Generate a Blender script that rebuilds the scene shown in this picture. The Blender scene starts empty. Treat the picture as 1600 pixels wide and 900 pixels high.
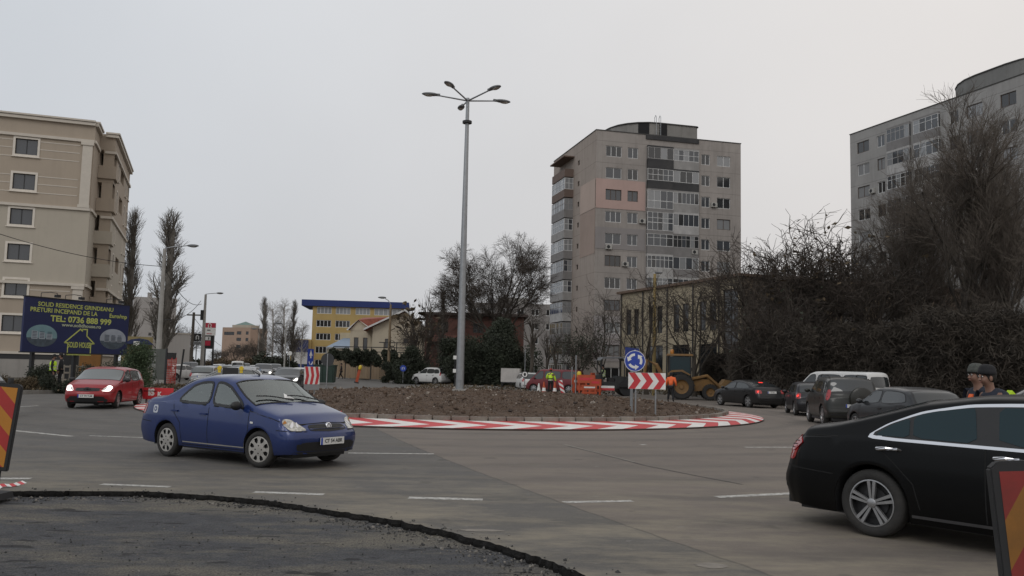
import bpy, bmesh, math, random
import numpy as np
from mathutils import Vector, Matrix, geometry, noise
from mathutils.bvhtree import BVHTree

SC = bpy.context.scene
COL = SC.collection
PI = math.pi
R = math.radians

# ---------------------------------------------------------------- camera
CH, FPX = 1.68, 1350.0
PITCH, ROLL = math.atan(127 / FPX), R(1.32)
_fw = Vector((0, math.cos(PITCH), math.sin(PITCH)))
_up0 = Vector((0, -math.sin(PITCH), math.cos(PITCH)))
_r0 = Vector((1, 0, 0))
_rt = _r0 * math.cos(ROLL) + _up0 * math.sin(ROLL)
_up = -_r0 * math.sin(ROLL) + _up0 * math.cos(ROLL)
cam = bpy.data.cameras.new("camera")
cam.sensor_width = 36.0
cam.lens = 36.0 * FPX / 1600.0
cam.clip_start, cam.clip_end = 0.1, 6000
cam_o = bpy.data.objects.new("camera", cam)
COL.objects.link(cam_o)
cam_o.matrix_world = Matrix(((_rt.x, _up.x, -_fw.x, 0), (_rt.y, _up.y, -_fw.y, 0), (_rt.z, _up.z, -_fw.z, CH), (0, 0, 0, 1)))
SC.camera = cam_o

def ray(px, py):
    return _fw + _rt * ((px - 800) / FPX) + _up * ((450 - py) / FPX)
def G(px, py, z=0.0):                 # where a sight line meets the ground
    d = ray(px, py); t = (z - CH) / d.z
    return Vector((d.x * t, d.y * t, z))
def AT(px, py, Y):                    # point on a sight line at distance Y
    d = ray(px, py); t = Y / d.y
    return Vector((d.x * t, Y, CH + d.z * t))

# ---------------------------------------------------------------- sky and sun (overcast)
SUN_EL, SUN_AZ = R(38), R(205)
world = bpy.data.worlds.new("World"); SC.world = world; world.use_nodes = True
wn, wl = world.node_tree.nodes, world.node_tree.links
wn.clear()
sky = wn.new('ShaderNodeTexSky'); sky.sky_type = 'NISHITA'; sky.sun_disc = False
sky.sun_elevation, sky.sun_rotation = SUN_EL, SUN_AZ
sky.air_density, sky.dust_density = 1.0, 4.0
bw = wn.new('ShaderNodeHueSaturation'); bw.inputs['Saturation'].default_value = 0.0
tc = wn.new('ShaderNodeTexCoord')
sep = wn.new('ShaderNodeSeparateXYZ')
nz = wn.new('ShaderNodeTexNoise'); nz.inputs['Scale'].default_value = 2.2; nz.inputs['Detail'].default_value = 6
# cloud deck: cool grey low on the left, warmer and brighter to the right
mx = wn.new('ShaderNodeMapRange'); mx.inputs[1].default_value = -0.55; mx.inputs[2].default_value = 0.45
cool = wn.new('ShaderNodeMix'); cool.data_type = 'RGBA'
cool.inputs[6].default_value = (5.15, 5.45, 5.85, 1); cool.inputs[7].default_value = (6.5, 6.25, 6.1, 1)
mz = wn.new('ShaderNodeMapRange'); mz.inputs[1].default_value = -0.02; mz.inputs[2].default_value = 0.42
mz.inputs[3].default_value = 0.86; mz.inputs[4].default_value = 1.06
mult = wn.new('ShaderNodeVectorMath'); mult.operation = 'SCALE'
nmr = wn.new('ShaderNodeMapRange'); nmr.inputs[1].default_value = 0.3; nmr.inputs[2].default_value = 0.7; nmr.inputs[3].default_value = 0.96; nmr.inputs[4].default_value = 1.04
mm = wn.new('ShaderNodeMath'); mm.operation = 'MULTIPLY'
blend = wn.new('ShaderNodeMix'); blend.data_type = 'RGBA'; blend.inputs[0].default_value = 0.93
bg = wn.new('ShaderNodeBackground'); bg.inputs['Strength'].default_value = 0.119
out = wn.new('ShaderNodeOutputWorld')
wl.new(tc.outputs['Generated'], sep.inputs[0]); wl.new(tc.outputs['Generated'], nz.inputs['Vector'])
wl.new(sep.outputs['X'], mx.inputs[0]); wl.new(mx.outputs[0], cool.inputs[0])
wl.new(sep.outputs['Z'], mz.inputs[0]); wl.new(nz.outputs['Fac'], nmr.inputs[0])
wl.new(mz.outputs[0], mm.inputs[0]); wl.new(nmr.outputs[0], mm.inputs[1])
wl.new(cool.outputs[2], mult.inputs[0]); wl.new(mm.outputs[0], mult.inputs['Scale'])
wl.new(sky.outputs[0], bw.inputs['Color'])
wl.new(bw.outputs[0], blend.inputs[6]); wl.new(mult.outputs[0], blend.inputs[7])
wl.new(blend.outputs[2], bg.inputs['Color']); wl.new(bg.outputs[0], out.inputs[0])
sl = bpy.data.lights.new("sun", 'SUN'); sl.energy = 0.5; sl.angle = R(25); sl.color = (1.0, 0.97, 0.93)
so = bpy.data.objects.new("sun", sl); COL.objects.link(so)
_sd = Vector((math.sin(SUN_AZ) * math.cos(SUN_EL), math.cos(SUN_AZ) * math.cos(SUN_EL), math.sin(SUN_EL)))
so.rotation_euler = _sd.to_track_quat('Z', 'Y').to_euler()
SC.view_settings.view_transform = 'Standard'; SC.view_settings.look = 'None'
SC.view_settings.exposure = 0.0; SC.view_settings.gamma = 1.0
SC.cycles.max_bounces = 6; SC.cycles.transparent_max_bounces = 8

# ---------------------------------------------------------------- materials
MATS = {}
def mat(name, col, rough=0.8, metal=0.0, var=0.15, scale=3.0, bump=0.0, bscale=40.0, spec=0.5, coat=0.0,
        emit=None, estr=0.0, dirt=0.0, dirt_col=(0.05, 0.045, 0.04), stretch=None):
    if name in MATS: return MATS[name]
    m = bpy.data.materials.new(name); m.use_nodes = True
    n, l = m.node_tree.nodes, m.node_tree.links
    p = n['Principled BSDF']
    p.inputs['Roughness'].default_value = rough; p.inputs['Metallic'].default_value = metal
    p.inputs['Specular IOR Level'].default_value = spec; p.inputs['Coat Weight'].default_value = coat
    p.inputs['Coat Roughness'].default_value = 0.06
    c = Vector(col)
    tcn = n.new('ShaderNodeTexCoord'); vec = tcn.outputs['Object']
    if stretch:
        mp = n.new('ShaderNodeMapping'); mp.inputs['Scale'].default_value = stretch
        l.new(vec, mp.inputs[0]); vec = mp.outputs[0]
    if var > 0:
        t = n.new('ShaderNodeTexNoise'); t.inputs['Scale'].default_value = scale; t.inputs['Detail'].default_value = 6
        t.inputs['Roughness'].default_value = 0.65
        l.new(vec, t.inputs['Vector'])
        r = n.new('ShaderNodeMapRange'); r.inputs[1].default_value = 0.3; r.inputs[2].default_value = 0.7
        l.new(t.outputs['Fac'], r.inputs[0])
        mixn = n.new('ShaderNodeMix'); mixn.data_type = 'RGBA'
        mixn.inputs[6].default_value = (*(c * (1 - var)), 1); mixn.inputs[7].default_value = (*(c * (1 + var)), 1)
        l.new(r.outputs[0], mixn.inputs[0]); outc = mixn.outputs[2]
        if dirt > 0:
            t2 = n.new('ShaderNodeTexNoise'); t2.inputs['Scale'].default_value = scale * 0.35; t2.inputs['Detail'].default_value = 9
            t2.inputs['Roughness'].default_value = 0.75
            l.new(vec, t2.inputs['Vector'])
            r2 = n.new('ShaderNodeMapRange'); r2.inputs[1].default_value = 0.45; r2.inputs[2].default_value = 0.75
            r2.inputs[4].default_value = dirt
            l.new(t2.outputs['Fac'], r2.inputs[0])
            m2 = n.new('ShaderNodeMix'); m2.data_type = 'RGBA'; m2.inputs[7].default_value = (*dirt_col, 1)
            l.new(r2.outputs[0], m2.inputs[0]); l.new(outc, m2.inputs[6]); outc = m2.outputs[2]
        l.new(outc, p.inputs['Base Color'])
    else:
        p.inputs['Base Color'].default_value = (*c, 1)
    if bump > 0:
        b = n.new('ShaderNodeBump'); b.inputs['Strength'].default_value = bump; b.inputs['Distance'].default_value = 0.02
        t3 = n.new('ShaderNodeTexNoise'); t3.inputs['Scale'].default_value = bscale; t3.inputs['Detail'].default_value = 4
        l.new(vec, t3.inputs['Vector']); l.new(t3.outputs['Fac'], b.inputs['Height']); l.new(b.outputs[0], p.inputs['Normal'])
    if emit:
        p.inputs['Emission Color'].default_value = (*emit, 1); p.inputs['Emission Strength'].default_value = estr
    MATS[name] = m
    return m

def glass(name, col, rough=0.04):
    return mat(name, col, rough=rough, var=0.0, spec=0.75, coat=0.4)

STEEL = mat('galvanised_steel', (0.30, 0.31, 0.32), 0.45, 0.7, 0.1, 6)
DARKMETAL = mat('dark_metal', (0.03, 0.03, 0.032), 0.5, 0.3, 0.1)
BLACK = mat('black_rubber', (0.018, 0.018, 0.019), 0.75, 0, 0.15)
CONCRETE = mat('concrete', (0.33, 0.32, 0.30), 0.9, 0, 0.18, 1.5, 0.25, 30, dirt=0.5, dirt_col=(0.14, 0.13, 0.12))
WHITE = mat('white_paint', (0.72, 0.72, 0.70), 0.5, 0, 0.06, 4, dirt=0.3, dirt_col=(0.35, 0.33, 0.3))
REDP = mat('red_paint', (0.52, 0.035, 0.045), 0.5, 0, 0.12, 4, dirt=0.3, dirt_col=(0.2, 0.06, 0.05))
BLUEP = mat('blue_sign_paint', (0.02, 0.055, 0.34), 0.4, 0, 0.05)
TIMBER = mat('pole_timber', (0.20, 0.15, 0.095), 0.9, 0, 0.25, 3, 0.3, 20, stretch=(6, 6, 0.6))

# ---------------------------------------------------------------- mesh helpers
class MB:
    def __init__(s): s.v, s.f, s.m = [], [], []
    def add(s, vs, fs, mi=0, M=None):
        o = len(s.v)
        if M is not None: vs = [M @ Vector(p) for p in vs]
        s.v.extend([tuple(p) for p in vs]); s.f.extend([tuple(i + o for i in f) for f in fs]); s.m.extend([mi] * len(fs))
        return s
    def box(s, lo, hi, mi=0, M=None, tap=None):
        x0, y0, z0 = lo; x1, y1, z1 = hi
        vs = [(x0, y0, z0), (x1, y0, z0), (x1, y1, z0), (x0, y1, z0), (x0, y0, z1), (x1, y0, z1), (x1, y1, z1), (x0, y1, z1)]
        if tap:
            cx, cy = (x0 + x1) / 2, (y0 + y1) / 2
            vs = vs[:4] + [(cx + (p[0] - cx) * tap, cy + (p[1] - cy) * tap, p[2]) for p in vs[4:]]
        return s.add(vs, [(0, 3, 2, 1), (4, 5, 6, 7), (0, 1, 5, 4), (1, 2, 6, 5), (2, 3, 7, 6), (3, 0, 4, 7)], mi, M)
    def tube(s, pts, rad, n=8, mi=0, M=None, caps=True):
        pts = [Vector(p) for p in pts]
        if not hasattr(rad, '__len__'): rad = [rad] * len(pts)
        vs, fs = [], []
        ref = None
        for i, p in enumerate(pts):
            d = (pts[min(i + 1, len(pts) - 1)] - pts[max(i - 1, 0)]).normalized()
            if ref is None:
                ref = Vector((1, 0, 0)) if abs(d.x) < 0.8 else Vector((0, 1, 0))
            a = d.cross(ref).normalized(); b = d.cross(a).normalized(); ref = -b.cross(d).cross(d) if False else ref
            for k in range(n):
                t = 2 * PI * k / n
                vs.append(p + (a * math.cos(t) + b * math.sin(t)) * rad[i])
        for i in range(len(pts) - 1):
            for k in range(n):
                k2 = (k + 1) % n
                fs.append((i * n + k, i * n + k2, (i + 1) * n + k2, (i + 1) * n + k))
        if caps:
            fs.append(tuple(range(n - 1, -1, -1))); fs.append(tuple((len(pts) - 1) * n + k for k in range(n)))
        return s.add(vs, fs, mi, M)
    def lathe(s, prof, n=24, mi=0, M=None, axis='Z', close=False):
        vs, fs = [], []
        for r, h in prof:
            for k in range(n):
                t = 2 * PI * k / n
                c, q = r * math.cos(t), r * math.sin(t)
                vs.append((c, q, h) if axis == 'Z' else ((c, h, q) if axis == 'Y' else (h, c, q)))
        P = len(prof)
        for i in range(P if close else P - 1):
            j = (i + 1) % P
            for k in range(n):
                k2 = (k + 1) % n
                fs.append((i * n + k, i * n + k2, j * n + k2, j * n + k))
        return s.add(vs, fs, mi, M)
    def prism(s, poly, t0, t1, plane='XZ', mi=0, M=None):
        n = len(poly)
        def P(u, v, t): return (u, t, v) if plane == 'XZ' else ((t, u, v) if plane == 'YZ' else (u, v, t))
        vs = [P(u, v, t0) for u, v in poly] + [P(u, v, t1) for u, v in poly]
        fs = [tuple(range(n - 1, -1, -1)), tuple(range(n, 2 * n))] + [(i, (i + 1) % n, n + (i + 1) % n, n + i) for i in range(n)]
        return s.add(vs, fs, mi, M)
    def ball(s, c, r, mi=0, nu=12, nv=8, M=None):
        if not hasattr(r, '__len__'): r = (r, r, r)
        vs = [(c[0], c[1], c[2] - r[2])]; fs = []
        for i in range(1, nv):
            a = -PI / 2 + PI * i / nv
            for k in range(nu):
                t = 2 * PI * k / nu
                vs.append((c[0] + r[0] * math.cos(a) * math.cos(t), c[1] + r[1] * math.cos(a) * math.sin(t), c[2] + r[2] * math.sin(a)))
        vs.append((c[0], c[1], c[2] + r[2])); T = len(vs) - 1
        for k in range(nu):
            k2 = (k + 1) % nu
            fs.append((0, 1 + k2, 1 + k)); fs.append((T, T - nu + k, T - nu + k2))
            for i in range(nv - 2):
                a, b = 1 + i * nu, 1 + (i + 1) * nu
                fs.append((a + k, a + k2, b + k2, b + k))
        return s.add(vs, fs, mi, M)
    def mesh(s, name, mats, smooth=False, angle=None, fix=True):
        me = bpy.data.meshes.new(name)
        me.from_pydata(s.v, [], s.f)
        for m in (mats if isinstance(mats, (list, tuple)) else [mats]): me.materials.append(m)
        me.polygons.foreach_set('material_index', s.m)
        if fix:
            b = bmesh.new(); b.from_mesh(me); bmesh.ops.recalc_face_normals(b, faces=b.faces); b.to_mesh(me); b.free()
        if smooth:
            me.polygons.foreach_set('use_smooth', [True] * len(s.f))
            if angle: me.set_sharp_from_angle(angle=R(angle))
        me.update()
        return me
    def build(s, name, mats, parent=None, smooth=False, angle=35, loc=None, rot=None, fix=True):
        return link(name, s.mesh(name, mats, smooth, angle, fix), parent, loc, rot)

def link(name, me, parent=None, loc=None, rot=None):
    o = bpy.data.objects.new(name, me); COL.objects.link(o)
    if parent is not None: o.parent = parent
    if loc is not None: o.location = loc
    if rot is not None: o.rotation_euler = rot
    return o
def thing(name, label, cat, loc=(0, 0, 0), rotz=0.0, group=None):
    o = bpy.data.objects.new(name, None); o.empty_display_size = 0.3; COL.objects.link(o)
    o.location = loc; o.rotation_euler = (0, 0, rotz); o['label'] = label; o['category'] = cat
    if group: o['group'] = group
    return o
def tag(o, label, cat, group=None):
    o['label'] = label; o['category'] = cat
    if group: o['group'] = group
    return o
def struct(o, label=None):
    o['kind'] = 'structure'
    if label: o['label'] = label
    return o
def kids(o): return [c for c in COL.objects if c.parent == o]
def dup(o, loc, rotz, label, group=None, keep=True):
    tree = []
    def cp(a, par):
        c = a.copy(); COL.objects.link(c)
        if par is not None: c.parent = par; c.matrix_parent_inverse = a.matrix_parent_inverse
        for k in CHILD.get(a.name) or kids(a): cp(k, c)
        return c
    r = cp(o, None); r.location = loc; r.rotation_euler = (0, 0, rotz); r['label'] = label
    if group: r['group'] = group
    return r
CHILD = {}
def text_mesh(txt, size, depth=0.004, bold=0.0, space=1.0):
    c = bpy.data.curves.new('t', 'FONT'); c.body = txt; c.size = size; c.extrude = depth; c.offset = bold
    c.align_x = 'CENTER'; c.align_y = 'CENTER'; c.space_character = space; c.resolution_u = 3
    o = bpy.data.objects.new('t', c); COL.objects.link(o)
    dg = bpy.context.evaluated_depsgraph_get(); dg.update()
    me = bpy.data.meshes.new_from_object(o.evaluated_get(dg))
    bpy.data.objects.remove(o); bpy.data.curves.remove(c)
    return me
def put_text(parent, txt, size, m, loc, rot=(PI / 2, 0, 0), sx=1.0, bold=0.0, name='lettering', depth=0.004):
    me = text_mesh(txt, size, depth, bold)
    me.materials.clear(); me.materials.append(m)
    o = link(name, me, parent, loc, rot); o.scale = (sx, 1, 1)
    return o
# ---------------------------------------------------------------- ground surface materials
class NG:
    def __init__(s, name):
        s.m = bpy.data.materials.new(name); s.m.use_nodes = True
        s.n, s.l = s.m.node_tree.nodes, s.m.node_tree.links
        s.p = s.n['Principled BSDF']
        s.tc = s.n.new('ShaderNodeTexCoord').outputs['Object']
    def mapping(s, scale=(1, 1, 1), rot=(0, 0, 0)):
        q = s.n.new('ShaderNodeMapping'); q.inputs['Scale'].default_value = scale; q.inputs['Rotation'].default_value = rot
        s.l.new(s.tc, q.inputs[0]); return q.outputs[0]
    def noise(s, scale, detail=5, rough=0.6, vec=None):
        q = s.n.new('ShaderNodeTexNoise'); q.inputs['Scale'].default_value = scale; q.inputs['Detail'].default_value = detail
        q.inputs['Roughness'].default_value = rough; s.l.new(vec or s.tc, q.inputs['Vector']); return q.outputs['Fac']
    def vor(s, scale, feat='F1'):
        q = s.n.new('ShaderNodeTexVoronoi'); q.inputs['Scale'].default_value = scale; q.feature = feat
        s.l.new(s.tc, q.inputs['Vector']); return q.outputs['Distance']
    def rng(s, v, a, b, c=0.0, d=1.0):
        q = s.n.new('ShaderNodeMapRange')
        for i, x in enumerate((a, b, c, d)): q.inputs[i + 1].default_value = x
        s.l.new(v, q.inputs[0]); return q.outputs[0]
    def math(s, op, a, b=None):
        q = s.n.new('ShaderNodeMath'); q.operation = op
        for i, x in enumerate((a, b)):
            if x is None: continue
            if isinstance(x, (int, float)): q.inputs[i].default_value = x
            else: s.l.new(x, q.inputs[i])
        return q.outputs[0]
    def mix(s, f, a, b):
        q = s.n.new('ShaderNodeMix'); q.data_type = 'RGBA'
        if isinstance(f, (int, float)): q.inputs[0].default_value = f
        else: s.l.new(f, q.inputs[0])
        for i, x in ((6, a), (7, b)):
            if isinstance(x, tuple): q.inputs[i].default_value = (*x, 1)
            else: s.l.new(x, q.inputs[i])
        return q.outputs[2]
    def xy(s):
        q = s.n.new('ShaderNodeSeparateXYZ'); s.l.new(s.tc, q.inputs[0]); return q.outputs[0], q.outputs[1], q.outputs[2]
    def bump(s, h, strength, dist=0.01):
        b = s.n.new('ShaderNodeBump'); b.inputs['Strength'].default_value = strength; b.inputs['Distance'].default_value = dist
        s.l.new(h, b.inputs['Height']); s.l.new(b.outputs[0], s.p.inputs['Normal'])
    def done(s, col, rough=0.85):
        s.l.new(col, s.p.inputs['Base Color'])
        if isinstance(rough, (int, float)): s.p.inputs['Roughness'].default_value = rough
        else: s.l.new(rough, s.p.inputs['Roughness'])
        return s.m

_seam = [G(590, 672), G(660, 701), G(740, 735), G(950, 815), G(1220, 900)]
_sc = np.polyfit([p.y for p in _seam], [p.x for p in _seam], 2)
def asphalt_mat():
    g = NG('asphalt')
    x, y, z = g.xy()
    f = g.math('ADD', g.math('MULTIPLY', g.math('MULTIPLY', y, y), float(_sc[0])), g.math('ADD', g.math('MULTIPLY', y, float(_sc[1])), float(_sc[2])))
    wob = g.rng(g.noise(2.5, 4), 0, 1, -0.06, 0.06)
    sd = g.math('ADD', g.math('SUBTRACT', x, f), wob)          # >0 : old brownish asphalt
    side = g.rng(sd, -0.01, 0.02)
    big = g.rng(g.noise(0.22, 6, 0.65), 0.35, 0.65)
    mid = g.rng(g.noise(1.6, 7, 0.7), 0.3, 0.7)
    fine = g.rng(g.noise(160, 3, 0.7), 0.35, 0.65)
    old = g.mix(mid, (0.122, 0.100, 0.085), (0.180, 0.150, 0.129))
    new = g.mix(mid, (0.070, 0.067, 0.064), (0.116, 0.110, 0.104))
    c = g.mix(side, new, old)
    c = g.mix(g.math('MULTIPLY', g.math('MULTIPLY', big, 0.5), side), c, (0.215, 0.18, 0.15))
    c = g.mix(g.rng(g.noise(0.55, 7, 0.7, g.mapping((1, 1.5, 1), (0, 0, R(20)))), 0.52, 0.68, 0, 0.4), c, (0.075, 0.066, 0.058))
    c = g.mix(g.rng(g.noise(38, 4, 0.8), 0.5, 0.64, 0, 0.35), c, (0.23, 0.21, 0.185))
    # tyre-polished bands sweeping round the island
    dx = g.math('ADD', x, 2.2); dy = g.math('SUBTRACT', y, 36.0)
    r = g.math('SQRT', g.math('ADD', g.math('MULTIPLY', dx, dx), g.math('MULTIPLY', dy, dy)))
    trk = g.math('SINE', g.math('MULTIPLY', g.math('ADD', r, g.rng(g.noise(0.5, 3), 0, 1, -0.4, 0.4)), 3.4))
    c = g.mix(g.rng(trk, 0.2, 1.0, 0, 0.30), c, (0.055, 0.052, 0.048))
    # dusty soil smears near the milled pit
    st = g.noise(1.1, 8, 0.75, g.mapping((0.5, 1.3, 1), (0, 0, R(-12))))
    near = g.rng(y, 10.0, 16.0, 1, 0)
    c = g.mix(g.math('MULTIPLY', g.rng(st, 0.44, 0.62), g.math('ADD', g.math('MULTIPLY', near, 0.62), 0.18)), c, (0.27, 0.235, 0.175))
    c = g.mix(g.rng(g.noise(1.9, 2, 0.4), 0.68, 0.73, 0, 0.45), c, (0.045, 0.042, 0.038))
    c = g.mix(g.rng(g.noise(3.1, 8, 0.85, g.mapping((1, 1, 1), (0, 0, 1.1))), 0.60, 0.66, 0, 0.35), c, (0.25, 0.23, 0.2))
    dust = g.math('MULTIPLY', g.math('MULTIPLY', g.rng(y, 10.0, 14.5, 1, 0), g.rng(x, -9.5, -1.0, 1, 0.15)), g.rng(g.noise(0.9, 8, 0.75, g.mapping((0.7, 1.5, 1))), 0.38, 0.6, 0.1, 0.85))
    c = g.mix(dust, c, (0.27, 0.235, 0.165))
    spots = g.rng(g.noise(5.5, 3, 0.5), 0.68, 0.72, 0, 0.45)
    c = g.mix(spots, c, (0.23, 0.22, 0.20))
    c = g.mix(g.rng(g.math('ABSOLUTE', sd), 0.008, 0.03, 0.5, 0), c, (0.035, 0.032, 0.03))
    c = g.mix(g.math('MULTIPLY', fine, 0.35), c, (0.05, 0.048, 0.045))
    g.bump(g.math('ADD', g.noise(120, 3), g.math('MULTIPLY', g.noise(8, 4), 2.0)), 0.5, 0.012)
    return g.done(c, g.rng(mid, 0, 1, 0.72, 0.92))
def milled_mat():
    g = NG('milled_asphalt')
    mid = g.rng(g.noise(0.9, 8, 0.72), 0.42, 0.62)
    c = g.mix(g.rng(g.noise(4, 6), 0.3, 0.7), (0.078, 0.082, 0.094), (0.140, 0.145, 0.160))
    st = g.noise(0.8, 8, 0.75, g.mapping((0.5, 1.3, 1), (0, 0, R(25))))
    c = g.mix(g.rng(st, 0.46, 0.60, 0, 0.9), c, (0.30, 0.27, 0.21))
    c = g.mix(g.rng(g.noise(16, 5, 0.8, g.mapping((0.5, 2.2, 1))), 0.5, 0.66, 0, 0.5), c, (0.26, 0.24, 0.2))
    c = g.mix(g.rng(g.noise(2.3, 3, 0.5, g.mapping((0.8, 2.2, 1))), 0.63, 0.66, 0, 0.85), c, (0.018, 0.018, 0.02))
    c = g.mix(g.rng(g.noise(60, 3, 0.7), 0.42, 0.6, 0, 0.65), c, (0.028, 0.028, 0.03))
    c = g.mix(g.rng(g.vor(38), 0.0, 0.16, 0.8, 0), c, (0.2, 0.19, 0.17))
    g.bump(g.math('ADD', g.noise(75, 5, 0.7), g.math('MULTIPLY', g.noise(14, 5), 2.5)), 1.0, 0.05)
    return g.done(c, 0.85)
def soil_mat(name, a, b, stone=True):
    g = NG(name)
    c = g.mix(g.rng(g.noise(1.2, 8, 0.7), 0.3, 0.7), a, b)
    c = g.mix(g.rng(g.noise(9, 5, 0.7), 0.5, 0.62, 0, 0.6), c, tuple(k * 0.5 for k in a))
    if stone: c = g.mix(g.rng(g.noise(26, 2, 0.5), 0.66, 0.70, 0, 0.7), c, (0.25, 0.22, 0.19))
    g.bump(g.math('ADD', g.noise(30, 6, 0.75), g.math('MULTIPLY', g.noise(6, 5), 2.0)), 1.0, 0.08)
    return g.done(c, 0.95)
def marking_mat():
    g = NG('road_marking_paint')
    g.l.new(g.mix(g.rng(g.noise(20, 6, 0.7), 0.3, 0.7), (0.36, 0.35, 0.32), (0.62, 0.61, 0.58)), g.p.inputs['Base Color'])
    g.p.inputs['Roughness'].default_value = 0.7
    tr = g.n.new('ShaderNodeBsdfTransparent'); ms = g.n.new('ShaderNodeMixShader')
    o = g.n['Material Output']
    g.l.new(g.rng(g.noise(9, 8, 0.8), 0.37, 0.57, 0.28, 1.0), ms.inputs[0])
    g.l.new(tr.outputs[0], ms.inputs[1]); g.l.new(g.p.outputs[0], ms.inputs[2]); g.l.new(ms.outputs[0], o.inputs['Surface'])
    return g.m
ASPHALT, MILLED, MARK = asphalt_mat(), milled_mat(), marking_mat()
SOIL = soil_mat('dug_soil', (0.088, 0.054, 0.034), (0.150, 0.098, 0.064))
VERGE = soil_mat('verge_dirt', (0.085, 0.078, 0.06), (0.14, 0.125, 0.098))
PAVE = mat('pavement_concrete', (0.21, 0.2, 0.185), 0.9, 0, 0.2, 0.8, 0.4, 30, dirt=0.5, dirt_col=(0.1, 0.09, 0.075))
KERBM = mat('kerb_concrete', (0.20, 0.19, 0.175), 0.9, 0, 0.25, 2, 0.4, 30, dirt=0.55, dirt_col=(0.09, 0.08, 0.07))

random.seed(3)
# ---------------------------------------------------------------- ground, road with the milled pit
b = MB(); b.add([(-3000, -400, -0.16), (3000, -400, -0.16), (3000, 5000, -0.16), (-3000, 5000, -0.16)], [(0, 1, 2, 3)])
struct(b.build('ground', VERGE, fix=False))

edge_px = [(-420, 800), (-200, 778), (0, 768), (120, 767), (230, 768), (350, 775), (430, 783), (520, 797), (600, 810), (700, 830), (800, 858), (870, 880), (930, 905), (1000, 945)]
pit = [G(*p) for p in edge_px] + [Vector((1.9, 4.2, 0)), Vector((2.0, 1.0, 0)), Vector((0.5, -4, 0)), Vector((-8, -5, 0)), Vector((-15, 1, 0))]
loop = []
for i, p in enumerate(pit):
    q = pit[(i + 1) % len(pit)]
    L = (q - p).length
    step = 0.05 if i < 14 else 1.5
    k = max(1, int(L / step))
    for j in range(k):
        t = p.lerp(q, j / k)
        if i < 14:
            a = noise.noise(t * 1.3) * 0.05 + noise.noise(t * 9) * 0.05 + noise.noise(t * 31) * 0.04
            t = t + Vector((0.3, 1, 0)).normalized() * a
        loop.append(Vector((t.x, t.y, 0)))
bm = bmesh.new()
def add_loop(bm, pts):
    vs = [bm.verts.new(p) for p in pts]
    return [bm.edges.new((vs[i], vs[(i + 1) % len(vs)])) for i in range(len(vs))]
es = add_loop(bm, loop) + add_loop(bm, [(-420, -60, 0), (420, -60, 0), (420, 700, 0), (-420, 700, 0)])
bmesh.ops.triangle_fill(bm, edges=es, use_beauty=False)
for f in bm.faces:
    if f.normal.z < 0: f.normal_flip()
me = bpy.data.meshes.new('road'); bm.to_mesh(me); bm.free(); me.materials.append(ASPHALT)
road = struct(link('road', me))
# broken cut face of the asphalt layer
n = len(loop); vs = []; fs = []
for i, p in enumerate(loop):
    c = Vector((-3, 3, 0)); inw = (c - p); inw.z = 0; inw.normalize()
    a = noise.noise(p * 12) * 0.05 + noise.noise(p * 37) * 0.03
    vs += [p + Vector((0, 0, 0.001)), p + inw * (0.03 + a) + Vector((0, 0, -0.035)), p + inw * (0.045 + a * 0.5) + Vector((0, 0, -0.13))]
for i in range(n):
    j = (i + 1) % n
    for k in range(2): fs.append((i * 3 + k, j * 3 + k, j * 3 + k + 1, i * 3 + k + 1))
MB().add(vs, fs).build('cut_edge', mat('asphalt_cut', (0.014, 0.0135, 0.013), 1.0, 0, 0.6, 14, 1.0, 60, spec=0.1), road)
# milled floor of the pit
nx, ny = 230, 190
X = np.linspace(-15.5, 3.2, nx); Y = np.linspace(-5.5, 12.5, ny)
vs = []
for yy in Y:
    for xx in X:
        z = -0.062 + 0.014 * noise.noise(Vector((xx * 1.1, yy * 1.1, 0))) + 0.006 * noise.noise(Vector((xx * 5, yy * 5, 2)))
        vs.append((xx, yy, z))
fs = [(j * nx + i, j * nx + i + 1, (j + 1) * nx + i + 1, (j + 1) * nx + i) for j in range(ny - 1) for i in range(nx - 1)]
struct(MB().add(vs, fs).build('milled_surface', MILLED, None, True, None, fix=False))
# crumbs of broken asphalt along the cut
def crumbs(name, pts, mats, parent=None, zfix=None):
    b = MB()
    for (p, s) in pts:
        Q = Matrix.Translation(p) @ Matrix.Rotation(random.random() * 6, 4, Vector((random.random(), random.random(), random.random() + 0.1)))
        u = [Vector((random.uniform(0.6, 1.2) * q[0], random.uniform(0.6, 1.2) * q[1], random.uniform(0.5, 1.0) * q[2])) * s for q in
             ((1, 0, 0), (-1, 0, 0), (0, 1, 0), (0, -1, 0), (0, 0, 1), (0, 0, -1))]
        b.add(u, [(0, 2, 4), (2, 1, 4), (1, 3, 4), (3, 0, 4), (2, 0, 5), (1, 2, 5), (3, 1, 5), (0, 3, 5)], random.randrange(len(mats)), Q)
    o = b.build(name, mats, parent, fix=False); return o
CR = [mat('crumb_dark', (0.04, 0.04, 0.04), 0.9), mat('crumb_grey', (0.09, 0.087, 0.08), 0.9), MATS['crumb_dark'], mat('crumb_pale', (0.2, 0.185, 0.165), 0.9)]
pts = []
for i in range(2400):
    p = random.choice(loop[:int(len(loop) * 0.97)]); d = abs(random.gauss(0, 0.22)) * (1 if random.random() < 0.9 else -0.8)
    q = p + (Vector((-3, 3, 0)) - p).normalized() * (d + 0.06)
    if d < 0.0: q.z = 0.004
    else: q.z = -0.06
    pts.append((q, random.choice((1, 1, 1, 2)) * random.uniform(0.004, 0.015)))
for i in range(1300):
    pts.append((Vector((random.uniform(-9, 1.5), random.uniform(3.5, 9.5), -0.055)), random.uniform(0.004, 0.015)))
o = crumbs('asphalt_crumbs', pts, CR); o['kind'] = 'stuff'
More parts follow.
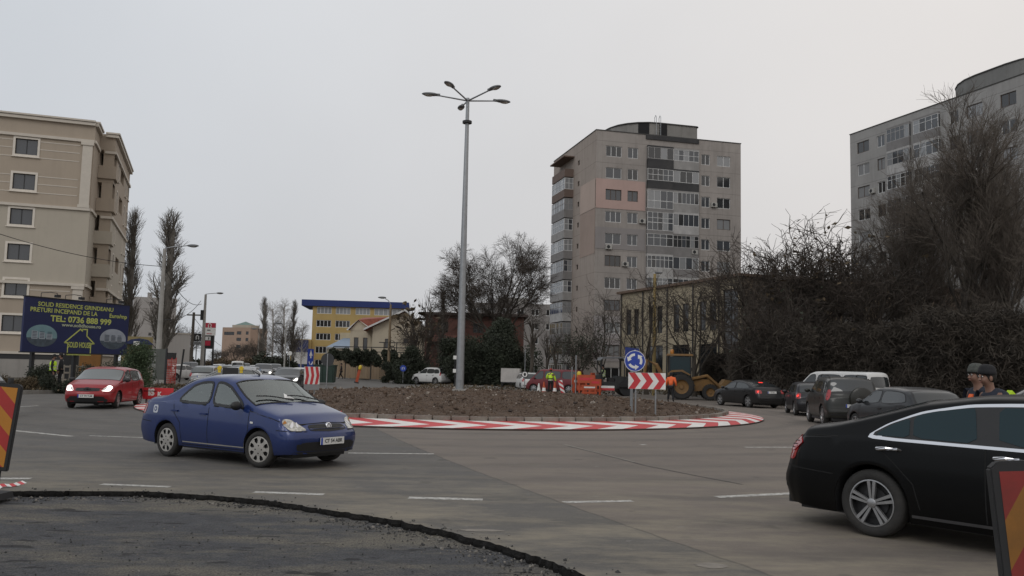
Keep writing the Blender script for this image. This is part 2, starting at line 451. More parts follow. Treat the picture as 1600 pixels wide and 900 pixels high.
# painted lane dashes and lines (flat quads between pixel-measured ground points)
def strip(p0, p1, w, name='lane_marking', m=MARK, z=0.004, segs=10):
    a, c = G(*p0), G(*p1); d = (c - a).normalized(); w = w * (1.3 if m is MARK else 1); s = Vector((-d.y, d.x, 0)) * w / 2
    vs = []; fs = []
    for i in range(segs + 1):
        q = a.lerp(c, i / segs); j = 1 + 0.12 * noise.noise(q * 5)
        vs += [q + s * j + Vector((0, 0, z)), q - s * j + Vector((0, 0, z))]
    for i in range(segs): fs.append((2 * i, 2 * i + 1, 2 * i + 3, 2 * i + 2))
    return MB().add(vs, fs).build(name, m, road)
for p0, p1, w in [((638, 778), (754, 781), 0.13), ((397, 769), (506, 773), 0.11), ((158, 757), (266, 761), 0.1), ((-10, 748), (48, 748), 0.12),
                  ((22, 673), (112, 682), 0.12), ((544, 708), (678, 709.5), 0.12), ((880, 785), (988, 783), 0.11),
                  ((1120, 777), (1262, 770), 0.13), ((1164, 699), (1262, 699), 0.12), ((5, 637), (60, 634), 0.12), ((140, 681), (225, 684), 0.08),
                  ((1300, 764), (1440, 758), 0.13), ((1000, 695), (1010, 695), 0.12)]:
    strip(p0, p1, w)
TAR = mat('tar_seam', (0.035, 0.033, 0.03), 0.7, 0, 0.3, 6)
PATCHM = mat('worn_patch', (0.20, 0.18, 0.155), 0.85, 0, 0.25, 9, 0.3, 60)
pl = [(888, 697), (945, 711), (1010, 728), (1090, 744), (1160, 757)]
for a, c in zip(pl[:-1], pl[1:]): strip(a, c, 0.035, 'tar_joint', TAR)
strip((880, 694), (990, 722), 0.09, 'worn_line', PATCHM, 0.003)
for (px, py, r1, r2) in [(1112, 884, 0.14, 0.11), (752, 829, 0.24, 0.07)]:
    c = G(px, py); pts = [(c.x + r1 * math.cos(t * PI / 10) * (1 + .15 * math.sin(3 * t)), c.y + r2 * math.sin(t * PI / 10) * (1 + .1 * math.cos(5 * t)), 0.003) for t in range(20)]
    MB().add(pts, [tuple(range(20))]).build('worn_patch', PATCHM, road)

# ---------------------------------------------------------------- raised verges and pavements with kerbs
def slab(name, poly, m, z=0.13, kerb=None, km=None):
    b = MB(); n = len(poly); km = km or KERBM
    b.add([(p.x, p.y, z) for p in poly], [tuple(range(n))])
    o = b.build(name, m, fix=False)
    if o.data.polygons[0].normal.z < 0: o.data.flip_normals()
    struct(o)
    if kerb:
        k = MB(); a, c = kerb
        for i in range(a, c):
            p, q = poly[i], poly[(i + 1) % n]; d = (q - p); L = d.length; d.normalize(); s = Vector((-d.y, d.x, 0)); cen = sum(poly, Vector()) / n
            if s.dot(cen - p) < 0: s = -s
            m_ = max(1, int(L / 1.0))
            for j in range(m_):
                u, v = p + d * (L * j / m_ + 0.006), p + d * (L * (j + 1) / m_ - 0.006)
                h = z + 0.02 + random.uniform(-.006, .006)
                k.add([u, v, v + s * 0.15, u + s * 0.15], [], 0)
                base = len(k.v) - 4
                k.v.extend([(q_[0], q_[1], h) for q_ in k.v[base:base + 4]]); k.v[base:base + 4] = [(q_[0], q_[1], -0.02) for q_ in k.v[base:base + 4]]
                k.f.extend([(base + 4, base + 5, base + 6, base + 7), (base, base + 1, base + 5, base + 4), (base + 1, base + 2, base + 6, base + 5), (base + 2, base + 3, base + 7, base + 6), (base + 3, base, base + 4, base + 7)]); k.m.extend([0] * 5)
        ko = k.build('kerb', km, o); ko['kind'] = 'stuff'
    return o
Pv = lambda L: [G(*p) for p in L]
slab('left_verge', Pv([(-160, 620), (0, 617), (118, 614), (180, 606), (228, 599), (262, 592), (300, 582), (345, 573.0)]) + [Vector((-70, 180, 0)), Vector((-120, 150, 0)), Vector((-120, 40, 0))], VERGE, kerb=(0, 7))
slab('left_pavement', Pv([(120, 612), (182, 604), (230, 597.5), (264, 590.5), (302, 581.2), (346, 572.5), (338, 572.5), (286, 581.2), (240, 590), (190, 598), (120, 606)]), PAVE, z=0.138)
slab('far_verge', Pv([(490, 580), (500, 583.5), (600, 590.5), (640, 593.5), (716, 597), (760, 600), (800, 601.5), (870, 606), (940, 611), (1060, 618), (1110, 623), (1240, 627), (1420, 630), (1600, 634), (1800, 640)]) + [Vector((60, 150, 0)), Vector((-40, 330, 0))], VERGE, kerb=(1, 14))
slab('far_pavement', Pv([(520, 584), (600, 589.2), (700, 595), (700, 592.2), (600, 586.4), (530, 582)]), PAVE, z=0.138)
slab('divider_pavement', Pv([(505, 587), (560, 592.5), (640, 599.5), (740, 606.5), (830, 611.5), (830, 609), (740, 603.2), (640, 596.8), (560, 590.5), (505, 585.5)]), PAVE, z=0.12, kerb=(0, 4))

# ---------------------------------------------------------------- roundabout island
IC = Vector((-2.2, 36.0, 0)); RI, RO = 10.85, 12.2
def soil_h(x, y):
    d = math.hypot(x - IC.x, y - IC.y) / (RI - 0.15)
    base = 0.22 + 0.50 * max(0, 1 - d ** 2.4)
    n1 = noise.fractal(Vector((x * 0.9, y * 0.9, 3)), 0.9, 2.0, 5) * 0.10
    n2 = abs(noise.noise(Vector((x * 4, y * 4, 1)))) * 0.07
    return base + (n1 + n2) * min(1, max(0, (1 - d) * 9))
nr, na = 105, 300; vs = [(IC.x, IC.y, soil_h(IC.x, IC.y))]; fs = []
for i in range(1, nr + 1):
    r = (RI - 0.15) * i / nr
    for k in range(na):
        t = 2 * PI * k / na; x, y = IC.x + r * math.cos(t), IC.y + r * math.sin(t); vs.append((x, y, soil_h(x, y)))
for k in range(na): fs.append((0, 1 + k, 1 + (k + 1) % na))
for i in range(nr - 1):
    a, c = 1 + i * na, 1 + (i + 1) * na
    for k in range(na):
        k2 = (k + 1) % na; fs.append((a + k, c + k, c + k2, a + k2))
island = struct(MB().add(vs, fs).build('island_soil', SOIL, None, True, None))
ks = MB(); L = 2 * PI * RI / 128
ks.box((-0.075, -L / 2 + 0.018, -0.02), (0.075, L / 2 - 0.018, 0.30))
KM = [ks.mesh('kerb_stone', mm) for mm in (mat('kerb_stone_a', (0.20, 0.175, 0.15), 0.95, 0, 0.3, 4, 0.5, 40, dirt=0.7, dirt_col=(0.075, 0.055, 0.042)), mat('kerb_stone_b', (0.25, 0.225, 0.195), 0.95, 0, 0.25, 4, 0.5, 40, dirt=0.5, dirt_col=(0.1, 0.08, 0.06)))]
for me in KM:
    bq = bmesh.new(); bq.from_mesh(me); bmesh.ops.bevel(bq, geom=bq.edges[:], offset=0.012, segments=1, affect='EDGES'); bq.to_mesh(me); bq.free()
for k in range(128):
    t = 2 * PI * (k + 0.5) / 128
    o = link('kerb_stone', KM[random.random() < 0.3], island, (IC.x + RI * math.cos(t), IC.y + RI * math.sin(t), random.uniform(-.008, .01)), (random.uniform(-.02, .02), random.uniform(-.03, .03), t + random.uniform(-.015, .015)))
# clods and stones on the soil
pts = []
for i in range(14000):
    r = (RI - 0.3) * math.sqrt(random.random()); t = random.random() * 2 * PI
    x, y = IC.x + r * math.cos(t), IC.y + r * math.sin(t)
    s = random.uniform(0.012, 0.04) if random.random() < 0.96 else random.uniform(0.05, 0.11)
    pts.append((Vector((x, y, soil_h(x, y) + s * 0.2)), s))
o = crumbs('soil_clods', pts, [SOIL] * 11 + [mat('stone_pale', (0.30, 0.26, 0.22), 0.9), mat('clod_dark', (0.045, 0.033, 0.026), 0.95)]); o['kind'] = 'stuff'
# red and white chevron apron round the island
APR = [mat('apron_white', (0.70, 0.68, 0.65), 0.6, 0, 0.08, 3, 0.1, 30, dirt=0.35, dirt_col=(0.35, 0.3, 0.26)), mat('apron_red', (0.50, 0.045, 0.05), 0.6, 0, 0.12, 3, 0.1, 30, dirt=0.3, dirt_col=(0.25, 0.09, 0.07))]
NB = 92; step = 2 * PI / NB; ri, ro, rm = RI + 0.08, RO, RO - 0.52
def ap_pt(r, s, z=None):
    # arms swept back on both sides of the apex line
    if r >= rm: off = -1.0 * (r - rm) / (ro - rm)
    else: off = -1.45 * (rm - r) / (rm - ri)
    t = s + off / RO
    zz = 0.05 + 0.13 * (ro - r) / (ro - ri)
    return (IC.x + r * math.cos(t), IC.y + r * math.sin(t), zz if z is None else z)
rs = [ri, (ri + rm) / 2, rm, (rm + ro) / 2, ro]
for k in range(NB):
    s0 = k * step; b = MB(); vs = []; fs = []
    for r in rs:
        for j in range(4): vs.append(ap_pt(r, s0 + (step - 0.0005) * j / 3))
    for i in range(4):
        for j in range(3): fs.append((i * 4 + j, (i + 1) * 4 + j, (i + 1) * 4 + j + 1, i * 4 + j + 1))
    b.add(vs, fs)
    b.build('apron_panel', APR[k % 2], island, fix=False)
b = MB(); vs = []; fs = []
for k in range(184):
    t = 2 * PI * k / 184
    for r, z in ((ro + 0.002, 0.05), (ro + 0.015, 0.03), (ro + 0.012, -0.01)):
        vs.append((IC.x + r * math.cos(t), IC.y + r * math.sin(t), z))
for k in range(184):
    j = (k + 1) % 184
    for i in range(2): fs.append((k * 3 + i, j * 3 + i, j * 3 + i + 1, k * 3 + i + 1))
b.add(vs, fs).build('apron_edge', mat('apron_edge', (0.05, 0.035, 0.03), 0.9), island)
# dirt washed onto the road at the island's right tip
c = G(1195, 659)
# ================================================================ buildings
def wall_mat(name, col, var=0.1, panel=None, dirt=0.35, dirt_col=None, streak=True):
    g = NG(name); col = tuple(col); dc = dirt_col or tuple(k * 0.5 for k in col)
    c = g.mix(g.rng(g.noise(0.35, 7, 0.65), 0.3, 0.7), tuple(k * (1 - var) for k in col), tuple(k * (1 + var) for k in col))
    if streak: c = g.mix(g.rng(g.noise(1.0, 7, 0.7, g.mapping((1.6, 1.6, 0.14))), 0.48, 0.72, 0, dirt), c, dc)
    c = g.mix(g.rng(g.noise(0.8, 8, 0.7), 0.55, 0.75, 0, dirt), c, dc)
    if panel:
        x, y, z = g.xy()
        fz = g.math('ABSOLUTE', g.math('SUBTRACT', g.math('FRACT', g.math('DIVIDE', z, panel)), 0.5))
        c = g.mix(g.rng(fz, 0.485, 0.498, 0, 0.65), c, tuple(k * 0.35 for k in col))
    g.bump(g.noise(25, 5, 0.7), 0.3, 0.02)
    return g.done(c, 0.9)
PANE = glass('window_pane', (0.045, 0.05, 0.058), 0.08)
PANE_L = glass('window_pane_curtained', (0.22, 0.225, 0.23), 0.15)
PANE_D = glass('window_pane_dark', (0.015, 0.016, 0.018), 0.1)
FR_W = mat('frame_white', (0.62, 0.62, 0.61), 0.5, 0, 0.08, dirt=0.2)
FR_B = mat('frame_brown', (0.085, 0.06, 0.045), 0.6, 0, 0.15)
FR_D = mat('frame_black', (0.02, 0.02, 0.022), 0.5, 0, 0.1)
FR_C = mat('frame_cream', (0.66, 0.61, 0.54), 0.7, 0, 0.06)

class Face:
    """one facade: s runs along it, z up, outward is local -y"""
    def __init__(s, th, loc, rz): s.th, s.loc, s.rz = th, Vector(loc), rz; s.Rm = Matrix.Rotation(rz, 4, 'Z'); s.open = []
    def at(s, x, z, o=0): return s.loc + (s.Rm @ Vector((x, -o, z)))
    def put(s, name, me, x, z, o=0, parent=None):
        return link(name, me, s.th, s.at(x, z, o), (0, 0, s.rz))
    def box(s, name, m, x0, x1, z0, z1, o0, o1):
        b = MB().box((x0, -o1, z0), (x1, -o0, z1))
        return b.build(name, m, s.th, loc=s.loc, rot=(0, 0, s.rz))
    def wall(s, W, z0, z1, m, name='wall', depth=0.22, thick=0.3):
        op = s.open
        xs = sorted({0.0, W} | {round(v, 3) for o in op for v in o[:2] if 0 < v < W})
        zs = sorted({z0, z1} | {round(v, 3) for o in op for v in o[2:] if z0 < v < z1})
        b = MB(); idx = {}
        def V(x, z, d):
            k = (x, z, d)
            if k not in idx: idx[k] = len(b.v); b.v.append((x, d, z))
            return idx[k]
        solid = {}
        for i in range(len(xs) - 1):
            for j in range(len(zs) - 1):
                cx, cz = (xs[i] + xs[i + 1]) / 2, (zs[j] + zs[j + 1]) / 2
                solid[i, j] = not any(o[0] < cx < o[1] and o[2] < cz < o[3] for o in op)
        for (i, j), ok in solid.items():
            x0, x1, a, c = xs[i], xs[i + 1], zs[j], zs[j + 1]
            if ok: b.f.append((V(x0, a, 0), V(x1, a, 0), V(x1, c, 0), V(x0, c, 0))); b.m.append(0)
            else:
                for (di, dj, p, q) in ((-1, 0, (x0, a), (x0, c)), (1, 0, (x1, c), (x1, a)), (0, -1, (x1, a), (x0, a)), (0, 1, (x0, c), (x1, c))):
                    if solid.get((i + di, j + dj), False):
                        b.f.append((V(*p, 0), V(*q, 0), V(*q, depth), V(*p, depth))); b.m.append(0)
        return b.build(name, m, s.th, loc=s.loc, rot=(0, 0, s.rz), fix=False)
WCACHE = {}
def window(F, x0, x1, z0, z1, cols=2, fm=FR_W, pm=PANE, depth=0.12, trans=False, sill=False, fw=0.07, rows=1, sur=None):
    F.open.append((x0, x1, z0, z1))
    w, h = round(x1 - x0, 2), round(z1 - z0, 2)
    k = (w, h, cols, fm.name, trans, sill, fw, rows, sur)
    if k not in WCACHE:
        b = MB()
        for lo, hi in (((0, 0), (w, fw)), ((0, h - fw), (w, h)), ((0, fw), (fw, h - fw)), ((w - fw, fw), (w, h - fw))):
            b.box((lo[0], -0.03, lo[1]), (hi[0], 0.04, hi[1]))
        for i in range(1, cols):
            c = w * i / cols; b.box((c - fw * .55, -0.025, fw), (c + fw * .55, 0.035, h - fw))
        for i in range(1, rows):
            c = h * i / rows; b.box((fw, -0.02, c - fw * .4), (w - fw, 0.03, c + fw * .4))
        if trans: b.box((fw, -0.022, h * .72 - .03), (w - fw, 0.032, h * .72 + .03))
        if sill: b.box((-0.06, -0.2, -0.06), (w + .06, 0.05, -0.002), 1)
        if sur:
            q = sur
            for lo, hi in (((-q, h), (w + q, h + q)), ((-q, -q), (w + q, 0)), ((-q, 0), (0, h)), ((w, 0), (w + q, h))):
                b.box((lo[0], -depth - .05, lo[1]), (hi[0], -depth + .01, hi[1]), 1)
            b.box((-q - .08, -depth - .12, -q - .06), (w + q + .08, -depth + .01, -q - .001), 1)
        me = b.mesh('window', [fm, FR_C if sur else CONCRETE])
        p = MB(); p.add([(fw, 0.0, fw), (w - fw, 0.0, fw), (w - fw, 0.0, h - fw), (fw, 0.0, h - fw)], [(0, 1, 2, 3)])
        WCACHE[k] = (me, {})
        WCACHE[k][1]['p'] = p
    me, pc = WCACHE[k]
    if pm.name not in pc: pc[pm.name] = pc['p'].mesh('pane', pm, fix=False)
    o = F.put('window', me, x0, z0, -depth)
    link('pane', pc[pm.name], o)
    return o
def roof_box(th, pts, z, m, name='roof'):
    b = MB(); b.add([(x, y, z) for x, y in pts], [tuple(range(len(pts)))]); return b.build(name, m, th, fix=False)
ROOF = mat('roof_bitumen', (0.07, 0.068, 0.065), 0.9, 0, 0.2, 0.6)
GREYW = wall_mat('tower_render', (0.315, 0.286, 0.264), 0.13, 2.75, 0.5)
GREYW2 = wall_mat('tower_render_dark', (0.31, 0.30, 0.288), 0.1, 2.75, 0.35)
SIDEW = wall_mat('tower_side', (0.33, 0.28, 0.243), 0.1, 2.75, 0.4)
PINK = wall_mat('pink_insulation', (0.44, 0.315, 0.28), 0.05, None, 0.15)
PEACH = wall_mat('peach_insulation', (0.43, 0.34, 0.29), 0.05, None, 0.12)
PALE = wall_mat('pale_paint', (0.36, 0.335, 0.33), 0.06, None, 0.25)
BLK = wall_mat('bitumen_black', (0.012, 0.012, 0.013), 0.2, None, 0.1)
ROOMW = wall_mat('roof_room_render', (0.23, 0.22, 0.205), 0.12, None, 0.5)
PARA = [mat('parapet_%d' % i, c, 0.8, 0, 0.12, 1.5, dirt=0.4, dirt_col=(0.1, 0.095, 0.09)) for i, c in enumerate([(0.035, 0.035, 0.037), (0.30, 0.29, 0.28), (0.21, 0.2, 0.195), (0.42, 0.41, 0.4), (0.14, 0.095, 0.075)])]

def glazed_bay(F, x0, x1, zf, style, proj=0.35, fh=2.75, seed=0):
    """one glazed balcony bay: parapet below, window band above"""
    rnd = random.Random(seed); hp = {0: 0.95, 1: 1.0, 2: 0.12, 3: 0.9}[style]
    W = x1 - x0; top = fh - 0.32
    b = MB().box((0, -proj, -0.12), (W, 0.02, -0.001)).box((0, -proj, 0), (W, -proj + 0.08, hp - .001)).box((0, -proj + .08, 0), (.08, 0.02, hp)).box((W - .08, -proj + .08, 0), (W, .02, hp))
    pm = PARA[{0: 0, 1: 1, 2: 2, 3: rnd.choice((2, 2, 3))}[style]]
    F.put('balcony', b.mesh('balcony', pm), x0, zf); F.put('balcony_lintel', MB().box((0, -proj, top + .002), (W, .02, top + .2)).mesh('balcony_lintel', pm), x0, zf)
    fm = rnd.choice((FR_W, FR_W, FR_W, PARA[3]))
    fr = MB(); h0, h1 = hp, top; n = rnd.choice((4, 5, 6)); y = -proj + 0.04; t = 0.05
    fr.box((0, y - .03, h0), (W, y + .03, h0 + t)).box((0, y - .03, h1 - t), (W, y + .03, h1))
    for i in range(n + 1):
        x = (W - t) * i / n; fr.box((x, y - .028, h0 + t), (x + t, y + .028, h1 - t))
    zr = h0 + (h1 - h0) * rnd.choice((0.5, 0.68))
    if rnd.random() < 0.8: fr.box((t, y - .02, zr - .025), (W - t, y + .02, zr + .025))
    if style == 2: fr.box((t, y - .021, h0 + .95), (W - t, y + .021, h0 + 1.02))
    for sx in (0, W - t): fr.box((sx, y + .03, h0 + .01), (sx + t, .01, h0 + .06)).box((sx, y + .03, h1 - .06), (sx + t, .01, h1 - .01))
    g = F.put('balcony_glazing', fr.mesh('balcony_glazing', fm), x0, zf)
    p = MB()
    for i in range(n):
        xa, xb = (W - t) * i / n + t, (W - t) * (i + 1) / n
        p.add([(xa, y, h0 + t), (xb, y, h0 + t), (xb, y, h1 - t), (xa, y, h1 - t)], [(0, 1, 2, 3)], rnd.choice((0, 0, 1, 2)))
    for sx in (0.02, W - .02): p.add([(sx, y, h0), (sx, 0, h0), (sx, 0, h1), (sx, y, h1)], [(0, 1, 2, 3)], 0)
    link('pane', p.mesh('pane', [PANE, PANE_L, PANE_D], fix=False), g)

def stadium(x0, x1, y0, y1, n=12):
    r = (y1 - y0) / 2; c = (y0 + y1) / 2; pts = []
    for i in range(n + 1):
        t = PI / 2 + PI * i / n; pts.append((x0 + r + r * math.cos(t), c + r * math.sin(t)))
    for i in range(n + 1):
        t = -PI / 2 + PI * i / n; pts.append((x1 - r + r * math.cos(t), c + r * math.sin(t)))
    return pts

FL = [29 - 2.75 * k for k in range(11)]      # window centre heights
# ---- middle tower block
A = AT(932, 203, 105.0); ang = R(14.6)
tw = thing('apartment_block', 'ten storey grey concrete block with pink insulated patch and black rooftop room, centre right', 'apartment block', (A.x, A.y, 0), ang)
W_, D_, H_ = 19.9, 17.5, A.z
F = Face(tw, (0, 0, 0), 0)
rnd = random.Random(5)
for k, zc in enumerate(FL):
    zf = zc - 1.5
    fm = FR_W if rnd.random() < .8 else FR_B
    window(F, 1.3, 3.4, zc - .68, zc + .68, rnd.choice((2, 3, 3)), fm if k != 2 else FR_B, rnd.choice((PANE, PANE_D, PANE_L)), trans=False)
    window(F, 4.2, 5.6, zc - .68, zc + .68, 2, FR_W if k != 2 else FR_B, rnd.choice((PANE, PANE_D)))
    window(F, 14.3, 15.5, zc - .68, zc + .68, 2, FR_W, rnd.choice((PANE, PANE_D)))
    window(F, 16.5, 18.4, zc - .68, zc + .68, 2, rnd.choice((FR_W, FR_W, FR_B)), rnd.choice((PANE, PANE_D, PANE_L)))
    glazed_bay(F, 6.75, 10.25, zf, [0, 0, 2, 2, 3, 3, 3, 3, 3, 3, 3][k], 0.4, seed=k)
    glazed_bay(F, 10.32, 13.85, zf, [1, 0, 1, 3, 3, 3, 3, 3, 3, 3, 3][k], 0.25, seed=50 + k)
    if k == 3:
        for q in (1.25, 16.45): pass
F.wall(W_, -0.3, H_, GREYW)
# insulated / painted patches, proud of the wall, cut round the windows
def patch(F, x0, x1, z0, z1, m, o=0.05, name='wall_panel'):
    op = [q for q in F.open if q[0] > x0 - .1 and q[1] < x1 + .1 and q[2] > z0 and q[3] < z1]
    P = Face(F.th, F.at(x0, 0, o), F.rz)
    P.open = [(q[0] - x0, q[1] - x0, q[2], q[3]) for q in op]
    w = P.wall(x1 - x0, z0, z1, m, name, depth=o)
    F.box(name + '_edge', m, x0 - .001, x0 + .02, z0, z1, 0.001, o - .001)
    return w
zp = FL[2]
patch(F, 0.02, 6.6, zp - 1.75, zp + 1.95, PINK)
patch(F, 0.02, 6.6, FL[8] - 1.3, FL[8] + 1.45, PALE, 0.03)
patch(F, 0.02, 6.6, FL[4] - 1.3, FL[4] + 1.4, wall_mat('grey_insulation', (0.26, 0.24, 0.235), 0.05, None, 0.2), 0.04)
patch(F, 0.02, 6.6, FL[9] - 1.3, FL[9] + 1.28, wall_mat('grey_insulation_b', (0.29, 0.265, 0.26), 0.05, None, 0.2), 0.045)
Lf = Face(tw, (0, D_, 0), -PI / 2)       # left side: s runs from the back corner to the front corner
for k, zc in enumerate(FL): window(Lf, D_ - 6.9, D_ - 6.2, zc - .5, zc + .15, 1, FR_B, PANE_D, fw=.05)
Lf.wall(D_, -0.3, H_, SIDEW)
patch(Lf, D_ - 5.6, D_ - .02, zp - 1.75, zp + 1.95, PEACH)
patch(Lf, D_ - 5.6, D_ - .02, zp - 1.9 - 5.5, zp - 1.8, wall_mat('peach_render', (0.33, 0.255, 0.215), 0.07, None, 0.25), 0.03)
for k, zc in enumerate(FL):      # side balconies, projecting boxes
    rn = random.Random(200 + k); zf = zc - 1.5; x0, x1 = D_ - 14.2, D_ - 8.6
    st = 0 if k in (0, 1) else 3
    b = MB().box((0, -1.25, -.12), (5.6, .02, .0)).box((0, -1.25, 0), (5.6, -1.17, .95)).box((0, -1.17, 0), (.08, .02, .95)).box((5.52, -1.17, 0), (5.6, .02, .95))
    if k == 0: Lf.put('balcony_canopy', MB().box((-.3, -1.5, 2.5), (5.9, .02, 2.66)).mesh('balcony_canopy', PARA[4]), x0, zf)
    Lf.put('balcony', b.mesh('balcony', PARA[4] if k in (0, 1) else PARA[rn.choice((1, 2, 3))]), x0, zf)
    if k == 0: continue
    fr = MB()
    for z_ in (.95, 1.75, 2.42): fr.box((0, -1.24, z_), (5.6, -1.18, z_ + .06)).box((5.53, -1.18, z_), (5.59, .01, z_ + .06)).box((.01, -1.18, z_), (.07, .01, z_ + .06))
    for i in range(8): fr.box((5.54 * i / 7, -1.235, .95), (5.54 * i / 7 + .06, -1.185, 2.42))
    for i in range(3): fr.box((5.54, -1.2 + i * .55, .95), (5.6, -1.14 + i * .55, 2.42))
    g = Lf.put('balcony_glazing', fr.mesh('balcony_glazing', rn.choice((FR_W, PARA[3], PARA[1]))), x0, zf)
    p = MB()
    for i in range(7):
        xa = 5.54 * i / 7 + .06; p.add([(xa, -1.21, 1.0), (xa + .73, -1.21, 1.0), (xa + .73, -1.21, 2.4), (xa, -1.21, 2.4)], [(0, 1, 2, 3)], rn.choice((0, 0, 0, 1)))
    for i in range(2): p.add([(5.57, -1.16 + i * .58, 1.0), (5.57, -.6 + i * .58, 1.0), (5.57, -.6 + i * .58, 2.4), (5.57, -1.16 + i * .58, 2.4)], [(0, 1, 2, 3)], rn.choice((1, 1, 0)))
    link('pane', p.mesh('pane', [PANE, PANE_L], fix=False), g)
MB().box((W_ - .02, 0.02, -.3), (W_, D_, H_)).box((0.02, D_ - .02, -.3), (W_ - .02, D_, H_)).build('rear_wall', GREYW, tw)
roof_box(tw, [(0, 0), (W_, 0), (W_, D_), (0, D_)], H_ - .4, ROOF)
cp = MB()
for lo, hi in (((-.06, -.06), (W_ + .06, .24)), ((-.06, .24), (.24, D_ - .24)), ((W_ - .24, .24), (W_ + .06, D_ - .24)), ((-.06, D_ - .24), (W_ + .06, D_ + .06))):
    cp.box((*lo, H_), (*hi, H_ + .1))
cp.build('coping', mat('coping_dark', (0.06, 0.058, 0.055), 0.8), tw)
st = [p for p in stadium(3.6, 15.0, 0.9, 11.5) if p[0] < 9.2] + [(14.0, .9), (14.3, 1.2), (14.3, 11.5)]
b = MB(); b.prism(st, H_ - .4, H_ + 1.9, 'XY'); room = b.build('rooftop_room', ROOMW, tw)
b = MB(); b.prism([(x * 1.0 + (0.12 if x > 8 else -0.12), y + (.12 if y > 4 else -.12)) for x, y in st], H_ + 1.9, H_ + 2.02, 'XY'); b.build('rooftop_slab', mat('coping_dark'  , (0, 0, 0)), tw)
MB().box((8.86, 0.83, H_ - .35), (9.9, 0.898, H_ + 1.88)).build('bitumen_coat', BLK, tw)
bl = MB(); pts_ = [p for p in st if p[0] < 8.85 and p[1] < 5.4]
for p, q in zip(pts_[:-1], pts_[1:]):
    c_ = Vector((8.9, 6.2)); P_, Q_ = Vector(p), Vector(q)
    P2, Q2 = P_ + (P_ - c_).normalized() * .05, Q_ + (Q_ - c_).normalized() * .05
    if P_.x > 5.4: bl.add([(P2.x, P2.y, H_ - .35), (Q2.x, Q2.y, H_ - .35), (Q2.x, Q2.y, H_ + 1.88), (P2.x, P2.y, H_ + 1.88)], [(0, 1, 2, 3)])
bl.build('bitumen_coat', BLK, tw, fix=False)
b = MB()
for x in (8.35, 8.95): b.tube([(x, .7, H_ - .3), (x, .7, H_ + 2.7), (x, .95, H_ + 2.95), (x, 1.25, H_ + 2.7), (x, 1.25, H_ + 2.1)], .035, 6)
for i in range(6): b.tube([(8.35, .7, H_ + .1 + i * .33), (8.95, .7, H_ + .1 + i * .33)], .02, 5)
b.build('ladder', STEEL, tw, True)
F.box('fascia', PARA[0], 6.6, 13.9, H_ - .55, H_ - .02, .02, .16)

# ---- right-hand tower
A = AT(1328, 211, 104.0); ang2 = R(-70.5); H2 = A.z
t2 = thing('apartment_block', 'grey concrete block rising behind the big bare trees at the right edge', 'apartment block', (A.x, A.y, 0), ang2)
F = Face(t2, (0, 0, 0), 0); FL2 = [H2 - 2.0 - 2.75 * k for k in range(11)]
for k, zc in enumerate(FL2):
    rn = random.Random(300 + k); zf = zc - 1.5
    for (a_, b_, n_) in ((1.2, 3.2, 2), (4.5, 5.7, 2), (15.0, 16.2, 2), (17.2, 19.2, 2), (21.3, 23.1, 2), (24.6, 25.8, 2), (35, 36.2, 2)):
        if k == 4 and a_ < 5: window(F, a_, b_, zc - .68, zc + .68, 1, FR_W, PANE_L, fw=.06); continue
        window(F, a_, b_, zc - .68, zc + .68, n_, rn.choice((FR_W, FR_W, FR_B)), rn.choice((PANE, PANE_D, PANE_D, PANE_L)))
    for (a_, b_) in ((6.3, 9.7), (10.3, 13.8), (27, 30.4), (31, 34)): glazed_bay(F, a_, b_, zf, 3 if k else 3, .3, seed=400 + k * 7 + int(a_))
F.wall(44, -.3, H2, GREYW2)
MB().box((0, 0.02, -.3), (.02, 14, H2)).box((.02, 14, -.3), (44, 14.02, H2)).box((43.98, .02, -.3), (44, 14, H2)).build('rear_wall', GREYW2, t2)
roof_box(t2, [(0, 0), (44, 0), (44, 14), (0, 14)], H2 - .3, ROOF)
F.box('coping', mat('coping_dark', (0, 0, 0)), -.06, 44.06, H2 + .001, H2 + .1, -.2, .06)
st = stadium(12.3, 27.5, .35, 12.0)
MB().prism(st, H2 - .3, H2 + 1.75, 'XY').build('rooftop_room', wall_mat('roof_room_grey', (0.19, 0.188, 0.18), .1, None, .4), t2)
MB().prism([(x, y * 1.0 + (.1 if y > 4 else -.1)) for x, y in st], H2 + 1.75, H2 + 1.86, 'XY').build('rooftop_slab', mat('coping_dark', (0, 0, 0)), t2)

# air conditioners and pipes hung on the two towers
acm = MB().box((0, -.32, 0), (.8, -.02, .55)).lathe([(0, -.325), (.2, -.325), (.22, -.322)], 16, 1, Matrix.Translation((.32, 0, .28)), axis='Y').mesh('air_conditioner', [mat('ac_casing', (.42, .41, .38), .6, 0, .1, dirt=.4), DARKMETAL])
Ft = Face(tw, (0, 0, 0), 0)
for x_, k_ in ((5.75, 3), (3.55, 5), (15.6, 6), (5.75, 8), (12.9, 4), (3.55, 9), (15.6, 2), (1.35, 4)): Ft.put('air_conditioner', acm, x_, FL[k_] - 1.35 if x_ < 2 or x_ > 12.8 and x_ < 13 else FL[k_] - .6)
for x_, k_ in ((3.4, 2), (5.8, 4), (19.4, 1), (16.3, 3), (3.4, 4)): F.put('air_conditioner', acm, x_, FL2[k_] - .5)
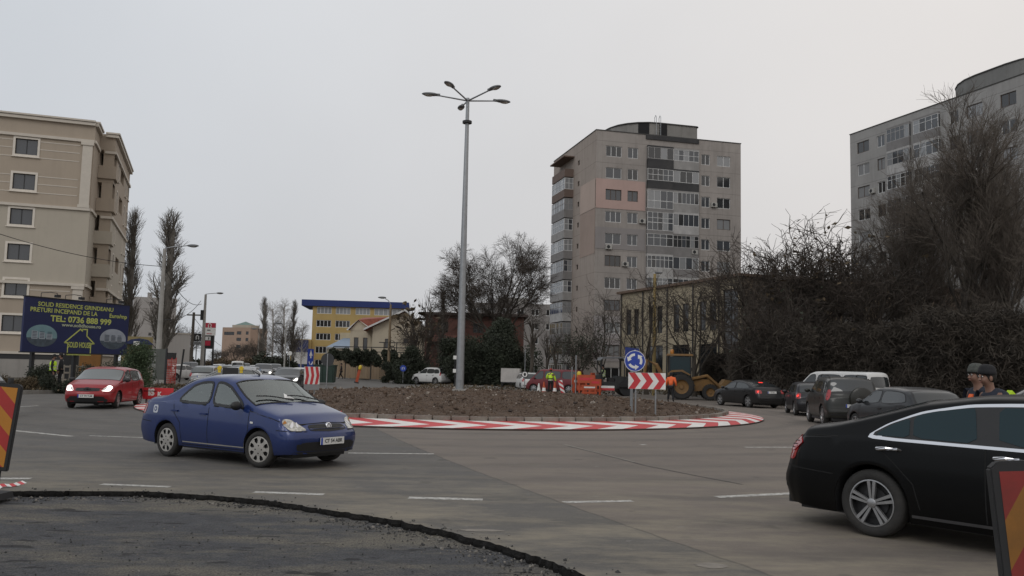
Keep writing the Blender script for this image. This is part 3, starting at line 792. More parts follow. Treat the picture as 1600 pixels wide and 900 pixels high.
# ---- low cream building in front of the tower
A = G(970, 583); A = Vector((10.6, 84, 0)); Bc = Vector((17.6, 66, 0))
yd = (A - Bc).normalized(); ang3 = math.atan2(yd.y, yd.x) - PI / 2
CREAM = wall_mat('cream_render', (0.36, 0.305, 0.215), .1, None, .45)
lb = thing('office_building', 'two storey faded cream building with tall dark windows in front of the tower block', 'building', Bc, ang3)
DL = (A - Bc).length; H3 = 9.2
F = Face(lb, (0, DL, 0), -PI / 2)
for i, (x0) in enumerate((1.2, 5.4, 9.6, 13.6)):
    for d in (0, 1.45): window(F, x0 + d, x0 + d + .95, 5.2, 7.6, 1, FR_D, PANE_D, fw=.05)
    window(F, x0 - .1, x0 + 2.5, 1.2, 4.1, 3, FR_D, PANE_D, fw=.05)
window(F, 16.9, 18.9, 0.2, 8.3, 2, FR_D, PANE_D, rows=5, fw=.06)
F.wall(DL, -.3, H3, CREAM)
F.box('roof_edge', mat('roof_edge_rust', (0.13, 0.085, 0.06), .8), -.25, DL + .25, H3 + .001, H3 + .22, -.3, .3)
for x in (.35, 4.5, 8.75, 12.8, 16.5):
    q = MB().tube([(x, -.1, 0), (x, -.1, H3 - .1)], .06, 8); q.build('downpipe', FR_D, lb, True, loc=F.loc, rot=(0, 0, F.rz))
F2 = Face(lb, (0, 0, 0), 0)
BRW = wall_mat('brown_render', (0.15, 0.115, 0.08), .12, None, .4)
for i in range(6):
    window(F2, 1.6 + i * 4.1, 3.8 + i * 4.1, 5.2, 7.4, 2, FR_D, PANE_D); window(F2, 1.6 + i * 4.1, 3.8 + i * 4.1, 1.4, 3.9, 2, FR_D, PANE_D)
F2.wall(27, -.3, H3, BRW); F2.box('roof_edge', MATS['roof_edge_rust'], .31, 27, H3 + .001, H3 + .22, -.3, .3)
MB().box((26.98, .02, -.3), (27, DL, H3)).box((.02, DL, -.3), (27, DL + .02, H3)).build('rear_wall', BRW, lb)
roof_box(lb, [(0, 0), (27, 0), (27, DL), (0, DL)], H3 - .02, ROOF)

# ---- left residential building
A = AT(150, 192, 71.0); ang4 = R(19.5); H4 = A.z
rb = thing('apartment_building', 'new beige six storey residential building with cream cornices at the left edge', 'apartment building', (A.x, A.y, 0), ang4)
TAN = wall_mat('tan_render', (0.385, 0.325, 0.26), .04, None, .12)
SAND = wall_mat('sand_render', (0.43, 0.39, 0.325), .04, None, .12)
CREM = mat('cream_trim', (0.55, 0.505, 0.44), .8, 0, .05)
GREYP = wall_mat('base_render', (0.30, 0.285, 0.265), .08, None, .4)
zl = lambda py: A.z - (py - 192) * 71.0 / FPX * 1.0
def win_z(k): return AT(150, 227 + 12 + 54.9 * k, 71).z
WL = 34.0
F = Face(rb, (-WL, 0, 0), 0)
zt = H4; z_a = zl(215) - .0; z_b = zl(333); z_c = zl(453); z_d = 1.68 + (561 - 553) * 71 / FPX
for k in range(6):
    zc = zl(192 + 50 + 54.9 * k)
    for xq in (WL - 5.8, WL - 11.8, WL - 17.8, WL - 23.8):
        window(F, xq, xq + 1.62, zc - .62, zc + .68, 2, FR_D, PANE, depth=.16, fw=.06, sur=.17)
F.wall(WL, -.3, H4, [TAN]); w = COL.objects[-1]
def bands(F, W, zs=None, first=True):
    F.box('cornice', CREM, 0, W, H4 - .02, H4 + .12, -.1, .34)
    F.box('cornice', CREM, 0, W, H4 - .3, H4 - .052, -.001, .25)
    F.box('cornice', CREM, 0, W, H4 - 1.75, H4 - 1.52, .003, .16)
    F.box('cornice', CREM, 0, W, z_b - .1, z_b + .12, .003, .18)
    F.box('cornice', CREM, 0, W, z_c - .1, z_c + .12, .003, .18)
    F.box('cornice', CREM, 0, W, z_d - .1, z_d + .1, .003, .14)
bands(F, WL)
patch(F, 0.0, WL, z_c + .121, z_b - .101, SAND, .02)
G_ = [(0, .55), (0, .05), (0, -.75)]
def groove(F, z, xs):
    for a_, b_ in xs: F.box('groove_strip', CREM, a_, b_, z - .035, z + .035, .002, .02)
for k in (0, 1, 4, 5):
    zc = zl(192 + 50 + 54.9 * k); edges = [0]
    for xq in (WL - 23.8, WL - 17.8, WL - 11.8, WL - 5.8): edges += [xq - .19, xq + 1.81]
    edges.append(WL - 1.05)
    for dz in (.75 - .2, -.1, -.8): groove(F, zc + dz, [(edges[i], edges[i + 1]) for i in range(0, len(edges), 2)] if dz > -.7 else [(0, edges[-1])])
for (z0, z1) in ((z_b + .13, H4 - 1.76), (z_d + .11, z_c - .11)):
    F.box('pilaster', CREM, WL - .85, WL - .1, z0 + .25, z1 - .25, .003, .16)
    F.box('pilaster_cap', CREM, WL - .98, WL - .02, z1 - .25, z1 - .01, .003, .24); F.box('pilaster_cap', CREM, WL - .95, WL - .05, z0, z0 + .25, .003, .2)
F.box('base_panel', GREYP, 0, WL, -.3, z_d - .5, .003, .03)
F.box('base_dark_strip', FR_D, 0, WL, z_d - .5, z_d - .11, .003, .05)  # black strip between the base panel and the lowest cornice
# notch: short side wall, stepping out with open corner balconies, then the long side wall
S1 = Face(rb, (0, 0, 0), PI / 2)          # s runs back, outward +x
S1.wall(3.6, -.3, H4, TAN); bands(S1, 3.3)
patch(S1, 0, 3.59, z_c + .121, z_b - .101, SAND, .02)
NX, NY, NL = 1.25, 3.6, 15.6
F5 = Face(rb, (0, NY, 0), 0)              # narrow front with balcony openings
flz = [zl(192 + 50 + 54.9 * k) - 1.25 for k in range(6)]
for k, zf in enumerate(flz): F5.open.append((0.02, NX + .05, zf + 1.0, zf + 2.45))
F5.wall(NX + .0, -.3, H4, TAN, depth=1.6)
for (z_, h_, o_) in ((H4 - .02, .14, .34), (H4 - .3, .248, .25), (H4 - 1.75, .23, .16), (z_b - .1, .22, .18), (z_c - .1, .22, .18)):
    F5.box('cornice', CREM, .45, NX + o_, z_, z_ + h_, -.1, o_)
S2 = Face(rb, (NX, NY, 0), PI / 2)
for k, zf in enumerate(flz):
    S2.open.append((0.02, 1.9, zf + 1.0, zf + 2.45))
    window(S2, 3.4, 4.2, zf + .55, zf + 2.35, 1, FR_D, PANE_D, sur=.12, depth=.1)
    S2.open.append((6.2, 9.4, zf + 1.0, zf + 2.45))
    window(S2, 11.2, 12.0, zf + .55, zf + 2.35, 1, FR_D, PANE_D, sur=.12, depth=.1)
    window(S2, 14, 15.2, zf + .75, zf + 2.25, 1, FR_D, PANE_D, sur=.12, depth=.1)
    # floors and inner walls of the balconies
    MB().box((.02, NY + .02, zf - .12), (NX - .02, NY + 3.0, zf)).box((-.02, NY + 2.6, zf + .001), (NX - .24, NY + 2.7, zf + 2.6)).box((-.02, NY + .02, zf + 2.61), (NX - .02, NY + 3, zf + 2.63)).build('balcony_floor', SAND, rb)
    MB().box((NX - 1.6, NY + 6.0, zf + .9), (NX - 1.55, NY + 9.6, zf + 2.6)).box((NX - 1.55, NY + 6.0, zf + .9), (NX - .02, NY + 9.6, zf + .95)).build('balcony_floor', SAND, rb)
    # curbed parapet band projecting a little
    b = MB().box((.02, NY - .22, zf - .1), (NX + .22, NY - .003, zf + 1.02)).box((NX + .003, NY - .003, zf - .1), (NX + .22, NY + 1.95, zf + 1.02))
    b.build('balcony_parapet', SAND if k in (2, 3) else TAN, rb)
S2.wall(NL, -.3, H4, TAN, depth=.9); bands(S2, NL)
patch(S2, 0, NL, z_c + .121, z_b - .101, SAND, .02)
MB().box((-WL, 19.2, -.3), (NX, 19.22, H4)).build('rear_wall', TAN, rb)
roof_box(rb, [(-WL, 0), (0, 0), (0, NY), (NX, NY), (NX, 19.2), (-WL, 19.2)], H4 - .02, ROOF)

# ---- yellow block with blue parapet
A = AT(489, 478, 190); H5 = A.z; ang5 = R(6)
YEL = wall_mat('yellow_render', (0.42, 0.30, 0.12), .06, None, .15); BLUEW = wall_mat('blue_cladding', (0.026, 0.042, 0.15), .06, None, .1)
yb = thing('school_building', 'yellow five storey building with a wide blue parapet left of centre', 'building', (A.x, A.y, 0), ang5)
F = Face(yb, (0, 0, 0), 0)
for k, zc in enumerate([H5 - .9 - 2.9 * i for i in range(6)]):
    for i, x0 in enumerate((.9, 5.0, 9.3, 13.4) if k < 2 else (.9, 5.0, 8.0)):
        if k == 1 and i > 1: window(F, x0 + (.0 if i == 2 else -1.5), x0 + 1.2 + (0 if i == 2 else -1.5), zc - .8, zc + .6, 2, FR_W, PANE_D, fw=.1); continue
        window(F, x0, x0 + (3.2 if i < 3 else 6.0), zc - .75, zc + .75, 4 if i < 3 else 6, FR_W, PANE_D if k else PANE_L, fw=.1)
F.wall(20.5, -.3, H5, YEL)
F.box('parapet', BLUEW, -2.4, 21.0, H5, H5 + 1.35, -14, .6)
L5 = Face(yb, (0, 14, 0), -PI / 2); L5.wall(14, -.3, H5, YEL)
MB().box((20.48, .02, -.3), (20.5, 14, H5)).box((0.02, 14, -.3), (20.5, 14.02, H5)).build('rear_wall', YEL, yb)
F.box('stair_tower', YEL, -4.3, -.002, -.3, H5 - 7.4, -4, .9)
F.box('stair_cladding', BLUEW, -4.2, -.5, H5 - 10.19, H5 - 7.6, .91, 1.4)
F.box('stair_cladding', BLUEW, -4.2, -.5, H5 - 15.2, H5 - 12.8, .91, 1.4)
F.box('stair_glazing', FR_W, -4.0, -.6, H5 - 12.79, H5 - 10.2, .91, 1.3)

# ---- cream house with red roof and gable, hip to the left
A = AT(580, 580, 112); hx = thing('gabled_house', 'cream house with red tiled roof behind the vine covered fence', 'house', (A.x, A.y, 0), R(4))
HOUS = wall_mat('house_render', (0.5, 0.44, 0.34), .06, None, .2); TILE = mat('roof_tile', (0.24, 0.075, 0.05), .85, 0, .25, 2.5, .5, 12, stretch=(1, 3, 1))
def hz(py): return 1.68 + (573 - py) * 112 / FPX
F = Face(hx, (0, 0, 0), 0); e = hz(512); rz = hz(487); WH = 6.6
window(F, 4.0, 4.7, hz(536), hz(529), 1, FR_B, PANE_D); window(F, 1.6, 2.4, hz(545), hz(530), 1, FR_B, PANE_D)
F.wall(WH, -.3, e, HOUS)
for y_ in (0, 9): MB().add([(0, y_, e), (WH, y_, e), (WH / 2 + .8, y_, rz)], [(0, 1, 2)]).build('gable', HOUS, hx, fix=False)
MB().box((-.02, .02, -.3), (0, 9, e)).box((WH, .02, -.3), (WH + .02, 9, e)).box((0, 9, -.3), (WH, 9.02, e)).build('side_wall', HOUS, hx)
apx = WH / 2 + .8
def slope(x0, z0, x1, z1, y0, y1, th=.16):
    b = MB(); b.add([(x0, y0, z0), (x1, y0, z1), (x1, y1, z1), (x0, y1, z0), (x0, y0, z0 + th), (x1, y0, z1 + th), (x1, y1, z1 + th), (x0, y1, z0 + th)], [(0, 3, 2, 1), (4, 5, 6, 7), (0, 1, 5, 4), (1, 2, 6, 5), (2, 3, 7, 6), (3, 0, 4, 7)])
    return b
slope(-1.1, e - .5, apx, rz + .02, -.7, 9.5).build('roof', TILE, hx); slope(WH + .6, e - .3, apx + .002, rz + .02, -.7, 9.5).build('roof', TILE, hx)
slope(-1.1, e - .48, apx, rz + .05, -.82, -.7, .24).build('barge_board', FR_W, hx)
slope(WH + .6, e - .28, apx + .002, rz + .05, -.82, -.7, .24).build('barge_board', FR_W, hx)
# left wing with small porch gable
Fw = Face(hx, (-3.2, 3.0, 0), 0)
window(Fw, .5, 1.1, hz(548), hz(528), 1, FR_B, PANE_D); window(Fw, 1.7, 2.3, hz(548), hz(528), 1, FR_B, PANE_D)
Fw.wall(3.2, -.3, hz(517), HOUS)
MB().add([(-3.5, 2.7, hz(516)), (-.3, 2.7, hz(516)), (-2.2, 2.7, hz(500)), (-2.2, 9, hz(492)), (1.5, 9, hz(490)), (3.0, 4, hz(492)), (-3.5, 9, hz(516))], [(1, 5, 4, 3, 2), (0, 2, 3, 6)]).build('roof', TILE, hx, fix=False)
MB().add([(-3.3, 2.95, hz(517)), (-.2, 2.95, hz(517)), (-2.2, 2.95, hz(501))], [(0, 1, 2)]).build('gable', HOUS, hx, fix=False)
MB().tube([(-3.6, 2.65, hz(517)), (-2.2, 2.65, hz(499.5)), (-.1, 2.65, hz(517))], .12, 6).build('barge_board', FR_W, hx)
# ---- grey-blue shed roof building between house and yellow block
A = AT(510, 580, 150); ax = thing('warehouse', 'low building with pale blue metal roof left of the cream house', 'warehouse', (A.x, A.y, 0), 0)
MB().box((0, 0, -.3), (5.6, 12, 1.68 + (571 - 545) * 150 / FPX)).build('wall', wall_mat('shed_wall', (0.4, 0.36, 0.29), .08, None, .3), ax)
z0, z1 = 1.68 + (571 - 545) * 150 / FPX, 1.68 + (571 - 526) * 150 / FPX
slope(0, z0, 5.8, z0 + .1, -.3, 12).build('roof_edge', FR_W, ax)
MB().add([(-.2, -.4, z0 + .2), (6, -.4, z0 + .2), (6, 9, z1), (1.0, 9, z1)], [(0, 1, 2, 3)]).build('roof', mat('blue_metal_roof', (0.16, 0.22, 0.3), .5, .1, .1, 2), ax, fix=False)
MB().box((0.3, 9.1, z1 - 2), (6, 12, z1 + 1.0)).build('upper_wall', wall_mat('shed_upper', (0.45, 0.38, 0.26), .08, None, .2), ax)
# ---- maroon house behind thin trees
A = AT(662, 580, 105); mh = thing('brick_house', 'dark maroon two storey house with flat roof behind the street lamp mast', 'house', (A.x, A.y, 0), R(2))
MAR = wall_mat('maroon_render', (0.13, 0.062, 0.05), .15, None, .4)
F = Face(mh, (0, 0, 0), 0); hm = lambda py: 1.68 + (574 - py) * 105 / FPX
for x0, z0, z1 in ((1.5, 519, 503), (5.8, 519, 503), (1.5, 560, 540), (5.8, 560, 540), (9.5, 519, 503)): window(F, x0, x0 + 1.3, hm(z0), hm(z1), 2, FR_B, PANE_D)
F.wall(12, -.3, hm(492), MAR)
F.box('roof', mat('maroon_roof', (0.07, 0.05, 0.045), .8), -.5, 12.5, hm(492), hm(488), -9, .5)
F.box('balcony', wall_mat('maroon_balcony', (0.24, 0.11, 0.09), .1, None, .3), .4, 8.5, hm(534), hm(524), .01, 1.2)
for x in (.5, 4.2, 8.2): F.box('post', PARA[1], x, x + .22, hm(524), hm(494), .9, 1.1)
MB().box((0, .02, -.3), (.02, 9, hm(492))).box((12, .02, -.3), (12.02, 9, hm(492))).box((0, 9, -.3), (12, 9.02, hm(492))).build('rear_wall', MAR, mh)
# ---- long grey apartment block far behind the round tree
A = AT(728, 580, 170); gb = thing('apartment_block', 'distant low grey apartment block seen through the round bare tree', 'apartment block', (A.x, A.y, 0), R(3))
F = Face(gb, (0, 0, 0), 0); hg = 1.68 + (576 - 473) * 170 / FPX
for k in range(5):
    for i in range(6): window(F, 1 + i * 2.9, 2.5 + i * 2.9, hg - 2.3 - 2.8 * k, hg - 1.0 - 2.8 * k, 2, FR_W, PANE_D, fw=.1)
GBW = wall_mat('far_block', (0.23, 0.215, 0.205), .08, 2.8, .3)
F.wall(18.5, -.3, hg, GBW)
MB().box((0, .02, -.3), (.02, 12, hg)).box((18.5, .02, -.3), (18.52, 12, hg)).box((0, 12, -.3), (18.5, 12.02, hg)).build('rear_wall', GBW, gb)
roof_box(gb, [(0, 0), (18.5, 0), (18.5, 12), (0, 12)], hg - .02, ROOF); F.box('parapet', GREYP, 6, 12, hg, hg + 1.2, -5, -1)
# ---- distant tan building closing the boulevard
A = AT(345, 566, 430); db = thing('office_building', 'distant tan office building with a green pyramid roof closing the boulevard', 'building', (A.x, A.y, 0), R(-14))
F = Face(db, (0, 0, 0), 0); hd = lambda py: 1.68 + (566 - py) * 430 / FPX
TANB = wall_mat('distant_tan', (0.35, 0.25, 0.19), .05, None, .1)
for py in (520, 530, 541): window(F, 8, 10.5, hd(py + 2), hd(py - 3), 2, FR_D, PANE_D, fw=.15); window(F, 13, 14.5, hd(py + 2), hd(py - 3), 1, FR_D, PANE_D, fw=.15)
window(F, 1.0, 6.6, hd(523), hd(518), 6, FR_D, PANE_D, fw=.15)
F.wall(15.5, -.3, hd(511), TANB)
F.box('upper_storey', wall_mat('distant_cream', (0.4, 0.35, 0.28), .05, None, .1), 5, 15.5, hd(511), hd(507), -8, -.5)
MB().box((0, .02, -.3), (.02, 16, hd(511))).box((15.5, .02, -.3), (15.52, 16, hd(511))).box((0, 16, -.3), (15.5, 16.02, hd(511))).build('rear_wall', TANB, db)
roof_box(db, [(0, 0), (15.5, 0), (15.5, 16), (0, 16)], hd(511) - .02, ROOF)
MB().add([(6, 1, hd(507)), (14, 1, hd(507)), (14, 8, hd(507)), (6, 8, hd(507)), (10, 4.5, hd(501))], [(0, 1, 4), (1, 2, 4), (2, 3, 4), (3, 0, 4)]).build('roof', mat('green_roof', (0.13, 0.19, 0.17), .7), db)
# ---- grey blind-ended block behind the poplars
A = AT(203, 560, 150); pb = thing('apartment_block', 'pale grey blind gable of a block between the beige building and the poplar', 'apartment block', (A.x, A.y, 0), R(24))
F = Face(pb, (0, 0, 0), 0); hp = 1.68 + (563 - 463) * 150 / FPX
for k in range(5): window(F, 2.7, 3.2, hp - 1.3 - 2.7 * k, hp - .8 - 2.7 * k, 1, FR_D, PANE_D, fw=.05)
PBW = wall_mat('pale_block', (0.36, 0.34, 0.325), .05, 2.7, .2)
F.wall(7.0, -.3, hp, PBW); F.box('chimney', PBW, 2.2, 3.0, hp, hp + .9, -2, -1)
MB().box((0, .02, -.3), (.02, 30, hp)).box((7, .02, -.3), (7.02, 30, hp)).box((0, 30, -.3), (7, 30.02, hp)).build('rear_wall', PBW, pb)
roof_box(pb, [(0, 0), (7, 0), (7, 30), (0, 30)], hp - .02, ROOF)
# ---- white box unit on the left side of the boulevard
A = AT(236, 566, 95); wb = thing('storage_shed', 'big windowless white metal shed behind the street lamp on the left', 'shed', (A.x, A.y, 0), R(22))
zb = 1.68 + (565 - 522) * 95 / FPX
WCL = mat('white_cladding', (0.50, 0.48, 0.46), .6, 0, .05, 1, dirt=.2, dirt_col=(.3, .28, .26), stretch=(6, 6, .3))
MB().box((0, 0, 0), (3.9, 9, zb)).build('wall', WCL, wb); MB().box((-.06, -.06, zb + .001), (3.96, 9.06, zb + .14)).build('roof_edge', CREM, wb)
# ---- yellow kiosk with blue awning
A = AT(190, 570, 66); kb = thing('kiosk', 'small yellow kiosk with a dark blue awning behind the green shrub', 'kiosk', (A.x, A.y, 0), R(26))
MB().box((0, 0, 0), (2.1, 3, 1.68 + (564 - 524) * 62 / FPX)).build('wall', wall_mat('kiosk_yellow', (0.26, 0.21, .10), .1, None, .3), kb)
b = MB(); prof = [(0, 0), (.5, .35), (1.1, .45), (1.7, .35), (2.1, 0)]
zq = 1.68 + (564 - 537) * 62 / FPX
b.prism([(x, zq + z) for x, z in prof], -.9, -.005, 'XZ'); b.build('awning', mat('awning_navy', (0.02, 0.03, .09), .7), kb)
MB().box((.7, -.93, zq - .12), (1.1, -.905, zq + .22)).build('sign_plate', WHITE, kb)
# ================================================================ trees and plants (vectorised branching)
def _norm(a): return a / np.maximum(np.linalg.norm(a, axis=1, keepdims=True), 1e-9)
def tubes(P, D, L, R0, R1, seg, sides, rng, wig, trop, env=None):
    """grow n branches at once; returns polylines (n,seg+1,3), radii, verts, faces"""
    n = len(P); pts = np.zeros((n, seg + 1, 3)); pts[:, 0] = P; d = D.copy(); dirs = np.zeros((n, seg + 1, 3)); dirs[:, 0] = d
    for i in range(seg):
        d = _norm(d + rng.normal(0, wig, (n, 3)) + np.array([0, 0, trop])[None] / seg)
        pts[:, i + 1] = pts[:, i] + d * (L / seg)[:, None]; dirs[:, i + 1] = d
    t = np.linspace(0, 1, seg + 1)[None]; rad = R0[:, None] * (1 - t) + R1[:, None] * t
    ref = np.where(np.abs(dirs[:, :, 2:3]) < 0.9, np.array([0, 0, 1.0]), np.array([1.0, 0, 0]))
    a = np.cross(dirs, ref); a /= np.maximum(np.linalg.norm(a, axis=2, keepdims=True), 1e-9); b = np.cross(dirs, a)
    an = 2 * np.pi * np.arange(sides) / sides
    ring = a[:, :, None, :] * np.cos(an)[None, None, :, None] + b[:, :, None, :] * np.sin(an)[None, None, :, None]
    V = (pts[:, :, None, :] + ring * rad[:, :, None, None]).reshape(-1, 3)
    base = (np.arange(n) * (seg + 1) * sides)[:, None, None]; i_ = (np.arange(seg) * sides)[None, :, None]; k = np.arange(sides)[None, None, :]
    k2 = (k + 1) % sides
    F = np.stack([base + i_ + k, base + i_ + k2, base + i_ + sides + k2, base + i_ + sides + k], -1).reshape(-1, 4)
    return pts, dirs, rad, V, F
def np_mesh(name, V, F, m, smooth=False):
    me = bpy.data.meshes.new(name); k = F.shape[1]
    me.vertices.add(len(V)); me.vertices.foreach_set('co', V.astype(np.float32).ravel())
    me.loops.add(F.size); me.loops.foreach_set('vertex_index', F.astype(np.int32).ravel())
    me.polygons.add(len(F)); me.polygons.foreach_set('loop_start', np.arange(0, F.size, k, dtype=np.int32))
    me.materials.append(m)
    if smooth: me.polygons.foreach_set('use_smooth', np.ones(len(F), bool))
    me.update(calc_edges=True)
    return me
def gen_tree(name, seed, H, r0, levels, env=None, bark=None, twig=None, trunk_frac=.3, trunk_wig=.04):
    """levels: list of dict(n, t0, len, ang, seg, sides, wig, trop, rr)"""
    rng = np.random.default_rng(seed)
    TL = H * trunk_frac
    P = np.zeros((1, 3)); D = np.array([[0, 0, 1.0]]); L = np.array([TL]); R0 = np.array([r0]); 
    last = levels[0].get('r_end', .7)
    pts, dirs, rad, V, F = tubes(P, D, L, R0, R0 * last, 6, 10, rng, trunk_wig, 0)
    V[:10, :2] *= 1.35
    wood = [(V, F)]; crown = []
    for li, lv in enumerate(levels):
        n = len(pts); c = lv['n']; idx = np.repeat(np.arange(n), c); m = len(idx)
        t = lv['t0'] + (1 - lv['t0']) * ((np.tile(np.arange(c), n) + rng.random(m)) / c)
        s = pts.shape[1] - 1; f = np.clip(t * s, 0, s - 1e-6); i0 = f.astype(int); fr = (f - i0)[:, None]
        P = pts[idx, i0] * (1 - fr) + pts[idx, i0 + 1] * fr; pd = dirs[idx, i0 + 1]
        r = rad[idx, i0] * (1 - fr[:, 0]) + rad[idx, i0 + 1] * fr[:, 0]
        az = rng.random(m) * 2 * np.pi if lv.get('rand', True) else (np.tile(np.arange(c), n) * 2.399 + rng.random(m) * .5)
        ref = np.where(np.abs(pd[:, 2:3]) < .9, np.array([0, 0, 1.0]), np.array([1.0, 0, 0]))
        a = _norm(np.cross(pd, ref)); b = np.cross(pd, a)
        ang = np.radians(lv['ang'] * rng.uniform(.65, 1.3, m))[:, None]
        D = _norm(pd * np.cos(ang) + (a * np.cos(az)[:, None] + b * np.sin(az)[:, None]) * np.sin(ang))
        L = lv['len'] * H * rng.uniform(.65, 1.25, m) * (1 - lv.get('taper', .35) * (t - lv['t0']) / (1 - lv['t0'] + 1e-6))
        R0 = np.minimum(r * lv.get('rr', .6), lv.get('rmax', 9)); R0 = np.maximum(R0, lv.get('rmin', .006))
        if env is not None:
            e = env; q = (P + D * L[:, None] * .8 - np.array([0, 0, e[2]])) / np.array([e[0], e[0], e[1]])
            dist = np.linalg.norm(q, axis=1); L = np.where(dist > 1, L / dist ** 2.2, L)
            q0 = np.linalg.norm((P - np.array([0, 0, e[2]])) / np.array([e[0], e[0], e[1]]), axis=1); keep = (dist < 1.7) & (q0 < 1.05) & (L > .10)
            P, D, L, R0 = P[keep], D[keep], L[keep], R0[keep]
        pts, dirs, rad, V, F = tubes(P, D, L, R0, R0 * lv.get('end', .45), lv['seg'], lv['sides'], rng, lv['wig'], lv['trop'])
        (wood if li < lv.get('woodmax', 2) and li < 2 else crown).append((V, F))
    def join(ls):
        o = 0; Vs = []; Fs = []
        for V, F in ls: Vs.append(V); Fs.append(F + o); o += len(V)
        return np.concatenate(Vs), np.concatenate(Fs)
    Vw, Fw = join(wood); Vc, Fc = join(crown)
    tips = pts[:, -1]
    return np_mesh('trunk', Vw, Fw, bark, True), np_mesh('crown', Vc, Fc, twig), tips
BARK = mat('bark_dark', (0.062, 0.052, 0.042), .95, 0, .3, 3, .8, 14, stretch=(4, 4, .8))
BARKG = mat('bark_grey', (0.13, 0.12, 0.105), .95, 0, .3, 3, .8, 14, stretch=(4, 4, .8))
BIRCH = mat('bark_pale', (0.34, 0.32, 0.3), .9, 0, .4, 5, .4, 14, stretch=(1, 1, 3))
TWIG = mat('twig_dark', (0.058, 0.046, 0.037), .95, 0, .3, .4)
TWIGR = mat('twig_reddish', (0.118, 0.098, 0.080), .95, 0, .3, .4)
TWIGG = mat('twig_grey', (0.15, 0.132, 0.112), .95, 0, .3, .4)
LEAFD = mat('leaf_evergreen', (0.026, 0.033, 0.019), .8, 0, .5, .6)
UNDER = mat('undergrowth_dark', (0.044, 0.036, 0.028), .95, 0, .6, .5)
LEAFG = mat('leaf_green', (0.05, 0.075, 0.035), .8, 0, .5, 1.2)
LEAFB = mat('leaf_withered', (0.085, 0.062, 0.035), .9, 0, .5, .9)
def leaves(pts, size, seed, m, name='foliage', jitter=.15, ratio=.6):
    rng = np.random.default_rng(seed); n = len(pts)
    P = pts + rng.normal(0, jitter, (n, 3)); a = _norm(rng.normal(0, 1, (n, 3))); b = _norm(np.cross(a, rng.normal(0, 1, (n, 3))))
    s = size * rng.uniform(.6, 1.4, (n, 1)); q = np.stack([P - a * s, P - b * s * ratio, P + a * s, P + b * s * ratio], 1)
    return np_mesh(name, q.reshape(-1, 3), np.arange(4 * n).reshape(-1, 4), m)
PROTO = {}
def lv(n, t0, ln, ang, seg, sides, wig, trop, **k): return dict(n=n, t0=t0, len=ln, ang=ang, seg=seg, sides=sides, wig=wig, trop=trop, **k)
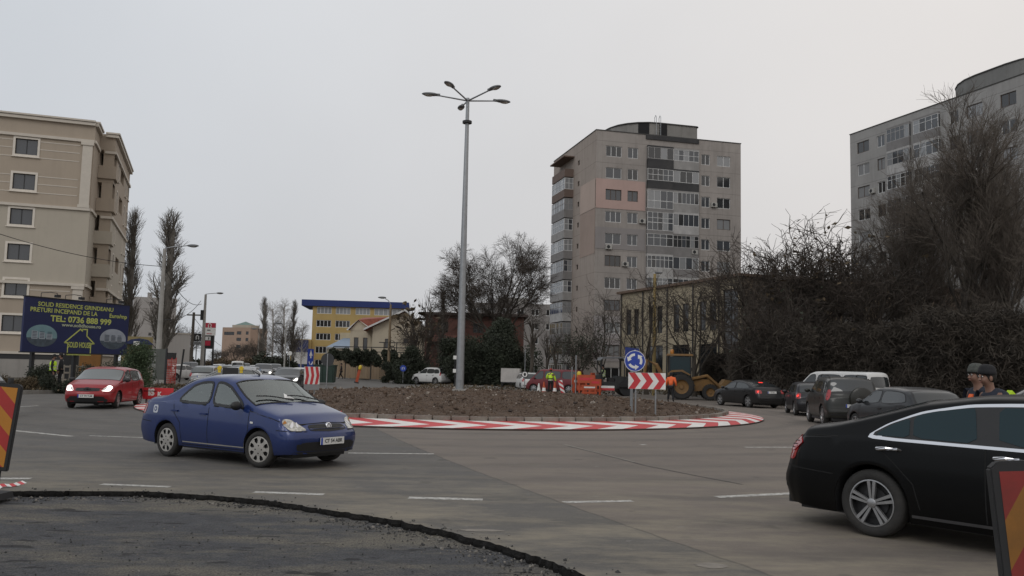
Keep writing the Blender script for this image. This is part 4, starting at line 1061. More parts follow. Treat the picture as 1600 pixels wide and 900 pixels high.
def proto(kind, seed=0):
    if (kind, seed) in PROTO: return PROTO[kind, seed]
    if kind == 'round':      # broad domed crown, H=1 unit scaled to real height
        t = gen_tree(kind, 23 + seed, 13.5, .30, [lv(18, .28, .44, 52, 8, 7, .06, .5, rand=False, rr=.48, taper=.0), lv(7, .3, .24, 32, 5, 5, .10, .25, rr=.55, taper=.2), lv(6, .25, .14, 34, 4, 4, .13, .1, rr=.6),
             lv(6, .3, .085, 34, 4, 3, .16, .0, rr=.65, rmin=.012), lv(6, .2, .06, 34, 2, 3, .18, -.25, rr=.7, rmin=.010, end=.6)], env=(6.1, 5.2, 8.5), bark=BARK, twig=TWIG, trunk_frac=.36)
    elif kind == 'poplar':
        t = gen_tree(kind, 21 + seed, 16, .28, [lv(46, .10, .24, 19, 5, 5, .05, .5, rr=.34, taper=.65), lv(8, .15, .10, 20, 4, 3, .08, .35, rr=.55, rmin=.014), lv(7, .1, .05, 24, 3, 3, .1, .2, rr=.6, rmin=.009, end=.6)],
             env=(1.55, 8.6, 8.0), bark=BARKG, twig=TWIGG, trunk_frac=.93, trunk_wig=.012)
    elif kind == 'upright':  # dense oval crown of fine steep twigs
        t = gen_tree(kind, 31 + seed, 16, .2, [lv(24, .20, .36, 32, 7, 6, .07, .5, rr=.5, taper=.45), lv(6, .2, .17, 32, 5, 4, .09, .3, rr=.5, rmin=.02), lv(7, .15, .10, 30, 4, 3, .12, .2, rr=.55, rmin=.013),
             lv(6, .1, .06, 30, 3, 3, .14, .1, rr=.6, rmin=.009, end=.5)], env=(5.2, 8.0, 9.0), bark=BARK, twig=TWIGR, trunk_frac=.72, trunk_wig=.05)
    elif kind == 'scrub':    # irregular spreading bare tree
        t = gen_tree(kind, 41 + seed, 8, .105, [lv(8, .3, .42, 38, 6, 6, .13, .35, rand=False, rr=.6), lv(7, .2, .25, 40, 5, 4, .15, .3, rr=.55), lv(6, .15, .14, 42, 4, 3, .17, .2, rr=.6, rmin=.012), lv(5, .1, .075, 40, 3, 3, .2, .1, rr=.6, rmin=.008, end=.6)],
             env=(3.7, 4.1, 4.6), bark=BARK, twig=TWIG, trunk_frac=.3)
    elif kind == 'sparse':   # thin open crown that lets the wall behind show
        t = gen_tree(kind, 71 + seed, 8, .10, [lv(6, .3, .46, 34, 6, 6, .12, .4, rand=False, rr=.55), lv(5, .2, .25, 38, 5, 4, .14, .3, rr=.5), lv(4, .15, .15, 40, 4, 3, .16, .2, rr=.55, rmin=.012), lv(4, .1, .08, 38, 3, 3, .18, .1, rr=.6, rmin=.008, end=.6)],
             env=(3.6, 4.1, 4.6), bark=BARK, twig=TWIG, trunk_frac=.22)
    elif kind == 'birch':
        t = gen_tree(kind, 51 + seed, 17, .2, [lv(30, .22, .22, 40, 5, 5, .08, .3, rr=.4, taper=.6), lv(7, .15, .11, 36, 4, 3, .12, -.1, rr=.5, rmin=.016), lv(6, .1, .06, 32, 3, 3, .14, -.5, rr=.6, rmin=.012, end=.6)],
             env=(3.4, 8, 9.2), bark=BIRCH, twig=TWIGG, trunk_frac=.9, trunk_wig=.02)
    elif kind == 'pollard':
        t = gen_tree(kind, 61 + seed, 5, .11, [lv(4, .5, .34, 24, 5, 6, .12, .3, rand=False, rr=.7), lv(5, .4, .2, 34, 4, 4, .15, .5, rr=.6), lv(4, .3, .12, 34, 3, 3, .15, .4, rr=.6, rmin=.01)],
             bark=BARK, twig=TWIG, trunk_frac=.42)
    PROTO[kind, seed] = t
    return t
PH = {'round': 13.5, 'poplar': 16, 'upright': 16.5, 'scrub': 8.3, 'birch': 17, 'pollard': 5}
def tree(kind, name, label, px, Y, top_py, seed=0, group=None, wid=1.0, rot=0, cat='tree', leaf=None, base=0.1):
    tk, ck, tips = proto(kind, seed)
    p = AT(px, 575, Y); zt = AT(px, top_py, Y).z; s = (zt - base) / PH[kind]
    t = thing(name, label, cat, (p.x, Y, base), rot, group); t.scale = (s * wid, s * wid, s)
    a = link('trunk', tk, t); b = link('crown', ck, t)
    if leaf:
        m, frac, sz = leaf; rng = np.random.default_rng(int(px)); pick = tips[rng.random(len(tips)) < frac]
        link('foliage', leaves(pick, sz, 5, m), t)
    return t
def crown_height(me): return max(v.co.z for v in me.vertices[::7])
for kk in ('round', 'poplar', 'upright', 'scrub', 'sparse', 'birch', 'pollard'):
    tk, ck, tips = proto(kk); PH[kk] = float(np.percentile(tips[:, 2], 99.5))

tree('round', 'bare_tree', 'big bare tree with a broad domed crown between the mast and the tower block', 776, 95, 373, group=None, rot=.6, wid=.95)
tree('poplar', 'poplar_tree', 'tall slim leafless poplar directly behind the wooden street lamp pole on the left', 254, 72, 326, rot=1, wid=1.45)
tree('poplar', 'poplar_tree', 'tall leafless poplar half hidden behind the beige residential building', 199, 95, 324, rot=2.2, wid=1.05)
for i, (px, Y, top, k, lab) in enumerate([(407, 190, 463, 'poplar', 'pale slim poplar at the left end of the clump beside the boulevard'),
        (424, 175, 470, 'birch', 'greyish bare tree second from the left in the clump beside the boulevard'),
        (440, 180, 466, 'birch', 'white streaked birch in the middle of the clump beside the boulevard'),
        (456, 170, 468, 'poplar', 'narrow bare poplar next to the birch beside the boulevard'),
        (470, 160, 500, 'birch', 'smaller bare birch in front of the yellow building corner'),
        (448, 150, 505, 'scrub', 'low brown bare tree at the foot of the birches by the boulevard')]):
    tree(k, 'bare_tree', lab, px, Y, top, rot=i * 1.3, wid=1.15 if k == 'birch' else 1)
for i, (px, Y, top, lab) in enumerate([(293, 190, 507, 'round bare tree above the white metal shed'), (366, 330, 537, 'small far bare tree in front of the distant tan building'),
        (384, 300, 534, 'reddish far bare tree right of the distant tan building'), (350, 380, 545, 'smallest far bare tree at the end of the boulevard'), (402, 260, 530, 'far bare tree left of the pale poplar'), (335, 350, 545, 'far bare tree below the red price sign')]):
    tree('scrub', 'bare_tree', lab, px, Y, top, rot=i * 1.7, wid=1.5)
tree('pollard', 'pollarded_tree', 'knobbly pollarded tree in front of the maroon house', 667, 92, 450, rot=.5, wid=.9)
tree('pollard', 'pollarded_tree', 'pollarded tree right beside the cream gabled house', 640, 92, 474, rot=2.5, leaf=(LEAFB, .9, .16), wid=1.2)
tree('poplar', 'bare_tree', 'thin wispy bare tree rising over the maroon house roof', 690, 100, 449, rot=1.1, wid=.9)
tree('scrub', 'bare_tree', 'drooping bare tree left of the mast reaching toward the pole', 655, 88, 492, rot=3.1, wid=1.1, leaf=(LEAFB, .15, .1))
# bare trees before the cream office building
for i, (px, Y, top, k, w, lab) in enumerate([(1010, 62, 425, 'sparse', 1.05, 'bare twisted tree before the left windows of the cream office building'),
        (1085, 60, 410, 'sparse', 1.05, 'bare tree in front of the right windows of the cream office building'), (1140, 61, 395, 'sparse', 1.1, 'dark bare tree at the corner of the cream office building'),
        (940, 80, 455, 'sparse', 1.0, 'thin bare tree at the foot of the grey tower block'), (828, 75, 478, 'pollard', .9, 'leafless pollard left of the grey tower block foot'),
        (872, 72, 505, 'pollard', .9, 'short leafless pollard behind the red van'), (853, 78, 512, 'pollard', 1.0, 'stumpy bare tree behind the yellow jacket worker')]):
    tree(k, 'bare_tree', lab, px, Y, top, rot=i * 2.1 + .4, wid=w)
tree('scrub', 'shrub_tree', 'small dark leafy tree in front of the tower block foot', 905, 66, 517, rot=.3, wid=1.0, leaf=(LEAFD, .8, .1))
# right side: dark thicket and the big trees
for i, (px, Y, top, k, w, lab, lf) in enumerate([
        (1195, 58, 372, 'scrub', 1.2, 'bare tree with forked top just right of the grey tower block', None),
        (1253, 56, 346, 'scrub', 1.35, 'tall bare tree with a few withered leaves against the sky right of centre', (LEAFB, .10, .07)),
        (1308, 57, 372, 'scrub', 1.2, 'bare tree with clumped twig ends left of the right hand block', (LEAFB, .12, .07)),
        (1215, 52, 452, 'scrub', 1.3, 'lower tangled bare tree behind the dark liftback car', (LEAFD, .10, .06)),
        (1345, 54, 395, 'scrub', 1.3, 'dark bare tree in front of the left edge of the right hand block', None),
        (1500, 52, 152, 'upright', 1.05, 'tallest dense bare tree with steep branches before the right hand block', None),
        (1408, 56, 285, 'upright', 1.0, 'dense bare tree left of the tallest tree on the right', None),
        (1590, 50, 250, 'upright', 1.0, 'dense bare tree cut by the right edge of the picture', None),
        (1448, 60, 240, 'upright', .9, 'slimmer dense bare tree between the two big trees on the right', None),
        (1550, 62, 215, 'upright', .95, 'farther dense bare tree just right of the tallest tree', None)]):
    tree(k, 'bare_tree', lab, px, Y, top, rot=i * 1.9, wid=w, leaf=lf)

# leafy masses -------------------------------------------------------------
def clump(name, label, cat, c, r, n, m, size, seed, parts=14, stem=True, kind=None, floor=0.05, ratio=.6):
    """evergreen / shrub: leaf faces spread over many overlapping lobes, gaps between, on real stems"""
    rng = np.random.default_rng(seed); r = np.array(r, float)
    t = thing(name, label, cat, c, 0)
    cen = _norm(rng.normal(0, 1, (parts, 3))) * rng.uniform(.25, .82, (parts, 1)) * r; cen[:, 2] = np.abs(cen[:, 2]) * .95 + r[2] * .0
    cen[:, 2] = cen[:, 2] * 1.0 + .1
    if cat == 'hedge': cen[:, 0] = rng.uniform(-1, 1, parts) * r[0]; cen[:, 2] = rng.uniform(.05, .72, parts) * r[2]
    lob = rng.uniform(.35, .62, parts) * min(r[0], r[1], r[2] * 1.2)
    n = int(n * 1.8); k = rng.integers(0, parts, n); d = _norm(rng.normal(0, 1, (n, 3))) * (rng.random((n, 1)) ** .45)
    P = cen[k] + d * lob[k][:, None] * np.array([1, 1, 1.1]); P = P[P[:, 2] > floor - c[2]]
    P += rng.normal(0, .06, P.shape)
    link('foliage', leaves(P, size * .62, seed, m, jitter=.03, ratio=ratio), t)
    b = MB()
    for q in cen[::2]: b.tube([(q[0] * .15, q[1] * .15, 0), (q[0] * .6, q[1] * .6, q[2] * .6), tuple(q)], [.05, .035, .012], 5)
    s = b.build('stem', BARK, t, True)
    return t
def cl(px, Y, top, wpx, name, label, m, n, seed, cat='shrub', size=.1, dep=None, base=0.1, parts=14, ratio=.6):
    p = AT(px, 575, Y); h = AT(px, top, Y).z - base; w = wpx / 2 * Y / FPX
    return clump(name, label, cat, (p.x, Y, base), (w, dep or w, h), n, m, size, seed, parts, ratio=ratio)
cl(778, 84, 455, 130, 'ivy_thicket', 'huge dark evergreen thicket under the domed bare tree', LEAFD, 42000, 1, 'thicket', .15, 3, parts=30)
cl(718, 82, 478, 70, 'ivy_thicket', 'dark overgrown shrub mass just right of the mast foot', LEAFD, 20000, 2, 'thicket', .13, 2, parts=18)
cl(648, 86, 515, 74, 'ivy_thicket', 'dark shrub mass in front of the maroon house', LEAFD, 16000, 3, 'thicket', .13, 2, parts=16)
cl(212, 47, 538, 72, 'green_shrub', 'leafy green shrub under the right end of the billboard', LEAFG, 14000, 4, 'shrub', .07, 1.2)
cl(155, 46, 560, 70, 'green_shrub', 'dark low bush below the middle of the billboard', LEAFD, 9000, 5, 'shrub', .07, 1.0)
cl(66, 45.5, 566, 46, 'green_shrub', 'ivy covered bush left of the two standing people', LEAFD, 6000, 6, 'shrub', .07, .8)
cl(120, 42.5, 590, 110, 'low_hedge', 'low dark scrub along the kerb behind the red car', LEAFD, 7000, 7, 'hedge', .06, .6)
cl(42, 43.3, 592, 70, 'low_hedge', 'low withered scrub along the kerb at the left edge', LEAFB, 5000, 8, 'hedge', .06, .6)
for i, (px, Y, top, w, lab) in enumerate([(1215, 54, 515, 130, 'dark evergreen hedge behind the liftback car'), (1290, 50, 492, 190, 'dark evergreen mass behind the white van'),
        (1400, 49, 470, 190, 'dark undergrowth below the dense trees right of the van'), (1500, 47, 468, 190, 'dark undergrowth behind the two men in hats'), (1600, 46, 460, 190, 'dark undergrowth at the right edge'),
        (1130, 63, 548, 60, 'dark hedge behind the yellow backhoe loader')]):
    cl(px, Y, top, w, 'dark_undergrowth', lab, UNDER, 40000, 20 + i, 'hedge', .42, 2.4, parts=46, ratio=.07)
for i, (px, Y, top, w, lab) in enumerate([(380, 210, 556, 90, 'far brown scrub beside the boulevard lamp'), (430, 150, 552, 80, 'dark bushes at the foot of the birches'), (300, 150, 556, 40, 'dark bush beside the price sign pole'), (335, 420, 560, 60, 'farthest hazy bushes closing the boulevard')]):
    cl(px, Y, top, w, 'roadside_bush', lab, LEAFB if i in (0, 3) else LEAFD, 5000, 40 + i, 'bush', .3, 3)
# climber covered fence (vine) in front of the cream house
cl(578, 98.5, 543, 120, 'vine_hedge', 'dark vine mass on the terrace frame in front of the cream house', LEAFD, 16000, 50, 'hedge', .16, 1.0, base=1.75, parts=34)
# litter of dead leaves and grass tufts on the verges
rng = np.random.default_rng(9); gp = []
for i in range(9000):
    y = rng.uniform(42, 60); x = rng.uniform(-45, -16) if i % 2 else rng.uniform(-8, 34); yy = y if i % 2 else rng.uniform(62, 84)
    gp.append((x, yy, .15))
o = link('dry_grass', leaves(np.array(gp), .09, 3, LEAFB, 'dry_grass', .04)); o['kind'] = 'stuff'; o['label'] = 'dry grass and leaf litter on the verges'; o['category'] = 'grass'
# ================================================================ vehicles
def paint(name, col, metal=0.3, rough=0.38, dirt=.35, coat=.35):
    g = NG(name); g.p.inputs['Metallic'].default_value = metal
    g.p.inputs['Coat Weight'].default_value = coat; g.p.inputs['Specular IOR Level'].default_value = .3; g.p.inputs['Coat Roughness'].default_value = .08
    x, y, z = g.xy(); dn = g.rng(g.noise(3, 6, .7), .3, .7, .4, 1.0)
    low = g.rng(z, .15, .75, 1.0, 0.12)
    f = g.math('MULTIPLY', g.math('MULTIPLY', dn, low), dirt)
    c = g.mix(f, tuple(col), (0.13, 0.115, 0.095))
    g.l.new(g.rng(f, 0, .4, rough, .75), g.p.inputs['Roughness']); g.l.new(c, g.p.inputs['Base Color'])
    g.l.new(g.rng(f, 0, .4, coat, 0.02), g.p.inputs['Coat Weight'])
    return g.m
CGL = glass('car_glass', (0.028, 0.032, 0.034), .03); CGL.node_tree.nodes['Principled BSDF'].inputs['Coat Weight'].default_value = 0.1
CGL_L = glass('car_glass_light', (0.085, 0.095, 0.092), .05); CGL_L.node_tree.nodes['Principled BSDF'].inputs['Specular IOR Level'].default_value = 0.9
CGL_T = glass('car_glass_teal', (0.004, 0.020, 0.026), .05); CGL_T.node_tree.nodes['Principled BSDF'].inputs['Coat Weight'].default_value = 0.0; CGL_T.node_tree.nodes['Principled BSDF'].inputs['Specular IOR Level'].default_value = .4
TRIM = mat('black_trim', (0.014, 0.014, 0.015), .55, 0, .1)
SEAM = mat('panel_gap', (0.006, 0.006, 0.006), .9, 0, 0)
CHROME = mat('chrome', (0.72, 0.72, 0.74), .12, 1.0, 0)
LENS = mat('headlamp_lens', (0.42, 0.41, 0.37), .08, .35, .5, 22, coat=.8)
LIT = mat('headlamp_lit', (.8, .8, .8), .3, 0, 0, emit=(1, .98, .92), estr=2.6)
TAIL = mat('tail_lamp', (0.30, 0.012, 0.016), .12, 0, .2, 20, coat=.8)
TAILON = mat('tail_lamp_lit', (.6, .02, .02), .2, 0, 0, emit=(1, .05, .03), estr=1.3)
PLATE = mat('number_plate', (0.62, 0.62, 0.6), .5, 0, .05)
INK = mat('black_ink', (0.015, 0.015, 0.018), .6, 0, 0)
TYRE = mat('tyre', (0.022, 0.021, 0.02), .85, 0, .2, 8, .2, 50, dirt=.4, dirt_col=(.07, .06, .05))
ALLOY = mat('alloy', (0.36, 0.36, 0.365), .35, .7, .1, 8, dirt=.4, dirt_col=(.1, .09, .08))
HUBC = mat('hubcap_silver', (0.40, 0.385, 0.36), .5, .3, .15, 12, dirt=.5, dirt_col=(.13, .11, .09))
ss = lambda x, a, b: np.clip((x - a) / (b - a), 0, 1) ** 2 * (3 - 2 * np.clip((x - a) / (b - a), 0, 1))

def clear_glass():
    g = NG('car_glass_clear'); gl = g.n.new('ShaderNodeBsdfGlossy'); gl.inputs['Roughness'].default_value = .04; gl.inputs['Color'].default_value = (.9, .95, .92, 1)
    tr = g.n.new('ShaderNodeBsdfTransparent'); tr.inputs[0].default_value = (.80, .86, .83, 1); ms = g.n.new('ShaderNodeMixShader'); fz = g.n.new('ShaderNodeFresnel'); fz.inputs[0].default_value = 1.5
    g.l.new(g.rng(fz.outputs[0], 0, 1, .16, 1.0), ms.inputs[0]); g.l.new(tr.outputs[0], ms.inputs[1]); g.l.new(gl.outputs[0], ms.inputs[2]); g.l.new(ms.outputs[0], g.n['Material Output'].inputs['Surface']); return g.m
GCLEAR = clear_glass()
SEATM = mat('seat_fabric', (.14, .14, .135), .9, 0, .2, 20)
class Car:
    def __init__(s, sp, paint_m, name, label, cat='car', group=None, glassm=None):
        s.sp = sp; s.paint = paint_m; s.gm = glassm or CGL
        s.root = thing(name, label, cat, group=group)
        s.L0, s.L1, s.W, s.H, s.wb, s.wr = sp['L0'], sp['L1'], sp['W'], sp['H'], sp['wb'], sp['wr']
        tx, tz = np.array(sp['top']).T; g = np.linspace(s.L0 - .3, s.L1 + .3, 700); z = np.interp(g, tx, tz)
        k = np.hanning(31); k /= k.sum(); zs = np.convolve(np.pad(z, 15, mode='edge'), k, 'valid'); s.tg, s.tz = g, zs
        s.bx, s.bz = np.array(sp['belt']).T; s.sill = sp.get('sill', .22); s.tum = sp.get('tum', .17)
        s.build()
    def top(s, x): return np.interp(x, s.tg, s.tz)
    def belt(s, x): return min(float(np.interp(x, s.bx, s.bz)), s.top(x) - .035)
    def plan(s, x):
        u = max(0, (x - (s.L1 - .9)) / .9); v = max(0, ((s.L0 + .9) - x) / .9)
        a = max(0, (x - (s.L1 - .09)) / .09); b = max(0, ((s.L0 + .09) - x) / .09)
        return s.W / 2 * (1 - s.sp.get('pf', .13) * u ** 2.4) * (1 - s.sp.get('pr', .09) * v ** 2.6) * (1 - .07 * a ** 2.2) * (1 - .06 * b ** 2.2)
    def yside(s, x, z):
        B = s.belt(x); Wb = s.plan(x); zm = .58 * B + .03
        if z <= B:
            if z < zm: return Wb * (1 - .055 * ((zm - z) / (zm - s.sill)) ** 2)
            return Wb * (1 - .03 * ((z - zm) / (B - zm)) ** 2)
        return Wb * .97 - .012 - s.tum * max(0, (z - B) / (s.H - B)) ** 1.1
    def rc(s, x):
        t = s.top(x) - s.belt(x); g = float(np.clip((t - .06) / .3, 0, 1)); return .085 * (1 - g) + s.sp.get('rc', .14) * g
    def deform(s, x, y, z):
        q = (y / (s.W / 2)) ** 2
        zz = float(np.clip((z - .8) / .3, 0, 1))
        dx = -(.13 * float(ss(x, 0, .9)) * zz) * q - s.sp.get('kf', .13) * float(ss(x, s.L1 - .45, s.L1)) * q
        dx += (.10 * float(ss(-x, .2, 1.2)) * zz) * q + s.sp.get('kr', .10) * float(ss(-x, -s.L0 - .45, -s.L0)) * q
        ef, er = float(ss(x, s.L1 - .4, s.L1)), float(ss(-x, -s.L0 - .4, -s.L0))
        dx -= ef * (s.sp.get('lf', .35) * max(0, z - .56) + .25 * max(0, .36 - z)); dx += er * (s.sp.get('lr', .2) * max(0, z - .6) + .25 * max(0, .38 - z))
        # bumper swell
        dx += ef * .03 * math.exp(-((z - .48) / .09) ** 2) - er * .03 * math.exp(-((z - .5) / .09) ** 2)
        return (x + dx, y, z)
    def zbot(s, x):
        z = s.sill + .05 * max(0, (abs(x) - s.wb / 2 - .3)) ; z = min(z, s.sill + .04)
        Ra = s.wr + s.sp.get('arch', .055)
        for c in (-s.wb / 2, s.wb / 2):
            if abs(x - c) < Ra: z = max(z, s.wr + math.sqrt(Ra * Ra - (x - c) ** 2))
        return z
    def corner(s, x, t):
        T = s.top(x); rc = s.rc(x); z1 = T - rc; y1 = s.yside(x, z1); n = 3.0
        c, q = max(0.0, math.cos(t)), max(0.0, math.sin(t))
        return (x, y1 * c ** (2 / n), z1 + rc * q ** (2 / n))
    def section(s, x):
        T = s.top(x); rc = s.rc(x); z1 = T - rc; zb = min(s.zbot(x), z1 - .06); B = min(s.belt(x), z1 - .02); B = max(B, zb + .02)
        pts = [(x, s.yside(x, zb) - .17, zb + .001), (x, s.yside(x, zb) - .004, zb)]
        for i in range(9): z = zb + .008 + (B - zb - .008) * i / 8; pts.append((x, s.yside(x, z), z))
        for i in range(1, 7): z = B + (z1 - B) * i / 6; pts.append((x, s.yside(x, z), z))
        for i in range(1, 11): pts.append(s.corner(x, PI / 2 * i / 10))
        return pts
    def build(s):
        Ra = s.wr + s.sp.get('arch', .055)
        xs = set(np.round(np.linspace(s.L0, s.L1, 84), 4))
        for c in (-s.wb / 2, s.wb / 2):
            for a in np.linspace(0, PI, 25): xs.add(round(c + Ra * math.cos(a), 4))
            xs |= {round(c + Ra + .004, 4), round(c - Ra - .004, 4)}
        for e in (.01, .02, .035, .055, .08, .11): xs |= {round(s.L1 - e, 4), round(s.L0 + e, 4)}
        xs = sorted(xs); xs = [x for i, x in enumerate(xs) if i == 0 or x - xs[i - 1] > .003]
        secs = [s.section(x) for x in xs]; n = len(secs[0]); m = 2 * n - 1
        vs = []; fs = []; mi = []
        for sec in secs:
            full = sec + [(p[0], -p[1], p[2]) for p in sec[-2::-1]]
            vs += [s.deform(*p) for p in full]
        for i in range(len(xs) - 1):
            for j in range(m - 1):
                fs.append((i * m + j, i * m + j + 1, (i + 1) * m + j + 1, (i + 1) * m + j)); mi.append(1 if j in (0, m - 2) else 0)
        for e, sec in ((0, secs[0]), (len(xs) - 1, secs[-1])):
            rows = []
            for j in range(1, n - 1):
                p = sec[j]; row = [e * m + j]
                for k in range(1, 10):
                    row.append(len(vs)); vs.append(s.deform(p[0], p[1] * (1 - k / 5), p[2]))
                row.append(e * m + m - 1 - j); rows.append(row)
            for r0, r1 in zip(rows[:-1], rows[1:]):
                for k in range(10): fs.append((r0[k], r0[k + 1], r1[k + 1], r1[k])); mi.append(0)
            r0 = rows[-1]; apex = e * m + n - 1
            for k in range(10): fs.append((r0[k], r0[k + 1], apex)); mi.append(0)
        b = MB(); b.v, b.f, b.m = vs, fs, mi
        s.body = b.build('body', [s.paint, TRIM], s.root, True, 40)
        s.bvh = BVHTree.FromPolygons(vs, fs)
        b = MB().box((s.L0 + .25, -s.W / 2 + .27, .17), (s.L1 - .25, s.W / 2 - .27, .62)).box((-s.wb / 2 + .42, -s.W / 2 + .09, .19), (s.wb / 2 - .42, s.W / 2 - .09, .5)).box((s.L0 + .12, -s.W / 2 + .22, .22), (-s.wb / 2 - .42, s.W / 2 - .22, .5)).box((s.wb / 2 + .42, -s.W / 2 + .22, .22), (s.L1 - .2, s.W / 2 - .22, .5))
        b.build('underbody', TRIM, s.root)
    # -------- projection helpers
    def map_side(s, sg):
        return lambda u, v: (Vector((u, sg * 3, v)), Vector((0, -sg, 0)))
    def map_wrap(s, sg, rear=False, r=.35):
        Lx = -s.L0 if rear else s.L1; Wc = s.W / 2; f = -1 if rear else 1
        def m(u, z):
            a = abs(u); sy = sg if u >= 0 else -sg
            if a < Wc - r: o, d = Vector((Lx + 1, a, z)), Vector((-1, 0, 0))
            elif a < Wc - r + r * PI / 2:
                p = (a - (Wc - r)) / r; c, q = math.cos(p), math.sin(p); o = Vector((Lx - r + 1.5 * c, Wc - r + 1.5 * q, z)); d = Vector((-c, -q, 0))
            else: o, d = Vector((Lx - r - (a - (Wc - r + r * PI / 2)), Wc + 1, z)), Vector((0, -1, 0))
            return Vector((o.x * f, o.y * sy, o.z)), Vector((d.x * f, d.y * sy, 0))
        return m
    def hit(s, mp, u, v, off):
        o, d = mp(u, v); h, nn, i, dist = s.bvh.ray_cast(o, d)
        if h is None:
            h, nn, i, dist = s.bvh.find_nearest(o + d * 1.2)
        if nn.dot(d) > 0: nn = -nn
        return h + nn * off, nn
    def decal(s, name, poly, mp, m, off=.004, res=.07, rim=.012, parent=None, smooth_n=2, label=None):
        P = [Vector(p) for p in poly]
        for _ in range(smooth_n):
            Q = []
            for i in range(len(P)):
                a, b = P[i], P[(i + 1) % len(P)]; Q += [a.lerp(b, .14 if _ == 0 else .25), a.lerp(b, .86 if _ == 0 else .75)]
            P = Q
        R_ = []
        for i in range(len(P)):
            a, b = P[i], P[(i + 1) % len(P)]; k = max(1, int((b - a).length / res))
            R_ += [a.lerp(b, j / k) for j in range(k)]
        P = R_; nb = len(P)
        xs = [p.x for p in P]; ys = [p.y for p in P]; pts = list(P)
        def inside(q):
            c = False
            for i in range(nb):
                a, b = P[i], P[i - 1]
                if (a.y > q.y) != (b.y > q.y) and q.x < (b.x - a.x) * (q.y - a.y) / (b.y - a.y) + a.x: c = not c
            return c
        x = min(xs) + res / 2
        while x < max(xs):
            y = min(ys) + res / 2
            while y < max(ys):
                q = Vector((x, y))
                if inside(q) and min((q - p).length for p in P) > res * .4: pts.append(q)
                y += res
            x += res
        cv, ce, cf, *_ = geometry.delaunay_2d_cdt(pts, [(i, (i + 1) % nb) for i in range(nb)], [], 1, 1e-5)
        vs = []; ns = []
        for p in cv:
            h, nn = s.hit(mp, p.x, p.y, off); vs.append(h); ns.append(nn)
        fs = [tuple(f) for f in cf]; n0 = len(vs)
        if rim:
            for i in range(n0): vs.append(vs[i] - ns[i] * (rim + off))
            cnt = {}
            for f in fs:
                for i in range(len(f)):
                    e = (f[i], f[(i + 1) % len(f)]); cnt[tuple(sorted(e))] = cnt.get(tuple(sorted(e)), []) + [e]
            for k, v in cnt.items():
                if len(v) == 1: a, b = v[0]; fs.append((b, a, a + n0, b + n0))
        b = MB(); b.v = [tuple(v) for v in vs]; b.f = fs; b.m = [0] * len(fs)
        return b.build(name, m, parent or s.root, True, 50)
    def ribbon(s, name, pts, w, mp, m, off=.002, res=.05, closed=False, parent=None):
        P = [Vector(p) for p in pts]; Q = []
        if closed: P.append(P[0])
        for a, b in zip(P[:-1], P[1:]):
            k = max(1, int((b - a).length / res)); Q += [a.lerp(b, j / k) for j in range(k)]
        Q.append(P[-1]); vs = []; fs = []
        for i, p in enumerate(Q):
            d = Q[min(i + 1, len(Q) - 1)] - Q[max(i - 1, 0)]
            if closed and i in (0, len(Q) - 1): d = Q[1] - Q[-2]
            d.normalize(); nrm = Vector((-d.y, d.x)) * w / 2
            for q in (p + nrm, p - nrm): vs.append(s.hit(mp, q.x, q.y, off)[0])
        for i in range(len(Q) - 1): fs.append((2 * i, 2 * i + 1, 2 * i + 3, 2 * i + 2))
        b = MB(); b.v = [tuple(v) for v in vs]; b.f = fs; b.m = [0] * len(fs)
        return b.build(name, m, parent or s.root, True, None)
    def patch(s, name, x0, x1, t0, m, off=.004, nx=16, nt=18, edge=True, parent=None):
        vs = []; fs = []
        for i in range(nx + 1):
            x = x0 + (x1 - x0) * i / nx
            tt = t0 + (.06 if i in (0, nx) else 0)
            for j in range(nt + 1):
                t = tt + (PI - 2 * tt) * j / nt
                p = s.corner(x, t if t <= PI / 2 else PI - t)
                p = (p[0], p[1] if t <= PI / 2 else -p[1], p[2]); p = Vector(s.deform(*p))
                h, nn, *_ = s.bvh.find_nearest(p)
                if nn.z < 0: nn = -nn
                vs.append(tuple(p + nn * off))
        for i in range(nx):
            for j in range(nt): a = i * (nt + 1) + j; fs.append((a, a + 1, a + nt + 2, a + nt + 1))
        b = MB(); b.v, b.f, b.m = vs, fs, [0] * len(fs)
        return b.build(name, m, parent or s.root, True, None)
    def cut_openings(s, side_polys, scr):
        """real window openings in the body shell, each closed by a see-through pane and a rubber frame"""
        def inside(P, x, y):
            c = False
            for i in range(len(P)):
                a, b = P[i], P[i - 1]
                if (a[1] > y) != (b[1] > y) and x < (b[0] - a[0]) * (y - a[1]) / (b[1] - a[1]) + a[0]: c = not c
            return c
        def rounded(P):
            P = [Vector(p) for p in P]
            for k in (.14, .25):
                Q = []
                for i in range(len(P)): a, b = P[i], P[(i + 1) % len(P)]; Q += [a.lerp(b, k), a.lerp(b, 1 - k)]
                P = Q
            return P
        sp_ = [rounded(p) for p in side_polys]; fr = []
        for (x0, x1, t0) in scr:
            B3 = []
            for x, tt in ([(x0 + (x1 - x0) * i / 10, t0) for i in range(11)] + [(x1, t0 + (PI - 2 * t0) * j / 16) for j in range(1, 17)] + [(x1 + (x0 - x1) * i / 10, PI - t0) for i in range(1, 11)] + [(x0, PI - t0 - (PI - 2 * t0) * j / 16) for j in range(1, 16)]):
                p = s.corner(x, tt if tt <= PI / 2 else PI - tt); p = (p[0], p[1] if tt <= PI / 2 else -p[1], p[2]); B3.append(Vector(s.deform(*p)))
            fr.append((1 if x0 > 0 else -1, B3))
        bm = bmesh.new(); bm.from_mesh(s.body.data)
        def hit(f):
            c = f.calc_center_median(); n = f.normal
            if c.z < .85: return False
            if abs(n.y) > .6 and any(inside(P, c.x, c.z) for P in sp_): return True
            for sg, B3 in fr:
                if n.x * sg > .15 and c.x * sg > .2 and inside([(p.y, p.z) for p in B3], c.y, c.z): return True
            return False
